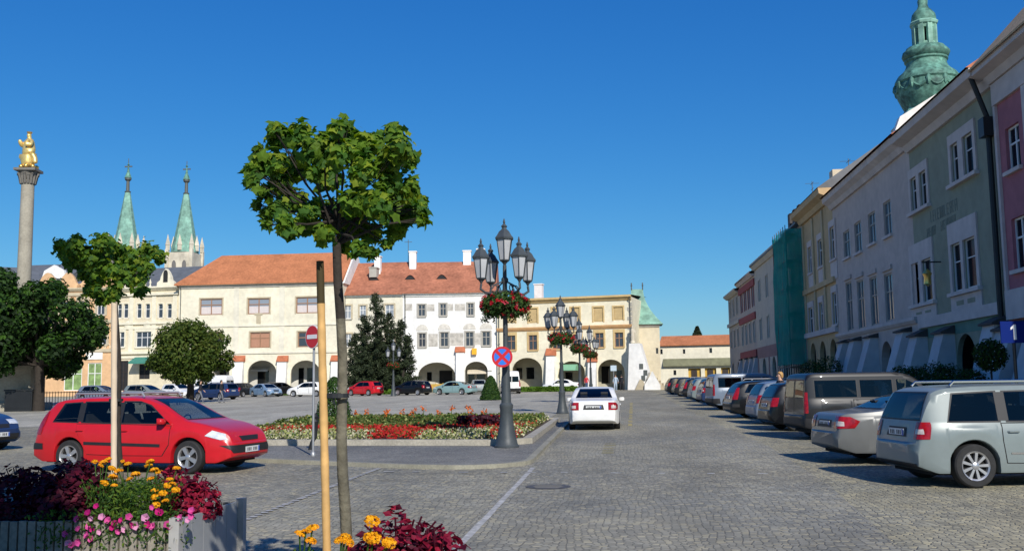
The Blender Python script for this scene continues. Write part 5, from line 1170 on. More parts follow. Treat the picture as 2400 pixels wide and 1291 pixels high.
ESTATE = dict(L=4.50, W=1.78, r=0.315, xr=0.96, xf=3.66, sill=0.20, tumble=0.30,
    top=[(0, .62), (.05, .80), (.14, 1.0), (.30, 1.24), (.48, 1.40), (.75, 1.455), (1.3, 1.485), (2.1, 1.495), (2.55, 1.46), (2.85, 1.37), (3.40, 1.08), (3.58, 1.005), (3.9, .945), (4.2, .86), (4.38, .77), (4.47, .66), (4.5, .58)],
    belt=[(0, .58), (.08, .82), (.3, .93), (1, .94), (2.2, .925), (3.2, .90), (3.6, .87), (4.05, .79), (4.3, .71), (4.45, .60), (4.5, .52)],
    side=[[(.50, 1.00), (1.12, .985), (1.12, 1.36), (.72, 1.335)], [(1.22, .985), (2.02, .97), (2.02, 1.37), (1.22, 1.365)], [(2.12, .97), (3.22, .955), (2.72, 1.29), (2.5, 1.365), (2.12, 1.37)]],
    pillar=[[(1.10, .99), (1.24, .99), (1.24, 1.36), (1.10, 1.36)], [(2.0, .975), (2.14, .97), (2.14, 1.365), (2.0, 1.365)]],
    front_glass=([(-.66, 1.035), (.66, 1.035), (.52, 1.41), (-.52, 1.41)], 2.6), rear_glass=[([(-.55, 1.02), (.55, 1.02), (.47, 1.34), (-.47, 1.34)], .6)],
    doors=[[(1.30, .36), (2.05, .34), (2.05, .94), (1.05, .94), (1.18, .72)], [(2.07, .34), (3.1, .34), (3.24, .55), (3.26, .90), (2.07, .935)]],
    head=([(4.0, .715), (4.30, .635), (4.40, .64), (4.37, .745), (4.12, .815)], .42), tail=([(-.1, .74), (.22, .74), (.30, 1.0), (.34, 1.2), (-.1, 1.2)], .53),
    ends=[('grille', [(-.30, .60), (.30, .60), (.36, .69), (-.36, .69)], 1, c_rub), ('bumper_insert', [(-.66, .38), (.66, .38), (.78, .53), (-.78, .53)], 1, c_rub), ('bumper_strip', [(-.8, .44), (.8, .44), (.8, .56), (-.8, .56)], -1, c_rub)],
    strips=[('rubbing_strip', [(1.32, .54), (3.06, .50), (3.06, .56), (1.32, .60)], c_rub), ('rear_bumper_corner', [(-.1, .44), (.28, .46), (.28, .56), (-.1, .57)], c_rub)],
    plate=(.43, .82), mirror=(3.12, .99), rails=(.85, 2.5, 1.545), railm=mat('silver_rail', (.4, .4, .42), .4, metal=.5), rim='five')
MPV = dict(L=4.40, W=1.80, r=0.32, xr=0.80, xf=3.48, sill=0.21, tumble=0.23, pin=.16, plan=6, crown=.9,
    top=[(0, .68), (.04, .86), (.09, 1.05), (.20, 1.36), (.30, 1.54), (.5, 1.61), (1.2, 1.645), (2.2, 1.65), (2.7, 1.59), (3.0, 1.48), (3.55, 1.14), (3.75, 1.05), (4.1, .95), (4.3, .83), (4.38, .7), (4.40, .6)],
    belt=[(0, .62), (.06, .88), (.2, .98), (1, .985), (2.4, .965), (3.3, .94), (3.8, .88), (4.15, .8), (4.35, .66), (4.4, .55)],
    side=[[(.46, 1.03), (1.22, 1.03), (1.22, 1.51), (.58, 1.48)], [(1.34, 1.03), (2.16, 1.02), (2.16, 1.52), (1.34, 1.51)], [(2.28, 1.02), (3.36, 1.0), (2.86, 1.42), (2.6, 1.51), (2.28, 1.52)]],
    pillar=[[(1.20, 1.035), (1.36, 1.035), (1.36, 1.51), (1.20, 1.51)], [(2.14, 1.03), (2.30, 1.025), (2.30, 1.515), (2.14, 1.515)]],
    front_glass=([(-.7, 1.09), (.7, 1.09), (.55, 1.55), (-.55, 1.55)], 2.7), rear_glass=[([(-.66, 1.06), (.66, 1.06), (.56, 1.50), (-.56, 1.50)], .5)],
    doors=[[(1.28, .36), (2.20, .34), (2.20, .985), (1.24, .985), (1.24, .70)], [(2.22, .34), (3.1, .34), (3.28, .6), (3.34, .95), (2.22, .98)]],
    head=([(3.9, .74), (4.28, .66), (4.36, .66), (4.34, .82), (4.05, .9)], .4), tail=([(-.1, .73), (.17, .74), (.21, .98), (.2, 1.02), (-.1, 1.02)], .60), tint_to=2.3, reverse=([(-.1, .82), (.1, .82), (.1, .90), (-.1, .90)], .64),
    ends=[('grille', [(-.4, .62), (.4, .62), (.44, .76), (-.44, .76)], 1, c_rub), ('lower_grille', [(-.6, .28), (.6, .28), (.66, .44), (-.66, .44)], 1, c_rub), ('bumper_strip', [(-.70, .27), (.70, .27), (.72, .35), (-.72, .35)], -1, c_rub), ('plate_recess', [(-.34, .76), (.34, .76), (.3, .92), (-.3, .92)], -1, c_rub)],
    strips=[('rubbing_strip', [(1.34, .48), (3.0, .46), (3.0, .49), (1.34, .51)], c_chrome)], plate=(.42, .83), mirror=(3.28, 1.04), rails=(.6, 2.6, 1.69), railm=c_chrome, rim='multi', tw=.215)
SEDAN = dict(L=4.75, W=1.80, r=0.32, xr=1.05, xf=3.80, sill=0.21, tumble=0.36, pin=.2,
    top=[(0, .62), (.03, .80), (.08, .95), (.16, 1.0), (.6, 1.04), (.85, 1.075), (1.2, 1.24), (1.55, 1.38), (2.0, 1.44), (2.5, 1.45), (2.9, 1.40), (3.2, 1.28), (3.62, 1.06), (3.8, .985), (4.2, .91), (4.5, .82), (4.68, .72), (4.75, .6)],
    belt=[(0, .58), (.06, .86), (.25, .935), (1, .95), (2, .935), (3.3, .905), (3.8, .87), (4.3, .79), (4.6, .69), (4.75, .54)],
    side=[[(1.36, .99), (2.14, .97), (2.14, 1.33), (1.86, 1.31), (1.6, 1.22)], [(2.24, .97), (3.34, .95), (2.9, 1.24), (2.66, 1.32), (2.24, 1.335)]],
    pillar=[[(2.12, .975), (2.26, .97), (2.26, 1.33), (2.12, 1.33)]],
    front_glass=([(-.66, 1.03), (.66, 1.03), (.52, 1.37), (-.52, 1.37)], 2.8), rear_glass=[([(-.62, 1.10), (.62, 1.10), (.49, 1.37), (-.49, 1.37)], 1.9)],
    doors=[[(1.42, .36), (2.18, .34), (2.18, .94), (1.28, .95), (1.36, .70)], [(2.20, .34), (3.2, .34), (3.34, .55), (3.36, .91), (2.20, .94)]],
    head=([(4.2, .70), (4.55, .62), (4.7, .62), (4.66, .76), (4.35, .83)], .4), tail=([(-.1, .68), (.30, .70), (.40, .84), (.24, .93), (-.1, .95)], .50), reverse=([(-.1, .74), (.12, .74), (.12, .83), (-.1, .86)], .60),
    ends=[('grille', [(-.3, .58), (.3, .58), (.34, .74), (-.34, .74)], 1, c_rub), ('lower_grille', [(-.6, .28), (.6, .28), (.66, .42), (-.66, .42)], 1, c_rub), ('plate_recess', [(-.36, .70), (.36, .70), (.32, .86), (-.32, .86)], -1, c_rub)],
    strips=[], plate=(.42, .77), mirror=(3.26, .98), rim='seven')
HATCH = dict(L=4.0, W=1.70, r=0.30, xr=0.72, xf=3.22, sill=0.20, tumble=0.30,
    top=[(0, .62), (.04, .80), (.1, .97), (.24, 1.22), (.42, 1.40), (.8, 1.45), (1.6, 1.465), (2.1, 1.43), (2.4, 1.34), (2.95, 1.06), (3.12, .98), (3.45, .91), (3.75, .81), (3.92, .70), (4.0, .58)],
    belt=[(0, .58), (.07, .82), (.3, .92), (1.5, .915), (2.7, .89), (3.1, .86), (3.55, .78), (3.85, .67), (4.0, .53)],
    side=[[(.62, .985), (1.48, .965), (1.48, 1.345), (.86, 1.32)], [(1.58, .96), (2.70, .94), (2.26, 1.25), (2.05, 1.335), (1.58, 1.35)]], pillar=[[(1.46, .97), (1.60, .965), (1.60, 1.345), (1.46, 1.34)]],
    front_glass=([(-.62, 1.02), (.62, 1.02), (.49, 1.39), (-.49, 1.39)], 2.1), rear_glass=[([(-.55, 1.0), (.55, 1.0), (.47, 1.34), (-.47, 1.34)], .55)],
    doors=[[(1.0, .36), (1.52, .34), (1.52, .91), (.86, .92), (.96, .70)], [(1.54, .34), (2.6, .34), (2.72, .55), (2.74, .88), (1.54, .91)]],
    head=([(3.5, .70), (3.82, .61), (3.95, .61), (3.92, .76), (3.62, .83)], .36), tail=([(-.1, .70), (.20, .72), (.28, .98), (-.1, .98)], .52),
    ends=[('grille', [(-.3, .58), (.3, .58), (.34, .68), (-.34, .68)], 1, c_rub), ('lower_grille', [(-.55, .28), (.55, .28), (.6, .44), (-.6, .44)], 1, c_rub)],
    strips=[], plate=(.42, .76), mirror=(2.62, .97), rim='cap')
VAN = dict(L=4.80, W=1.90, r=0.33, xr=0.95, xf=3.95, sill=0.24, tumble=0.13, pin=.11, plan=8, crown=.93,
    top=[(0, .66), (.02, 1.0), (.05, 1.4), (.10, 1.78), (.18, 1.92), (.4, 1.96), (1.5, 1.97), (2.8, 1.97), (3.2, 1.92), (3.5, 1.78), (3.95, 1.33), (4.15, 1.2), (4.5, 1.08), (4.7, .92), (4.8, .66)],
    belt=[(0, .62), (.03, .95), (.1, 1.12), (1, 1.12), (2.6, 1.11), (3.6, 1.06), (4.1, .98), (4.5, .88), (4.72, .74), (4.8, .58)],
    side=[[(.34, 1.20), (1.62, 1.20), (1.62, 1.72), (.34, 1.72)], [(1.74, 1.20), (2.74, 1.19), (2.74, 1.72), (1.74, 1.72)], [(2.88, 1.19), (3.98, 1.14), (3.5, 1.58), (3.2, 1.72), (2.88, 1.73)]],
    front_glass=([(-.78, 1.26), (.78, 1.26), (.68, 1.82), (-.68, 1.82)], 3.2), rear_glass=[([(-.70, 1.2), (-.06, 1.2), (-.06, 1.72), (-.64, 1.72)], .4), ([(.06, 1.2), (.70, 1.2), (.64, 1.72), (.06, 1.72)], .4)],
    doors=[[(2.82, .40), (3.45, .38), (3.62, .7), (3.72, 1.08), (2.82, 1.12)], [(1.5, .38), (2.80, .38), (2.80, 1.12), (1.5, 1.12)]],
    head=([(4.2, .84), (4.6, .76), (4.76, .74), (4.70, .98), (4.42, 1.05)], .45), tail=([(-.1, .72), (.10, .72), (.12, 1.36), (-.1, 1.36)], .74), tint_to=2.8,
    ends=[('grille', [(-.45, .6), (.45, .6), (.5, .76), (-.5, .76)], 1, c_rub), ('bumper_strip', [(-.92, .30), (.92, .30), (.92, .56), (-.92, .56)], -1, c_rub), ('front_bumper', [(-.92, .28), (.92, .28), (.92, .54), (-.92, .54)], 1, c_rub), ('door_gap', [(-.008, .6), (.008, .6), (.008, 1.85), (-.008, 1.85)], -1, c_gap)],
    strips=[('rubbing_strip', [(1.4, .62), (3.4, .62), (3.4, .70), (1.4, .70)], c_rub)], plate=(.42, .98), mirror=(3.72, 1.22), rim='cap')
PANEL = dict(VAN); PANEL['side'] = VAN['side'][2:]
PANEL['top'] = [(s, z + (0.32 if z > 1.3 and s < 3.6 else 0)) for s, z in VAN['top']]

def shorten(S, k):
    'the same car built k times as long'
    S = dict(S)
    for key in ('L', 'xr', 'xf'): S[key] *= k
    for key in ('top', 'belt'): S[key] = [(a * k, b_) for a, b_ in S[key]]
    for key in ('side', 'pillar', 'doors'): S[key] = [[(a * k, b_) for a, b_ in p] for p in S.get(key, [])]
    S['front_glass'] = (S['front_glass'][0], S['front_glass'][1] * k)
    for key in ('head', 'tail'): S[key] = ([(a * k, b_) for a, b_ in S[key][0]], S[key][1])
    S['strips'] = [(n, [(a * k, b_) for a, b_ in p], m) for n, p, m in S['strips']]; S['mirror'] = (S['mirror'][0] * k, S['mirror'][1]); S['tint_to'] = S.get('tint_to', 0) * k
    return S
MPV = squash(MPV, .885); VAN = shorten(squash(VAN, .83), .84); LOWSEDAN = squash(SEDAN, .88)
PROTO = {}
def car(kind, color, loc, head, label, group, name='parked_car', cat='car', tilt=True):
    if kind not in PROTO: o = make_car(globals()[kind], name, color); PROTO[kind] = o
    else: o = copy_tree(PROTO[kind]); o.name = name; recolor(o, color)
    x, y = loc; g = gz(y)
    o.location = (x, y, g + 0.008); o.rotation_euler = (0, -math.atan(0.008) * math.sin(head) if y > 10 else 0, head)
    tag(o, label, cat, group); 
    return o
red = paint('red', (0.50, 0.012, 0.018)); silver = paint('silver', (0.19, 0.225, 0.222), .45, .35); taupe = paint('taupe', (0.135, 0.14, 0.137), .4, .35); graphite = paint('graphite', (0.013, 0.0135, 0.015), .3, .4)
white = paint('white', (0.74, 0.74, 0.72)); black = paint('black', (0.006, 0.0065, 0.0075)); blue = paint('dark_blue', (0.02, 0.04, 0.11), .3); lightblue = paint('light_blue', (0.18, 0.28, 0.40), .5, .35); teal = paint('pale_teal', (0.22, 0.34, 0.34), .5, .35); bluesilver = paint('blue_silver', (0.16, 0.20, 0.26), .5, .35)
G1 = 'cars parked along the shaded row'; G2 = 'cars parked on the far side of the square'
o = car('ESTATE', red, (-9.3, 18.95), R(-9), 'bright red estate car with black side strips and silver roof rails', 'cars on the near side', 'estate_car', 'car'); o.scale = (.975, .975, .975)
def rowcar(kind, col, px, d, head, label, **k):
    """px: column of the middle of the tail, d: its distance"""
    p = gat(px, d); L = globals()[kind]['L']; x = p.x + math.cos(head) * L / 2; y = d + math.sin(head) * L / 2
    return car(kind, col, (x, y), head, label, G1, **k)
rowcar('MPV', silver, 2092, 16.1, R(9), 'large silver people carrier with long roof rails and dark windows, nearest in the row', cat='people carrier')
rowcar('LOWSEDAN', taupe, 1926, 19.9, R(9), 'taupe saloon with big red tail lamps tucked beside the silver people carrier', cat='car')
rowcar('VAN', graphite, 1858, 26.8, R(9), 'dark grey passenger van with twin rear doors and tall red lamps', cat='van')
rowcar('HATCH', black, 1788, 31.0, R(8), 'small black hatchback squeezed in beside the dark grey van')
rowcar('HATCH', bluesilver, 1758, 34.8, R(8), 'blue silver hatchback behind the small black hatchback')
rowcar('ESTATE', black, 1700, 39.5, R(8), 'black estate with roof rails next to the blue silver hatchback')
rowcar('VAN', bluesilver, 1661, 48.5, R(8), 'pale silver van in the middle of the shaded parking row', cat='van')
rowcar('MPV', blue, 1638, 55.0, R(8), 'dark blue people carrier beyond the pale silver van', cat='people carrier')
rowcar('HATCH', silver, 1616, 63.0, R(8), 'plain silver hatchback between the dark blue carrier and the far black cars')
rowcar('ESTATE', black, 1594, 70.0, R(8), 'black estate far down the row, before the last cars')
rowcar('HATCH', graphite, 1578, 78.0, R(8), 'dark grey hatchback second from the far end of the row')
rowcar('HATCH', black, 1561, 87.0, R(8), 'black hatchback at the very far end of the shaded row')
# white saloon driving away
o = car('SEDAN', white, (gat(1390, 31.4).x, 33.6), R(90), 'white saloon seen from behind, driving away along the street', 'cars on the near side', 'driving_car', 'car'); o.scale = (.93, .93, .93)
car('HATCH', blue, (gat(-110, 25.0).x, 24.6), R(-12), 'dark blue hatchback cut off by the picture edge behind the red estate', 'cars on the near side')
def farcar(kind, col, px, d, head, label, **k):
    p = gat(px, d); return car(kind, col, (p.x, d), R(head), label, G2, **k)
farcar('HATCH', silver, 342, 84, -14, 'silver grey hatchback on the square in front of the decorated bank')
farcar('HATCH', bluesilver, 236, 84, -10, 'blue grey hatchback by the orange house, behind the dark tree')
farcar('HATCH', white, 418, 95, -30, 'white hatchback left of the round tree')
farcar('PANEL', white, 494, 102, 170, 'big plain white panel van behind the round tree', name='panel_van', cat='van')
farcar('MPV', blue, 505, 87, 160, 'navy blue people carrier in front of the white panel van', cat='people carrier')
farcar('HATCH', graphite, 570, 100, 80, 'charcoal hatchback seen from behind before the cream arcade')
farcar('SEDAN', lightblue, 622, 99, -40, 'light blue saloon before the cream arcade')
farcar('HATCH', black, 655, 103, 70, 'black hatchback tail to the square beside the light blue saloon')
farcar('HATCH', white, 722, 97, 172, 'white hatchback behind the wooden stake and the no entry sign')
farcar('HATCH', red, 856, 98, 148, 'bright red hatchback in front of the tall spruce')
farcar('MPV', blue, 912, 108, 10, 'dark carrier hidden in the shade under the tall spruce', cat='people carrier')
farcar('HATCH', black, 966, 98, 155, 'black hatchback beside the slim lamp, before the white arcade')
farcar('SEDAN', teal, 1066, 98, 160, 'pale teal saloon before the white arcade')
farcar('HATCH', silver, 1122, 102, 100, 'pale silver hatchback next to the far clipped cone bush')
farcar('PANEL', white, 1196, 101, 100, 'white delivery van with dark rear windows behind the near lamp post', name='panel_van', cat='van')
farcar('SEDAN', white, 1318, 113, 175, 'white saloon under the green awning of the yellow arcade')
clear_flags()
# ------------------------------------------------------------------ leaves and trees
class Leaves:
    """many small leaf faces; three shades"""
    def __init__(s): s.v = []; s.f = []; s.m = []
    def leaf(s, p, size, mi, up=0.3, maple=False, nrm=None, asp=0.62):
        n = Vector((random.gauss(0, 1), random.gauss(0, 1), random.gauss(0, 1) + up)) if nrm is None else Vector(nrm) + Vector((random.gauss(0, .5), random.gauss(0, .5), random.gauss(0, .5)))
        if n.length < 1e-4: n = Vector((0, 0, 1))
        n.normalize(); a = n.orthogonal().normalized(); t = random.uniform(0, 2 * PI); b = n.cross(a); a, b = a * math.cos(t) + b * math.sin(t), b * math.cos(t) - a * math.sin(t)
        o = len(s.v); p = Vector(p); z = size
        if maple:
            R_ = (1.0, .58, .9, .56, .7, .34, .7, .56, .9, .58)
            dr = random.uniform(.05, .4); s.v += [tuple(p + (a * math.cos(2 * PI * k / 10) + b * math.sin(2 * PI * k / 10)) * R_[k] * z * .62 - n * (R_[k] ** 2) * z * dr * (1 + .5 * math.cos(4 * PI * k / 10))) for k in range(10)] + [tuple(p)]
            for k in range(10): s.f.append([o + 10, o + k, o + (k + 1) % 10]); s.m.append(mi)
        else:
            s.v += [tuple(p - a * z * .5), tuple(p - b * z * asp * .5 + n * z * .08), tuple(p + a * z * .5), tuple(p + b * z * asp * .5 + n * z * .08)]
            s.f.append([o, o + 1, o + 2, o + 3]); s.m.append(mi)
    def build(s, name, mats, parent=None, loc=None):
        me = bpy.data.meshes.new(name); me.from_pydata(s.v, [], s.f)
        for m in mats: me.materials.append(m)
        me.polygons.foreach_set('material_index', s.m); me.update()
        o = bpy.data.objects.new(name, me); COL.objects.link(o)
        if parent is not None: o.parent = parent
        if loc is not None: o.location = loc
        return o
def rnd_ball(): 
    while True:
        v = Vector((random.uniform(-1, 1), random.uniform(-1, 1), random.uniform(-1, 1)))
        if v.length < 1: return v
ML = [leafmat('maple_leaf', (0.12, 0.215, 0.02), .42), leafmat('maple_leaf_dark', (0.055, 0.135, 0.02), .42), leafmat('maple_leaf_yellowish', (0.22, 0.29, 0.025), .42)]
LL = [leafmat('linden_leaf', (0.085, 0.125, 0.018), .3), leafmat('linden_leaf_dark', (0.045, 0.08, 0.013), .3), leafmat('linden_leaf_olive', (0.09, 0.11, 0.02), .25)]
DL = [leafmat('yew_leaf', (0.030, 0.075, 0.012), .3), leafmat('yew_leaf_dark', (0.012, 0.03, 0.007), .2), leafmat('yew_leaf_green', (0.05, 0.12, 0.012), .3)]
SL = [leafmat('spruce_needle', (0.042, 0.06, 0.026), .15), leafmat('spruce_needle_dark', (0.018, 0.028, 0.014), .1), leafmat('spruce_needle_grey', (0.07, 0.09, 0.045), .15)]
HL = [leafmat('box_leaf', (0.03, 0.075, 0.012), .2), leafmat('box_leaf_dark', (0.016, 0.045, 0.01), .2), leafmat('box_leaf_light', (0.06, 0.11, 0.018), .25)]
m_bark = mat('grey_bark', (0.15, 0.135, 0.095), 0.9, var=0.35, scale=6, bump=0.6, bscale=30, fine=0.3, fscale=18); m_barkd = mat('dark_and_shaded_bark', (0.035, 0.028, 0.022), 0.9, var=0.3, scale=8, bump=0.4)
m_stake = mat('peeled_stake', (0.60, 0.36, 0.13), 0.7, var=0.22, scale=3, fine=0.18, fscale=14); m_stakep = mat('pale_stake_wood', (0.62, 0.50, 0.36), 0.75, var=0.15, scale=4)

def young_tree(px, d, blobs, leafn, label, base_px, seed, fork_py, zbase=0.45, tw=0.032, leafsize=0.064):
    """a staked street maple; blobs are (column,row,radius in pixels) of the leaf clumps, given depth around the stem"""
    random.seed(seed); b = aty(px, 900, d); s_ = d / FPX; root = empty('young_maple', (b.x, d, 0), 0, label, 'tree', 'young street trees')
    w2l = lambda p: p - Vector((b.x, d, 0))
    fk = w2l(aty(fork_py[0], fork_py[1], d)); bx = w2l(aty(base_px[0], base_px[1], d)); bot = bx + (bx - fk).normalized() * 0.0; bot = Vector((bx.x, 0, zbase))
    cl = []
    for (x, y, r) in blobs:
        dy = random.uniform(-1, 1) * max(0.02, 0.46 - r * s_); c = w2l(aty(x, y, d + dy)); r *= s_ * (d + dy) / d * .72; cl.append((c, r))
    q = MB(); n = 9; q.mat(0)
    pts = [bot.lerp(fk, i / n) + Vector((0.008 * math.sin(i * 1.3), 0.008 * math.cos(i), 0)) for i in range(n + 1)]
    kk = 7 if tw > .03 else 2; rad = [tw * (1.15 - 0.3 * i / n) for i in range(n + 1)]
    q.tube(pts[:kk + 1], rad[:kk + 1], 10); q.mat(1); q.tube(pts[kk:], rad[kk:], 10)  # upper trunk of the taller tree darkened, crown shade put into its colour
    q.mat(1)
    for c, r in cl:
        mid = fk.lerp(c, 0.5) + Vector((0, 0, 0.05)); st = fk + Vector((0, 0, random.uniform(-.02, .25)))
        if random.random() < .5: q.tube([st, mid + rnd_ball() * .05, c, c + (c - mid) * 0.1], [tw * .34, tw * .2, tw * .1, .002], 5)
        for k in range(7):
            e = c + rnd_ball() * r; q.tube([mid.lerp(c, random.uniform(.3, 1)), e], [tw * .07, .0015], 3)
    q.build('trunk', [m_bark, m_barkd], root, 50)
    lv = Leaves(); tot = sum(r * r for c, r in cl)
    for c, r in cl:
        for k in range(int(leafn * r * r / tot)):
            u = rnd_ball(); u = u.normalized() * (u.length ** 0.5); p = c + u * r * (random.uniform(.5, 1.15) if random.random() < .84 else random.uniform(1.1, 1.65))
            top = u.z > 0.2; mi = random.choices((0, 1, 2), (5, 3, 2.5) if top else (5, 4, 1))[0]
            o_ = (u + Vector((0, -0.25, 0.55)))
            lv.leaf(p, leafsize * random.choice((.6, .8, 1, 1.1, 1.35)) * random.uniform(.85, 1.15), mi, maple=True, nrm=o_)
    lv.build('crown', ML, root); return root
def K(cx, cy, sc_, l): return [(cx + x * sc_, cy + y * sc_, r * sc_) for x, y, r in l]
blob_big = [(585, 395, 18), (620, 450, 24), (602, 480, 16), (625, 525, 18), (760, 330, 24), (880, 330, 28), (985, 470, 20), (990, 515, 18), (905, 570, 20), (640, 300, 20), (790, 300, 22), (655, 322, 40), (700, 318, 42), (738, 350, 48), (610, 378, 34), (600, 392, 28), (640, 380, 42), (590, 424, 22), (690, 390, 50), (655, 425, 34), (815, 322, 45), (805, 293, 26), (790, 355, 50), (850, 350, 48), (925, 312, 34), (935, 350, 44), (955, 372, 32), (905, 385, 46), (850, 400, 50), (770, 410, 44), (735, 405, 22),
            (690, 470, 42), (650, 488, 32), (622, 500, 20), (725, 490, 28), (720, 520, 42), (680, 540, 30), (668, 520, 26), (780, 500, 46), (830, 470, 52), (830, 530, 46), (880, 480, 50), (930, 480, 48), (960, 460, 30), (965, 495, 34), (945, 520, 30), (985, 490, 20), (870, 545, 34), (840, 580, 26), (870, 592, 18), (925, 545, 26), (760, 550, 34), (800, 570, 28), (605, 350, 18), (960, 440, 34), (910, 430, 40)]
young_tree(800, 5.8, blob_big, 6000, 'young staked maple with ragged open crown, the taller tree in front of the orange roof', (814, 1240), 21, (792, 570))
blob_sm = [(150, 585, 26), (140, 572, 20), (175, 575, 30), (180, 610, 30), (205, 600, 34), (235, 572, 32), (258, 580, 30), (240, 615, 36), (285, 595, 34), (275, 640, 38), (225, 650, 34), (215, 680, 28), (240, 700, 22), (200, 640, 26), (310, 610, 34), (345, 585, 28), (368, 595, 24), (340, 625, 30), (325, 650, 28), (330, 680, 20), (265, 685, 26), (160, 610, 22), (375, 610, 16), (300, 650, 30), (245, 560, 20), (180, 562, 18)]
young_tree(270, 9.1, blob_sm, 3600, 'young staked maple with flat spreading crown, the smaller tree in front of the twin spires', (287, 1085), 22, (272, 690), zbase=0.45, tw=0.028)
# stakes and ties
def stake(px0, py0, px1, py1, d, r, label, tipped):
    a = aty(px0, py0, d); b = aty(px1, py1, d); b = a + (b - a) * ((a.z - 0.1) / (a.z - b.z)); q = MB(); n = 27; q.mat(0)
    pts = [b.lerp(a, i / n) - b for i in range(n + 1)]
    q.tube(pts[:-3] if tipped else pts, [r * (1.02 + 0.05 * math.sin(i * 2.1)) for i in range(n + 1)][:len(pts[:-3] if tipped else pts)], 10)
    if tipped: q.mat(1); q.tube(pts[-4:], [r * 1.0, r * 1.0, r * 1.0, r * .95], 10)  # last stretch of the stake in a darker tone
    o = q.build('tree_stake', [m_stake, mat('dark_stake_tip', (0.05, 0.035, 0.01), .8, var=.3)] if tipped else [m_stakep, m_stakep], smooth=50, loc=b); tag(o, label, 'stake', 'wooden tree stakes'); return a, b
stake(750, 612, 766, 1290, 5.72, 0.0245, 'golden peeled stake with dark tip beside the taller tree', True)
stake(268, 708, 267, 1080, 8.98, 0.028, 'pale wooden stake beside the smaller tree', False)
def tie(px0, px1, py, d, label, hang=True):
    a = aty(px0, py, d); b = aty(px1, py + 2, d); q = MB(); w_ = (b - a).length; n = 16
    loop = [(math.cos(2 * PI * k / n) * (w_ / 2), math.sin(2 * PI * k / n) * 0.05) for k in range(n)]
    vs = []
    for dz in (-0.013, 0.013): vs += [(x, y, dz) for x, y in loop]
    q.add(vs, [(k, (k + 1) % n, n + (k + 1) % n, n + k) for k in range(n)]); q.box(-w_ * .18, w_ * .2, -0.03, 0.03, -0.016, 0.016)
    if hang: q.tube([(0, -0.03, -0.01), (0.01, -0.04, -0.05)], 0.006, 5)
    q.loose = True
    o = q.build('tree_tie', m_iron, loc=(a + b) / 2); tag(o, label, 'tree tie', 'rubber ties between stakes and trees')
tie(752, 818, 926, 5.76, 'black rubber strap tying the taller tree to its golden stake'); tie(256, 288, 936, 9.05, 'black rubber strap tying the smaller tree to its pale stake', False)

def crown_tree(name, label, px, d, blobs, nleaf, ls, mats, seed, trunk_py, tr, group=None, cat='tree', zr=1.0, depth=1.0):
    random.seed(seed); s_ = d / FPX; b = gat(px, d); root = empty(name, b, 0, label, cat, group)
    cl = [(aty(x, y, d) - b, r * s_) for x, y, r in blobs]
    if cl:
        xs = [c.x for c, r in cl]; W_ = (max(xs) - min(xs)) / 2 + 0.01; mid = (max(xs) + min(xs)) / 2
        cl2 = []
        for c, r in cl:
            e = max(0.15, 1 - ((c.x - mid) / (W_ + r)) ** 2) ** .5
            c = c.copy(); c.y += random.uniform(-1, 1) * W_ * 0.8 * e * depth; cl2.append((c, r))
            c3 = c.copy(); c3.y = random.uniform(-1, 1) * W_ * 0.9 * e * depth; cl2.append((c3, r * .9))
        cl = cl2
    q = MB(); top = min(c.z for c, r in cl); ct = sum((c for c, r in cl), Vector()) / len(cl)
    q.tube([(0, 0, -0.2), (0.03, 0, top * .5), (ct.x * .4, 0, top), (ct.x * .8, ct.y * .5, ct.z)], [tr * 1.25, tr, tr * .85, tr * .35], 9)
    for c, r in cl: q.tube([(ct.x * .4, 0, top * 0.95), Vector((ct.x * .4, 0, top)).lerp(c, .5), c], [tr * .45, tr * .25, tr * .06], 5)
    q.build('trunk', m_barkd if tr > 0.05 else m_barkd, root, 50)
    lv = Leaves(); tot = sum(r * r for c, r in cl)
    for c, r in cl:
        for k in range(int(nleaf * r * r / tot)):
            u = rnd_ball(); u = u.normalized() * (u.length ** .4); p = c + Vector((u.x, u.y, u.z * zr)) * r * random.uniform(.75, 1.12)
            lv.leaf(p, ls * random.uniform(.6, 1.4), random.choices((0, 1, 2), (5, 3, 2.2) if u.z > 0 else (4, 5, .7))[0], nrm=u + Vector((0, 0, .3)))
    lv.build('crown', mats, root); return root
random.seed(9)
rl = [(445, 825, 66)] + [(445 + 66 * math.cos(a) * k, 822 + 54 * math.sin(a) * k, 28) for a in [i * PI / 6 for i in range(12)] for k in (.72, .95)]
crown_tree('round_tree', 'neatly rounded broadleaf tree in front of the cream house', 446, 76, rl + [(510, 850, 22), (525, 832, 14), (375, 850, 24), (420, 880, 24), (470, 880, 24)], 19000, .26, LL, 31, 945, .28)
dk = [(95, 740, 62), (40, 720, 50), (10, 780, 55), (60, 800, 60), (120, 800, 62), (170, 770, 46), (195, 730, 34), (210, 770, 28), (200, 800, 24), (100, 850, 44), (50, 850, 36), (10, 690, 40), (70, 670, 34), (140, 700, 36), (170, 820, 36), (20, 840, 40), (-40, 760, 60), (-40, 830, 40), (110, 680, 22), (135, 850, 28)]
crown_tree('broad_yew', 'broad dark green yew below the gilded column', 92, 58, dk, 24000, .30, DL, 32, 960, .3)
dk2 = [(-25, 690, 34), (5, 655, 24), (-10, 640, 18), (-60, 700, 60), (-50, 760, 60), (-40, 830, 50), (20, 668, 16), (35, 665, 12), (-20, 880, 30)]
crown_tree('dark_shrub_tree', 'almost black evergreen at the picture edge behind the broad yew', -30, 66, dk2, 9000, .28, DL, 33, 960, .25)
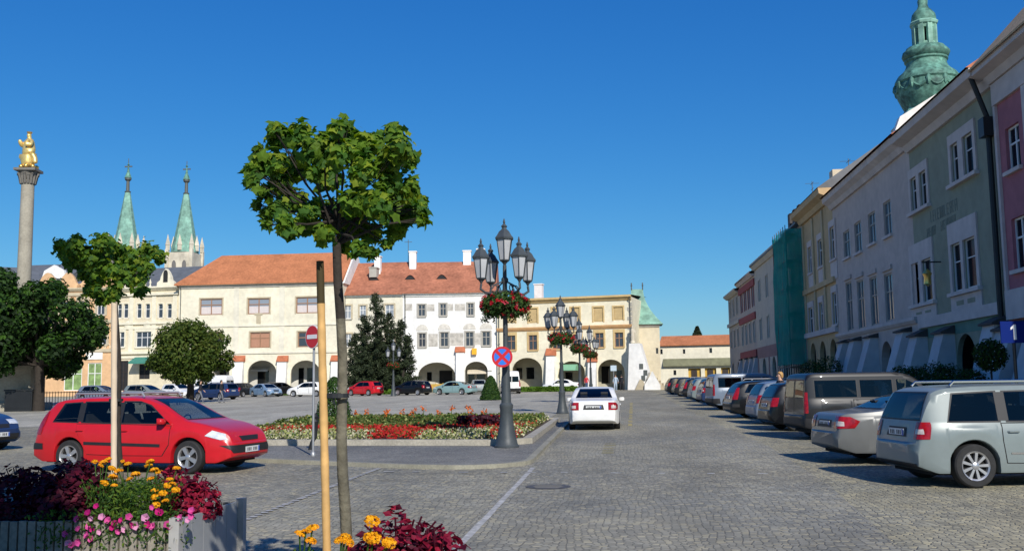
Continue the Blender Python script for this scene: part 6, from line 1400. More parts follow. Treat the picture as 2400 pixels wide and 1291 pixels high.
def spruce():
    random.seed(41); d = 106; b = gat(885, d); s_ = d / FPX; root = empty('spruce', b, 0, 'tall ragged grey green spruce with several tips before the white house', 'tree')
    q = MB(); lv = Leaves()
    tips = [(882, 690, 30, 915, 34), (852, 740, 24, 915, 30), (936, 750, 26, 915, 34), (828, 784, 20, 900, 26), (957, 788, 18, 880, 22), (908, 735, 18, 915, 30), (890, 800, 18, 915, 50), (860, 820, 18, 915, 40), (925, 820, 18, 915, 40)]
    for i, (x, y, w0, yb, wb) in enumerate(tips):
        t = aty(x, y, d) - b; bt = Vector((t.x * .8, 0, 0)); dy = random.uniform(-1.4, 1.4); t.y += dy; bt.y += dy
        q.tube([bt, t], [.2, .03], 6); h = t.z; n = int(h * 9)
        for k in range(n):
            f = (k + random.random()) / n; z = 0.5 + (h - 0.5) * f; R_ = (1 - f) ** .6 * wb * s_ * 1.45 + 0.15
            a = random.uniform(0, 2 * PI); L_ = R_ * random.uniform(.55, 1.15); c = bt.lerp(t, z / h)
            e = c + Vector((math.cos(a) * L_, math.sin(a) * L_, random.uniform(-.1, .5) * L_ * .5))
            if k % 3 == 0: q.tube([c, e], [.04, .008], 4)
            for j in range(int(24 + L_ * 60)):
                u = random.random() ** .6; p = c.lerp(e, u) + rnd_ball() * (.1 + .3 * (1 - u * .5))
                lv.leaf(p, random.uniform(.16, .38), random.choices((0, 1, 2), (5, 4, 1.6))[0], asp=.35)
    q.build('trunk', m_barkd, root, 50); lv.build('crown', SL, root)
spruce()
def cone_bush(px, d, r, h, label, seed, m=HL):
    random.seed(seed); b = gat(px, d); root = empty('clipped_bush', b, 0, label, 'bush', 'clipped cone bushes'); q = MB(); q.tube([(0, 0, -.1), (0, 0, h * .7)], [.06, .02], 6); q.build('stem', m_barkd, root)
    lv = Leaves()
    for k in range(5200):
        z = random.random() ** 1.3; R_ = r * (1 - z) ** .55 * (1 + .10 * math.sin(z * 17) * math.sin(k)) + .03; a = random.uniform(0, 2 * PI); rr_ = R_ * random.uniform(.82, 1.06)
        lv.leaf((math.cos(a) * rr_, math.sin(a) * rr_, z * h + .05), random.uniform(.05, .10) * (1 if d < 50 else 1.6), random.choices((0, 1, 2), (5, 3, 2))[0], nrm=(math.cos(a), math.sin(a), .5))
    lv.build('foliage', m, root)
cone_bush(783, 33.0, .66, 1.75, 'clipped green cone bush standing in the flowerbed behind the stake', 51); cone_bush(1150, 73, .72, 1.75, 'clipped green cone bush far out on the square beside the near lamp post', 52)
def ball_tree(px, d, zc, r, label, seed, stem=True, name='topiary_ball', pot=True):
    random.seed(seed); p = aty(px, 850, d); b = Vector((p.x, d, gz(d) + .12)); root = empty(name, b, 0, label, 'potted plant', 'potted evergreens by the shaded arcade'); q = MB()
    q.lathe([(.2, 0), (.26, .4), (.29, .42), (.29, .46), (.24, .46)], 14); q.build('pot', mat('clay_pot', (.22, .10, .06), .8, var=.2), root, 40)
    MB().tube([(0, 0, .4), (0, 0, zc)], .03, 6).build('stem', m_barkd, root); lv = Leaves()
    for k in range(1800):
        u = rnd_ball(); u = u.normalized() * u.length ** .4; lv.leaf(Vector((0, 0, zc)) + u * r * random.uniform(.85, 1.12), random.uniform(.06, .13), random.choices((0, 1, 2), (4, 4, 1))[0], nrm=u)
    lv.build('foliage', DL, root)
def pix_d(px, X): return atx(px, 850, X).y
for px, X, zc, r, lab, sd_ in ((2322, 11.2, 2.05, .48, 'round topiary ball on a thin stem before the white pier', 61), (2118, 12.2, 1.1, .75, 'low dark bush in a pot between the first two piers of the green house', 62), (2148, 12.2, 1.1, .7, 'low dark potted bush under the small arch of the green house', 63), (2190, 12.0, 1.15, .78, 'dark potted bush at the foot of the middle pier', 64), (2222, 12.0, 1.1, .74, 'bushy potted evergreen right of the middle pier', 65), (2272, 12.0, 1.05, .6, 'dark potted evergreen in front of the wide arch', 66), (1900, 12.4, 1.6, .8, 'dark potted bush before the sandy yellow house', 67), (1942, 12.4, 1.7, .85, 'taller dark potted bush where the sandy yellow house meets the grey house', 68)):
    ball_tree(px, pix_d(px, X), zc, r, lab, sd_)
# unseen tree added behind the camera, placed and shaped to shade the planter
random.seed(77)
def shade_tree():
    c = Vector((-8.0, 10.0, 0.6)) - sd * 16.0; root = empty('added_shade_tree', (c.x, c.y, 0), 0, 'unseen lime tree added to shade the left planter', 'tree'); q = MB()
    q.tube([(0, 0, 0), (0.1, 0, 3), (0, 0, c.z - 1)], [.3, .22, .12], 8); q.build('trunk', m_barkd, root); lv = Leaves()
    for k in range(7000):
        a = random.uniform(0, 2 * PI); t = random.random() ** .5 * 2.2; lv.leaf((t * math.cos(a), t * math.sin(a), c.z + random.uniform(-3.4, 3.2)), random.uniform(.3, .45), random.choice((0, 1, 2)))
    lv.build('crown', LL, root)
shade_tree()
# distant conifer tip over the wall building
q = Leaves(); b = aty(1635, 800, 185); random.seed(4); root = empty('far_spruce', (b.x, 185, gz(185)), 0, 'tip of a dark conifer showing above the red roofed wall building', 'tree'); zt = aty(1635, 768, 185).z - gz(185)
MB().tube([(0, 0, 0), (0, 0, zt)], [.3, .03], 6).build('trunk', m_barkd, root)
for k in range(2500):
    z = random.random() ** .8; R_ = (1 - z) * 3.0 + .15; a = random.uniform(0, 2 * PI); q.leaf((math.cos(a) * R_ * random.random() ** .4, math.sin(a) * R_ * random.random() ** .4, zt * .4 + z * zt * .62), .5, random.choice((0, 1)))
q.build('crown', SL, root)

# ------------------------------------------------------------------ the round-cornered flowerbed
bed = [(-11.2, 25.6), (-10.0, 25.0), (-2.95, 24.3), (-2.42, 24.8), (-2.42, 36.4), (-11.2, 36.4)]
slab('bed_soil', bed, 0.16, mat('bed_soil', (0.07, 0.05, 0.03), .95, var=.3, scale=6))
kerbline('bed_kerb', [(-11.3, 36.5), (-11.3, 25.5), (-10.0, 24.88), (-2.9, 24.16), (-2.3, 24.75), (-2.3, 36.5), (-11.3, 36.5)], .24, .21, m_kerb)
def inbed(x, y): return -11.0 < x < -2.55 and y < 36.2 and y > 24.62 + max(0, (-2.95 - x)) * 0.085 + (0.5 if x > -2.8 else 0)
def scatter(name, label, n, test, zf, size, mats, wts, seed, asp=.7, up=.8):
    random.seed(seed); lv = Leaves(); k = 0
    while k < n:
        x, y = random.uniform(-11, -2.5), random.uniform(24.4, 36.3)
        if not inbed(x, y) or not test(x, y): continue
        k += 1; lv.leaf((x, y, gz(y) + zf(x, y)), size * random.uniform(.7, 1.4), random.choices(range(len(mats)), wts)[0], up=up, asp=asp)
    o = lv.build(name, mats); o['kind'] = 'stuff'; o['label'] = label; return o
fg = leafmat('bed_green', (0.07, 0.13, 0.025), .25); fgo = leafmat('bed_olive', (0.13, 0.14, 0.035), .25); fcr = leafmat('cream_petal', (0.62, 0.58, 0.38), .2, var=.15); frd = leafmat('red_petal', (0.50, 0.03, 0.025), .2, var=.2); fcru = leafmat('pale_green_leaf', (0.36, 0.38, 0.13), .25); fdp = leafmat('dark_purple_leaf', (0.05, 0.012, 0.02), .15); forg = leafmat('orange_petal', (0.70, 0.17, 0.04), .25, var=.2)
wv = lambda x: .5 * math.sin(x * 1.3) + .25 * math.sin(x * 3.1)
scatter('cream_bedding', 'band of cream bedding flowers along the kerb of the flowerbed', 15000, lambda x, y: (y < 27.3 + wv(x) or x > -3.4 or y > 34 + wv(x) or x < -9.3) and not (-6.4 < x < -5.3 and y < 27.2), lambda x, y: .18 + random.random() ** 1.5 * .19, .07, [fcr, fcru, fg], (4.2, 5, 2), 71)
scatter('red_begonias', 'wavy band of red bedding flowers in the flowerbed', 9000, lambda x, y: (27.1 + wv(x) < y < 30.2 + wv(x + 1) and x < -3.3) or (-6.5 < x < -5.2 and y < 28) or (-3.4 < x < -2.6 and 24.9 < y < 26.6) or (x > -3.5 and 29 < y < 31), lambda x, y: .2 + random.random() * .16, .08, [frd, fg, fgo], (7, 1, 1), 72)
scatter('bed_foliage', 'low green and olive foliage filling the middle of the flowerbed', 11000, lambda x, y: 29.2 + wv(x) < y < 34.5, lambda x, y: .2 + random.random() * (.28 if y > 30.5 else .18), .11, [fg, fgo, fcru], (4, 4, 1.5), 73)
scatter('purple_foliage', 'dark purple leaf clump near the lamp end of the flowerbed', 1300, lambda x, y: ((x + 4.1) / .75) ** 2 + ((y - 29.4) / .8) ** 2 < 1, lambda x, y: .2 + random.random() * .38, .12, [fdp, frd], (6, .6), 74)
def cannas():
    random.seed(75)
    spots = [(-8.6, 33.0), (-8.0, 33.6), (-7.4, 33.2), (-7.1, 33.8), (-6.6, 33.0), (-6.2, 33.6), (-5.7, 33.3), (-5.2, 33.7), (-7.8, 32.5), (-6.9, 32.5), (-5.0, 33.0), (-9.1, 33.6), (-4.6, 33.5)]
    for i, (x, y) in enumerate(spots):
        root = empty('canna', (x, y, gz(y) + .16), 0, 'orange canna flower rising from the back of the flowerbed', 'flower', 'orange cannas in the flowerbed'); q = MB(); h = random.uniform(.36, .55); q.tube([(0, 0, 0), (.02, 0, h)], .012, 5); q.build('stem', fg, root)
        a = Leaves(); 
        for k in range(12): a.leaf((random.gauss(0, .1), random.gauss(0, .1), random.uniform(.05, h * .7)), .2, random.choice((0, 1)), asp=.4)
        a.build('leaf_tuft', [fg, fgo], root); b_ = Leaves()
        for k in range(16): b_.leaf(Vector((.02, 0, h + .02)) + rnd_ball() * .11, .10, 0)
        b_.build('blossom', [forg], root)
cannas()
# grass verges at the foot of the far houses
gr = leafmat('verge_grass', (0.10, 0.19, 0.02), .3)
def verge(x0, x1, y0, y1, label, n=2600):
    random.seed(int(x0 * 7)); lv = Leaves()
    for k in range(n): x, y = random.uniform(x0, x1), random.uniform(y0, y1); lv.leaf((x, y, gz(y) + random.random() * .5), .32, 0, up=-.5)
    o = lv.build('grass_verge', [gr]); o['kind'] = 'stuff'; o['label'] = label
xq = lambda px, Y: aty(px, 900, Y).x
verge(xq(668, 108), xq(690, 108), 107, 110, 'small green verge by the cream arcade', 900); verge(xq(890, 105), xq(930, 105), 104, 107, 'green verge beside the spruce', 1300); verge(xq(1222, 110), xq(1352, 110), 108.5, 111, 'green verge before the yellow arcade', 4200)
# ------------------------------------------------------------------ lamp posts
m_lamp = mat('grey_green_cast_iron', (0.055, 0.065, 0.07), 0.5, var=0.2, scale=5, fine=0.1); m_milk = mat('milky_lantern_glass', (0.42, 0.43, 0.44), 0.25, var=0.15, scale=3, spec=0.5)
def lantern(parent, c, k=1.0):
    q = MB(); n = 6
    q.lathe([(.02 * k, -.12 * k), (.05 * k, -.06 * k), (.085 * k, -.02 * k), (.125 * k, 0), (.13 * k, .03 * k)], n, c=c, rot=.3)
    for i in range(n):
        a = 2 * PI * i / n + .3; q.tube([(c[0] + .125 * k * math.cos(a), c[1] + .125 * k * math.sin(a), c[2] + .02 * k), (c[0] + .20 * k * math.cos(a), c[1] + .20 * k * math.sin(a), c[2] + .52 * k)], .012 * k, 4)
    q.lathe([(.235 * k, .51 * k), (.245 * k, .55 * k), (.20 * k, .60 * k), (.14 * k, .70 * k), (.07 * k, .76 * k), (.06 * k, .80 * k), (.085 * k, .83 * k), (.05 * k, .87 * k), (.02 * k, .90 * k), (.035 * k, .93 * k), (.01 * k, 1.02 * k)], n, c=c, rot=.3)
    o = q.build('lantern', m_lamp, parent, 30); g = MB(); g.lathe([(.118 * k, .03 * k), (.192 * k, .51 * k)], n, c=c, rot=.3); g.build('lantern_glass', m_milk, o)
def make_lamp():
    root = empty('street_lamp', (0, 0, 0)); q = MB()
    q.lathe([(.30, 0), (.30, .04), (.265, .08), (.235, .22), (.18, .48), (.165, .6), (.15, .9), (.165, .94), (.165, 1.0), (.12, 1.05), (.10, 1.6), (.085, 2.25), (.10, 2.28), (.10, 2.34), (.065, 2.38)], 12)
    q.lathe([(.062, 2.36), (.055, 3.9), (.085, 3.95), (.085, 4.02), (.05, 4.06), (.045, 4.35)], 12); q.build('post', m_lamp, root, 35)
    for i in range(4):
        a = R(22 + 90 * i); d = Vector((math.cos(a), math.sin(a), 0)); w_ = MB()
        w_.tube([Vector((0, 0, 3.72)) + d * .06, Vector((0, 0, 3.64)) + d * .3, Vector((0, 0, 3.66)) + d * .55, Vector((0, 0, 3.74)) + d * .68, Vector((0, 0, 3.86)) + d * .66], [.035, .032, .03, .03, .03], 7)
        w_.tube([Vector((0, 0, 3.95)) + d * .06, Vector((0, 0, 3.86)) + d * .28, Vector((0, 0, 3.70)) + d * .42], .018, 6)
        w_.tube([Vector((0, 0, 3.70)) + d * (.30 + .085 * math.cos(t)) + Vector((0, 0, .085 * math.sin(t) + .08)) for t in [k * .6 for k in range(10)]], .014, 5)
        w_.build('arm', m_lamp, root, 50); p = d * .66; lantern(root, (p.x, p.y, 3.98), 0.96)
    lantern(root, (0, 0, 4.45), 1.02)
    return root
lamp = make_lamp(); LAMPS = [(-2.68, 23.45, 'nearest tall cast iron lamp post with five milky lanterns at the flowerbed corner'), (-2.63, 45.8, 'cast iron five lantern lamp post just left of the white saloon'), (-2.45, 63.0, 'small cast iron lamp post behind the white saloon, third along the street'), (-2.3, 82.0, 'farthest cast iron lamp post along the street, before the gate arch')]
for i, (x, y, lab) in enumerate(LAMPS):
    o = lamp if i == 0 else copy_tree(lamp); o.name = 'street_lamp'; o.location = (x, y, gz(y) + (.07 if i == 0 else 0.0)); o.rotation_euler = (0, 0, .28 + .5 * i); tag(o, lab, 'lamp', 'lamp posts along the street')
# slim lamp by the spruce with a basket of its own
b = gat(922, 94); q = MB(); q.lathe([(.3, 0), (.2, .5), (.12, 1.4), (.09, 2.2), (.07, 4.4)], 10); root = empty('street_lamp', b, 0, 'lone lamp post standing before the dark spruce across the square', 'lamp', 'lamp posts along the street'); q.build('post', m_lamp, root, 40)
for k in (-1, 1): q2 = MB(); q2.tube([(0, 0, 3.5), (.5 * k, 0, 3.5), (.55 * k, 0, 3.7)], .03, 6); q2.build('arm', m_lamp, root); lantern(root, (.55 * k, 0, 3.8), 1.0)
lantern(root, (0, 0, 4.4), 1.0)

# hanging baskets: a ring of geraniums round each post
GR = [leafmat('geranium_leaf', (0.05, 0.10, 0.02), .2), leafmat('geranium_leaf_dark', (0.022, 0.05, 0.013), .2)]; GF = [leafmat('geranium_red', (0.55, 0.012, 0.03), .2, var=.15), leafmat('geranium_pink', (0.62, 0.06, 0.10), .2, var=.15)]
def basket_proto():
    random.seed(81); root = empty('flower_basket', (0, 0, 0)); q = MB()
    for k in range(20): a = 2 * PI * k / 20; q.tube([(.34 * math.cos(a), .34 * math.sin(a), 0), (.24 * math.cos(a), .24 * math.sin(a), -.2)], .008, 4)
    q.lathe([(.10, -.2), (.25, -.2), (.34, 0), (.32, 0), (.10, -.02)], 20, cap=False); q.build('basket', mat('basket_moss', (0.05, 0.04, 0.02), .9, var=.3), root, 40)
    lv = Leaves(); fl = Leaves()
    def place():
        a = random.uniform(0, 2 * PI); t = random.random(); r_ = .20 + .38 * math.sin(PI * min(1, t * .8 + .1)); z = .26 - .50 * t; r_ *= random.uniform(.75, 1.1)
        return Vector((r_ * math.cos(a), r_ * math.sin(a), z + random.uniform(-.06, .06)))
    for k in range(2400): p = place(); lv.leaf(p, random.uniform(.05, .095), random.choice((0, 0, 1)), nrm=(p.x, p.y, .3), asp=.9)
    for k in range(15):
        a = random.uniform(0, 2 * PI); 
        for j in range(22): t = j / 22; lv.leaf(((.52 + .06 * t) * math.cos(a) + random.gauss(0, .03), (.52 + .06 * t) * math.sin(a) + random.gauss(0, .03), -.12 - .28 * t), .06, random.choice((0, 1)))
    for k in range(78):
        p = place() * 1.08; m = random.choice((0, 0, 0, 1))
        for j in range(14): fl.leaf(p + rnd_ball() * .055, .045, m, up=.5, asp=.9)
    lv.build('foliage', GR, root); fl.build('blossoms', GF, root); return root
bk = basket_proto(); BL = ['large round basket of red geraniums around the nearest lamp post', 'basket of red geraniums on the lamp left of the white saloon', 'small basket of red geraniums on the third street lamp', 'tiny basket of red geraniums on the farthest street lamp']
for i, (x, y, lab) in enumerate(LAMPS):
    o = bk if i == 0 else copy_tree(bk); o.name = 'flower_basket'; o.location = (x, y, gz(y) + 3.44); o.scale = (1, 1, 1); o.rotation_euler = (0, 0, 1.3 * i); tag(o, BL[i], 'flower basket', 'hanging flower baskets')
o = copy_tree(bk); o.name = 'flower_basket'; o.location = b + Vector((0, 0, 2.95)); tag(o, 'rusty red flower basket on the lone lamp before the spruce', 'flower basket', 'hanging flower baskets')

# ------------------------------------------------------------------ signs
s_red = mat('sign_red', (0.52, 0.018, 0.025), 0.35, var=.06); s_blue = mat('sign_blue', (0.03, 0.17, 0.62), 0.35, var=.06); s_white = mat('sign_white', (0.74, 0.74, 0.73), 0.4, var=.05); s_back = mat('galvanised', (0.36, 0.37, 0.38), 0.45, metal=.5, var=.15); s_nblue = mat('sign_navy', (0.006, 0.02, 0.15), 0.9, 0.0, 0.1, var=.06)
# no stopping: on the nearest lamp post, facing the traffic
c = aty(1177, 836, 23.0); root = empty('no_stopping_sign', c, R(3), 'round blue no stopping sign with red rim and cross on the nearest lamp post', 'road sign', 'road signs'); r = .245
def disc(q, r, y0, y1, n=36): q.prism([(r * math.cos(2 * PI * k / n), r * math.sin(2 * PI * k / n)) for k in range(n)], y0, y1)
q = MB(); disc(q, r, .0, .02); q.build('backing', s_back, root)
q = MB(); disc(q, r * .80, -.006, -.001); q.build('blue_field', s_blue, root)
q = MB(); n = 36
for k in range(n):
    a0, a1 = 2 * PI * k / n, 2 * PI * (k + 1) / n; q.quad((r * .78 * math.cos(a0), -.010, r * .78 * math.sin(a0)), (r * math.cos(a0), -.010, r * math.sin(a0)), (r * math.cos(a1), -.010, r * math.sin(a1)), (r * .78 * math.cos(a1), -.010, r * .78 * math.sin(a1)))
q.build('red_rim', s_red, root)
q = MB()
for s in (-1, 1):
    d = Vector((1, 0, s)).normalized(); e = Vector((-d.z, 0, d.x)); y = -.0085 if s > 0 else -.0095; t = r * .79; w_ = r * .15
    q.quad(*[d * i * t + e * j * w_ + Vector((0, y, 0)) for i, j in ((-1, -1), (1, -1), (1, 1), (-1, 1))])
q.build('red_cross', s_red, root); MB().box(-.1, .1, .02, .34, -.03, .03).build('bracket', s_back, root)
# no entry, seen obliquely
g = gnd(729, 1076); c = aty(723, 789, g.y); root = empty('no_entry_sign', (g.x, g.y, gz(g.y) + .07), R(-38), 'red no entry sign on a thin grey pole, seen obliquely', 'road sign', 'road signs')
z = c.z - gz(g.y) - .07; r = .262; q = MB(); q.tube([(0, 0.05, -.1), (0, 0.05, z + .26)], .028, 10); q.lathe([(.06, 0), (.06, .06), (.03, .1)], 10, c=(0, .05, 0)); q.build('pole', s_back, root, 40)
q = MB(); q.prism([(r * math.cos(2 * PI * k / 36), z + r * math.sin(2 * PI * k / 36)) for k in range(36)], .0, .022); q.build('backing', s_white, root)
q = MB(); q.prism([(r * .93 * math.cos(2 * PI * k / 36), z + r * .93 * math.sin(2 * PI * k / 36)) for k in range(36)], -.006, -.001); q.build('red_disc', s_red, root); MB().box(-r * .72, r * .72, -.012, -.007, z - .045, z + .045).build('white_bar', s_white, root)
# blue direction sign by the row
p = aty(2375, 778, 27.5); root = empty('blue_sign', (p.x, 27.5, gz(27.5) + .1), R(4), 'blue rectangular sign with white upright mark like a number one, before the pink house', 'road sign', 'road signs')
z = p.z - gz(27.5) - .1; MB().tube([(.02, .06, 0), (.02, .06, z + .28)], .045, 8).build('pole', m_iron, root)
MB().box(-.33, .39, 0, .03, z - .29, z + .29).build('panel', s_nblue, root)
q = MB(); q.prism([(.0, z - .2), (.075, z - .2), (.075, z + .2), (.02, z + .2), (-.07, z + .12), (-.07, z + .06), (.0, z + .1)], -.006, -.001); q.build('numeral', s_white, root)
# small black iron pump at the kerb
g = gnd(738, 1060); q = MB(); q.tube([(-.12, 0, 0), (-.08, 0, .16), (0, 0, .3)], [.05, .045, .05], 8); q.lathe([(.05, .28), (.06, .4), (.075, .62), (.09, .66), (.06, .72), (.08, .78), (.03, .86)], 10); q.tube([(0, 0, .74), (.2, 0, .76), (.22, 0, .70)], .025, 6)
o = q.build('iron_hydrant', m_iron, smooth=40, loc=(g.x, g.y, g.z + .07)); tag(o, 'small black iron hydrant beside the no entry pole', 'hydrant')

# ------------------------------------------------------------------ planters and their flowers
w_slat = mat('weathered_slats', (0.25, 0.225, 0.18), 0.85, var=.3, scale=2.5, fine=.25, fscale=25); w_cap = mat('weathered_rail', (0.36, 0.35, 0.33), 0.8, var=.2, scale=4); w_panel = mat('grey_board', (0.28, 0.29, 0.29), 0.75, var=.15, scale=2); soil = mat('potting_soil', (0.035, 0.025, 0.018), .95, var=.3, scale=10)
def planter(x0, x1, y0, y1, h, label):
    root = empty('planter', ((x0 + x1) / 2, (y0 + y1) / 2, 0), 0, label, 'planter', 'wooden flower planters'); hx, hy = (x1 - x0) / 2, (y1 - y0) / 2
    MB().box(-hx + .05, hx - .05, -hy + .05, hy - .05, .02, h - .08).build('inner_box', mat('inner_boards', (.05, .045, .04), .9, var=.2), root)
    MB().box(-hx + .06, hx - .06, -hy + .06, hy - .06, h - .078, h - .05).build('soil', soil, root)
    q = MB(); n = int((x1 - x0) / .085)
    for i in range(n):
        xa = -hx + (x1 - x0) * i / n
        q.box(xa + .008, xa + (x1 - x0) / n - .010, -hy, -hy + .03, .04, h - random.uniform(0, .012))
    me = q.mesh('front_cladding', w_slat); inst('front_cladding', me, root); inst('rear_cladding', me, root, rot=(0, 0, PI)); q = MB(); n = int((y1 - y0) / .25)
    for i in range(n):
        ya = -hy + .05 + (y1 - y0 - .1) * i / n; q.box(hx - .03, hx, ya + .003, ya + (y1 - y0 - .1) / n - .003, .04, h)
    me = q.mesh('side_cladding', w_panel); inst('side_cladding', me, root); inst('side_cladding', me, root, rot=(0, 0, PI))
    for sx in (-1, 1):
        for sy in (-1, 1): MB().box(sx * (hx + .01) - .045, sx * (hx + .01) + .045, sy * (hy + .01) - .045, sy * (hy + .01) + .045, 0, h + .03).build('corner_post', w_cap, root)
    return root
planter(-6.6, -3.86, 8.35, 9.8, .52, 'weathered slatted planter with marigolds, petunias and the smaller tree')
planter(-2.35, -.82, 5.1, 6.4, .50, 'slatted planter at the lower picture edge with the taller tree and red coleus')
mg = [leafmat('marigold_petal', (0.80, 0.40, 0.01), .2, var=.12), leafmat('marigold_petal_deep', (0.70, 0.28, 0.01), .2, var=.12)]; ml = [leafmat('marigold_leaf', (0.06, 0.13, 0.02), .3), leafmat('marigold_leaf_light', (0.12, 0.19, 0.02), .35), leafmat('marigold_leaf_dark', (0.03, 0.07, 0.015), .25)]
cl_ = [leafmat('coleus_leaf', (0.20, 0.008, 0.03), .25, var=.25), leafmat('coleus_leaf_dark', (0.07, 0.006, 0.018), .2, var=.3), leafmat('coleus_leaf_bright', (0.33, 0.015, 0.04), .3, var=.2)]; pt = [leafmat('petunia_pink', (0.70, 0.10, 0.35), .3, var=.15), leafmat('petunia_magenta', (0.55, 0.02, 0.20), .3, var=.15), leafmat('petunia_throat', (0.75, 0.35, 0.55), .3, var=.1)]
def pompon():
    random.seed(91); a = Leaves()
    for k in range(70):
        u = rnd_ball().normalized(); u.z = abs(u.z); a.leaf(Vector((u.x * .034, u.y * .034, u.z * .022)), .024, 0 if u.z > .3 else 1, nrm=u, asp=.8)
    o = a.build('blossom', mg); me = o.data; bpy.data.objects.remove(o); return me
def trumpet():
    a = MB(); n = 10; vs = [(0, 0, -.03)]
    for k in range(n): t = 2 * PI * k / n; r_ = .026 if k % 2 else .031; vs += [(r_ * math.cos(t), r_ * math.sin(t), .004 * (k % 2))]
    a.add(vs, [(0, 1 + k, 1 + (k + 1) % n) for k in range(n)]); a.loose = True
    return a
pm_ = pompon(); tm0 = trumpet().mesh('blossom', pt[0]); tm1 = trumpet().mesh('blossom', pt[1]); tm2 = trumpet().mesh('blossom', pt[2])
def marigold(x, y, z, h, r, heads, seed, label):
    random.seed(seed); root = empty('marigold_plant', (x, y, z), 0, label, 'flower', 'marigolds in the planters'); lv = Leaves(); st = MB()
    for hx, hy, hz in heads:
        st.tube([(0, 0, 0), (hx * .5, hy * .5, hz * .55), (hx, hy, hz)], .005, 4); o = inst('blossom', pm_, root, (hx, hy, hz), (random.uniform(-.5, .5), random.uniform(-.5, .5), random.uniform(0, 6))); s = random.uniform(.72, 1.15); o.scale = (s, s, s)
    for k in range(9): a = random.uniform(0, 6.28); st.tube([(0, 0, 0), (r * .4 * math.cos(a), r * .4 * math.sin(a), h * .5), (r * .8 * math.cos(a), r * .8 * math.sin(a), h * random.uniform(.7, 1))], .004, 4)
    for k in range(420): p = rnd_ball(); t = random.random() ** .7; lv.leaf((p.x * r * (.5 + .5 * t), p.y * r * (.5 + .5 * t), h * t * random.uniform(.8, 1)), random.uniform(.03, .06), random.choices((0, 1, 2), (4, 3, 2))[0], asp=.35)
    st.build('stems', ml[0], root); lv.build('foliage', ml, root)
def coleus(x, y, z, h, r, n, seed, label, ls=.06, mt=None):
    random.seed(seed); root = empty('coleus_plant', (x, y, z), 0, label, 'plant', 'red coleus in the planters'); lv = Leaves(); st = MB()
    for k in range(12): a = random.uniform(0, 6.28); t = random.uniform(.3, 1); st.tube([(0, 0, 0), (r * t * .6 * math.cos(a), r * t * .6 * math.sin(a), h * .7), (r * t * math.cos(a), r * t * math.sin(a), h * (1.12 - .3 * t))], .006, 4)
    st.build('stems', cl_[1], root)
    for k in range(n):
        u = rnd_ball(); u = u.normalized() * u.length ** .35; u.z = abs(u.z); lump = 1 + .14 * math.sin(u.x * 7 + seed) * math.cos(u.y * 6)
        lv.leaf((u.x * r * lump, u.y * r * lump, u.z * h * lump), ls * random.uniform(.6, 1.35), random.choices((0, 1, 2), (5, 2.5, 2.5))[0], nrm=u + Vector((0, 0, .35)), asp=.7)
    lv.build('foliage', mt or cl_, root)
def petunia(x, y, z, pts, seed, label):
    random.seed(seed); root = empty('petunia_plant', (x, y, z), 0, label, 'flower', 'pink petunias along the planter rim'); lv = Leaves(); st = MB()
    for k in range(230):
        p = Vector((random.gauss(0, .10), random.gauss(-.03, .06), random.uniform(-.22, .10))); lv.leaf(p, random.uniform(.03, .055), random.choices((0, 1, 2), (4, 2, 3))[0], asp=.55)
    for k in range(6): st.tube([(0, .05, 0), (random.gauss(0, .07), -.05, .02), (random.gauss(0, .1), -.1, -.15)], .004, 4)
    st.build('stems', ml[0], root); lv.build('foliage', ml, root)
    for px_, py_, pz_ in pts:
        d = Vector((random.gauss(0, .35), -1, random.gauss(.35, .35))); o = inst('blossom', random.choice((tm0, tm0, tm1, tm2)), root, (px_, py_, pz_)); o.rotation_euler = d.to_track_quat('Z', 'Y').to_euler(); s = random.uniform(.85, 1.25); o.scale = (s, s, s)
random.seed(95)
Z0 = .46
def at_(px, py, Y): p = aty(px, py, Y); return p
# marigold blossoms of the left planter, read off the photograph and put at their depth among the plants
heads = [(242, 1085, 8.75), (262, 1098, 8.7), (285, 1080, 9.1), (300, 1088, 8.9), (278, 1105, 8.6), (264, 1118, 8.6), (244, 1132, 8.55), (268, 1138, 8.55), (318, 1112, 8.8), (352, 1083, 8.9), (362, 1102, 8.8), (348, 1092, 9.0), (414, 1098, 8.9), (392, 1138, 8.7), (405, 1134, 8.7), (412, 1148, 8.6), (362, 1150, 8.65), (382, 1156, 8.6), (362, 1165, 8.6), (388, 1174, 8.6), (366, 1183, 8.55), (398, 1124, 8.8), (222, 1082, 8.9), (236, 1092, 8.6), (253, 1078, 8.8)]
cent = [(-4.62, 8.95, 'tall yellow marigold plant around the foot of the smaller tree'), (-4.42, 8.75, 'marigold plant with scattered yellow heads in the middle of the left planter'), (-4.2, 8.8, 'marigold plant with a cluster of deep yellow heads beside the red coleus'), (-4.75, 8.7, 'marigold plant half in shade at the dark coleus')]
grp = {i: [] for i in range(4)}
for hx, hy, Y in heads:
    p = aty(hx, hy, Y); i = min(range(4), key=lambda k: abs(cent[k][0] - p.x) + .3 * abs(cent[k][1] - Y)); grp[i].append((p.x - cent[i][0], Y - cent[i][1], p.z - Z0))
for i, (x, y, lab) in enumerate(cent): marigold(x, y, Z0, .40, .2, grp[i] or [(0, 0, .45)], 100 + i, lab)
for i, (x, y, lab) in enumerate([(-4.5, 8.62, 'leafy marigold plant without open heads behind the petunias'), (-4.3, 8.62, 'green marigold plant low down beside the petunias'), (-4.55, 9.3, 'marigold plant at the back of the left planter')]): marigold(x, y, Z0, .34, .2, [(0.02, .1, .38)], 110 + i, lab)
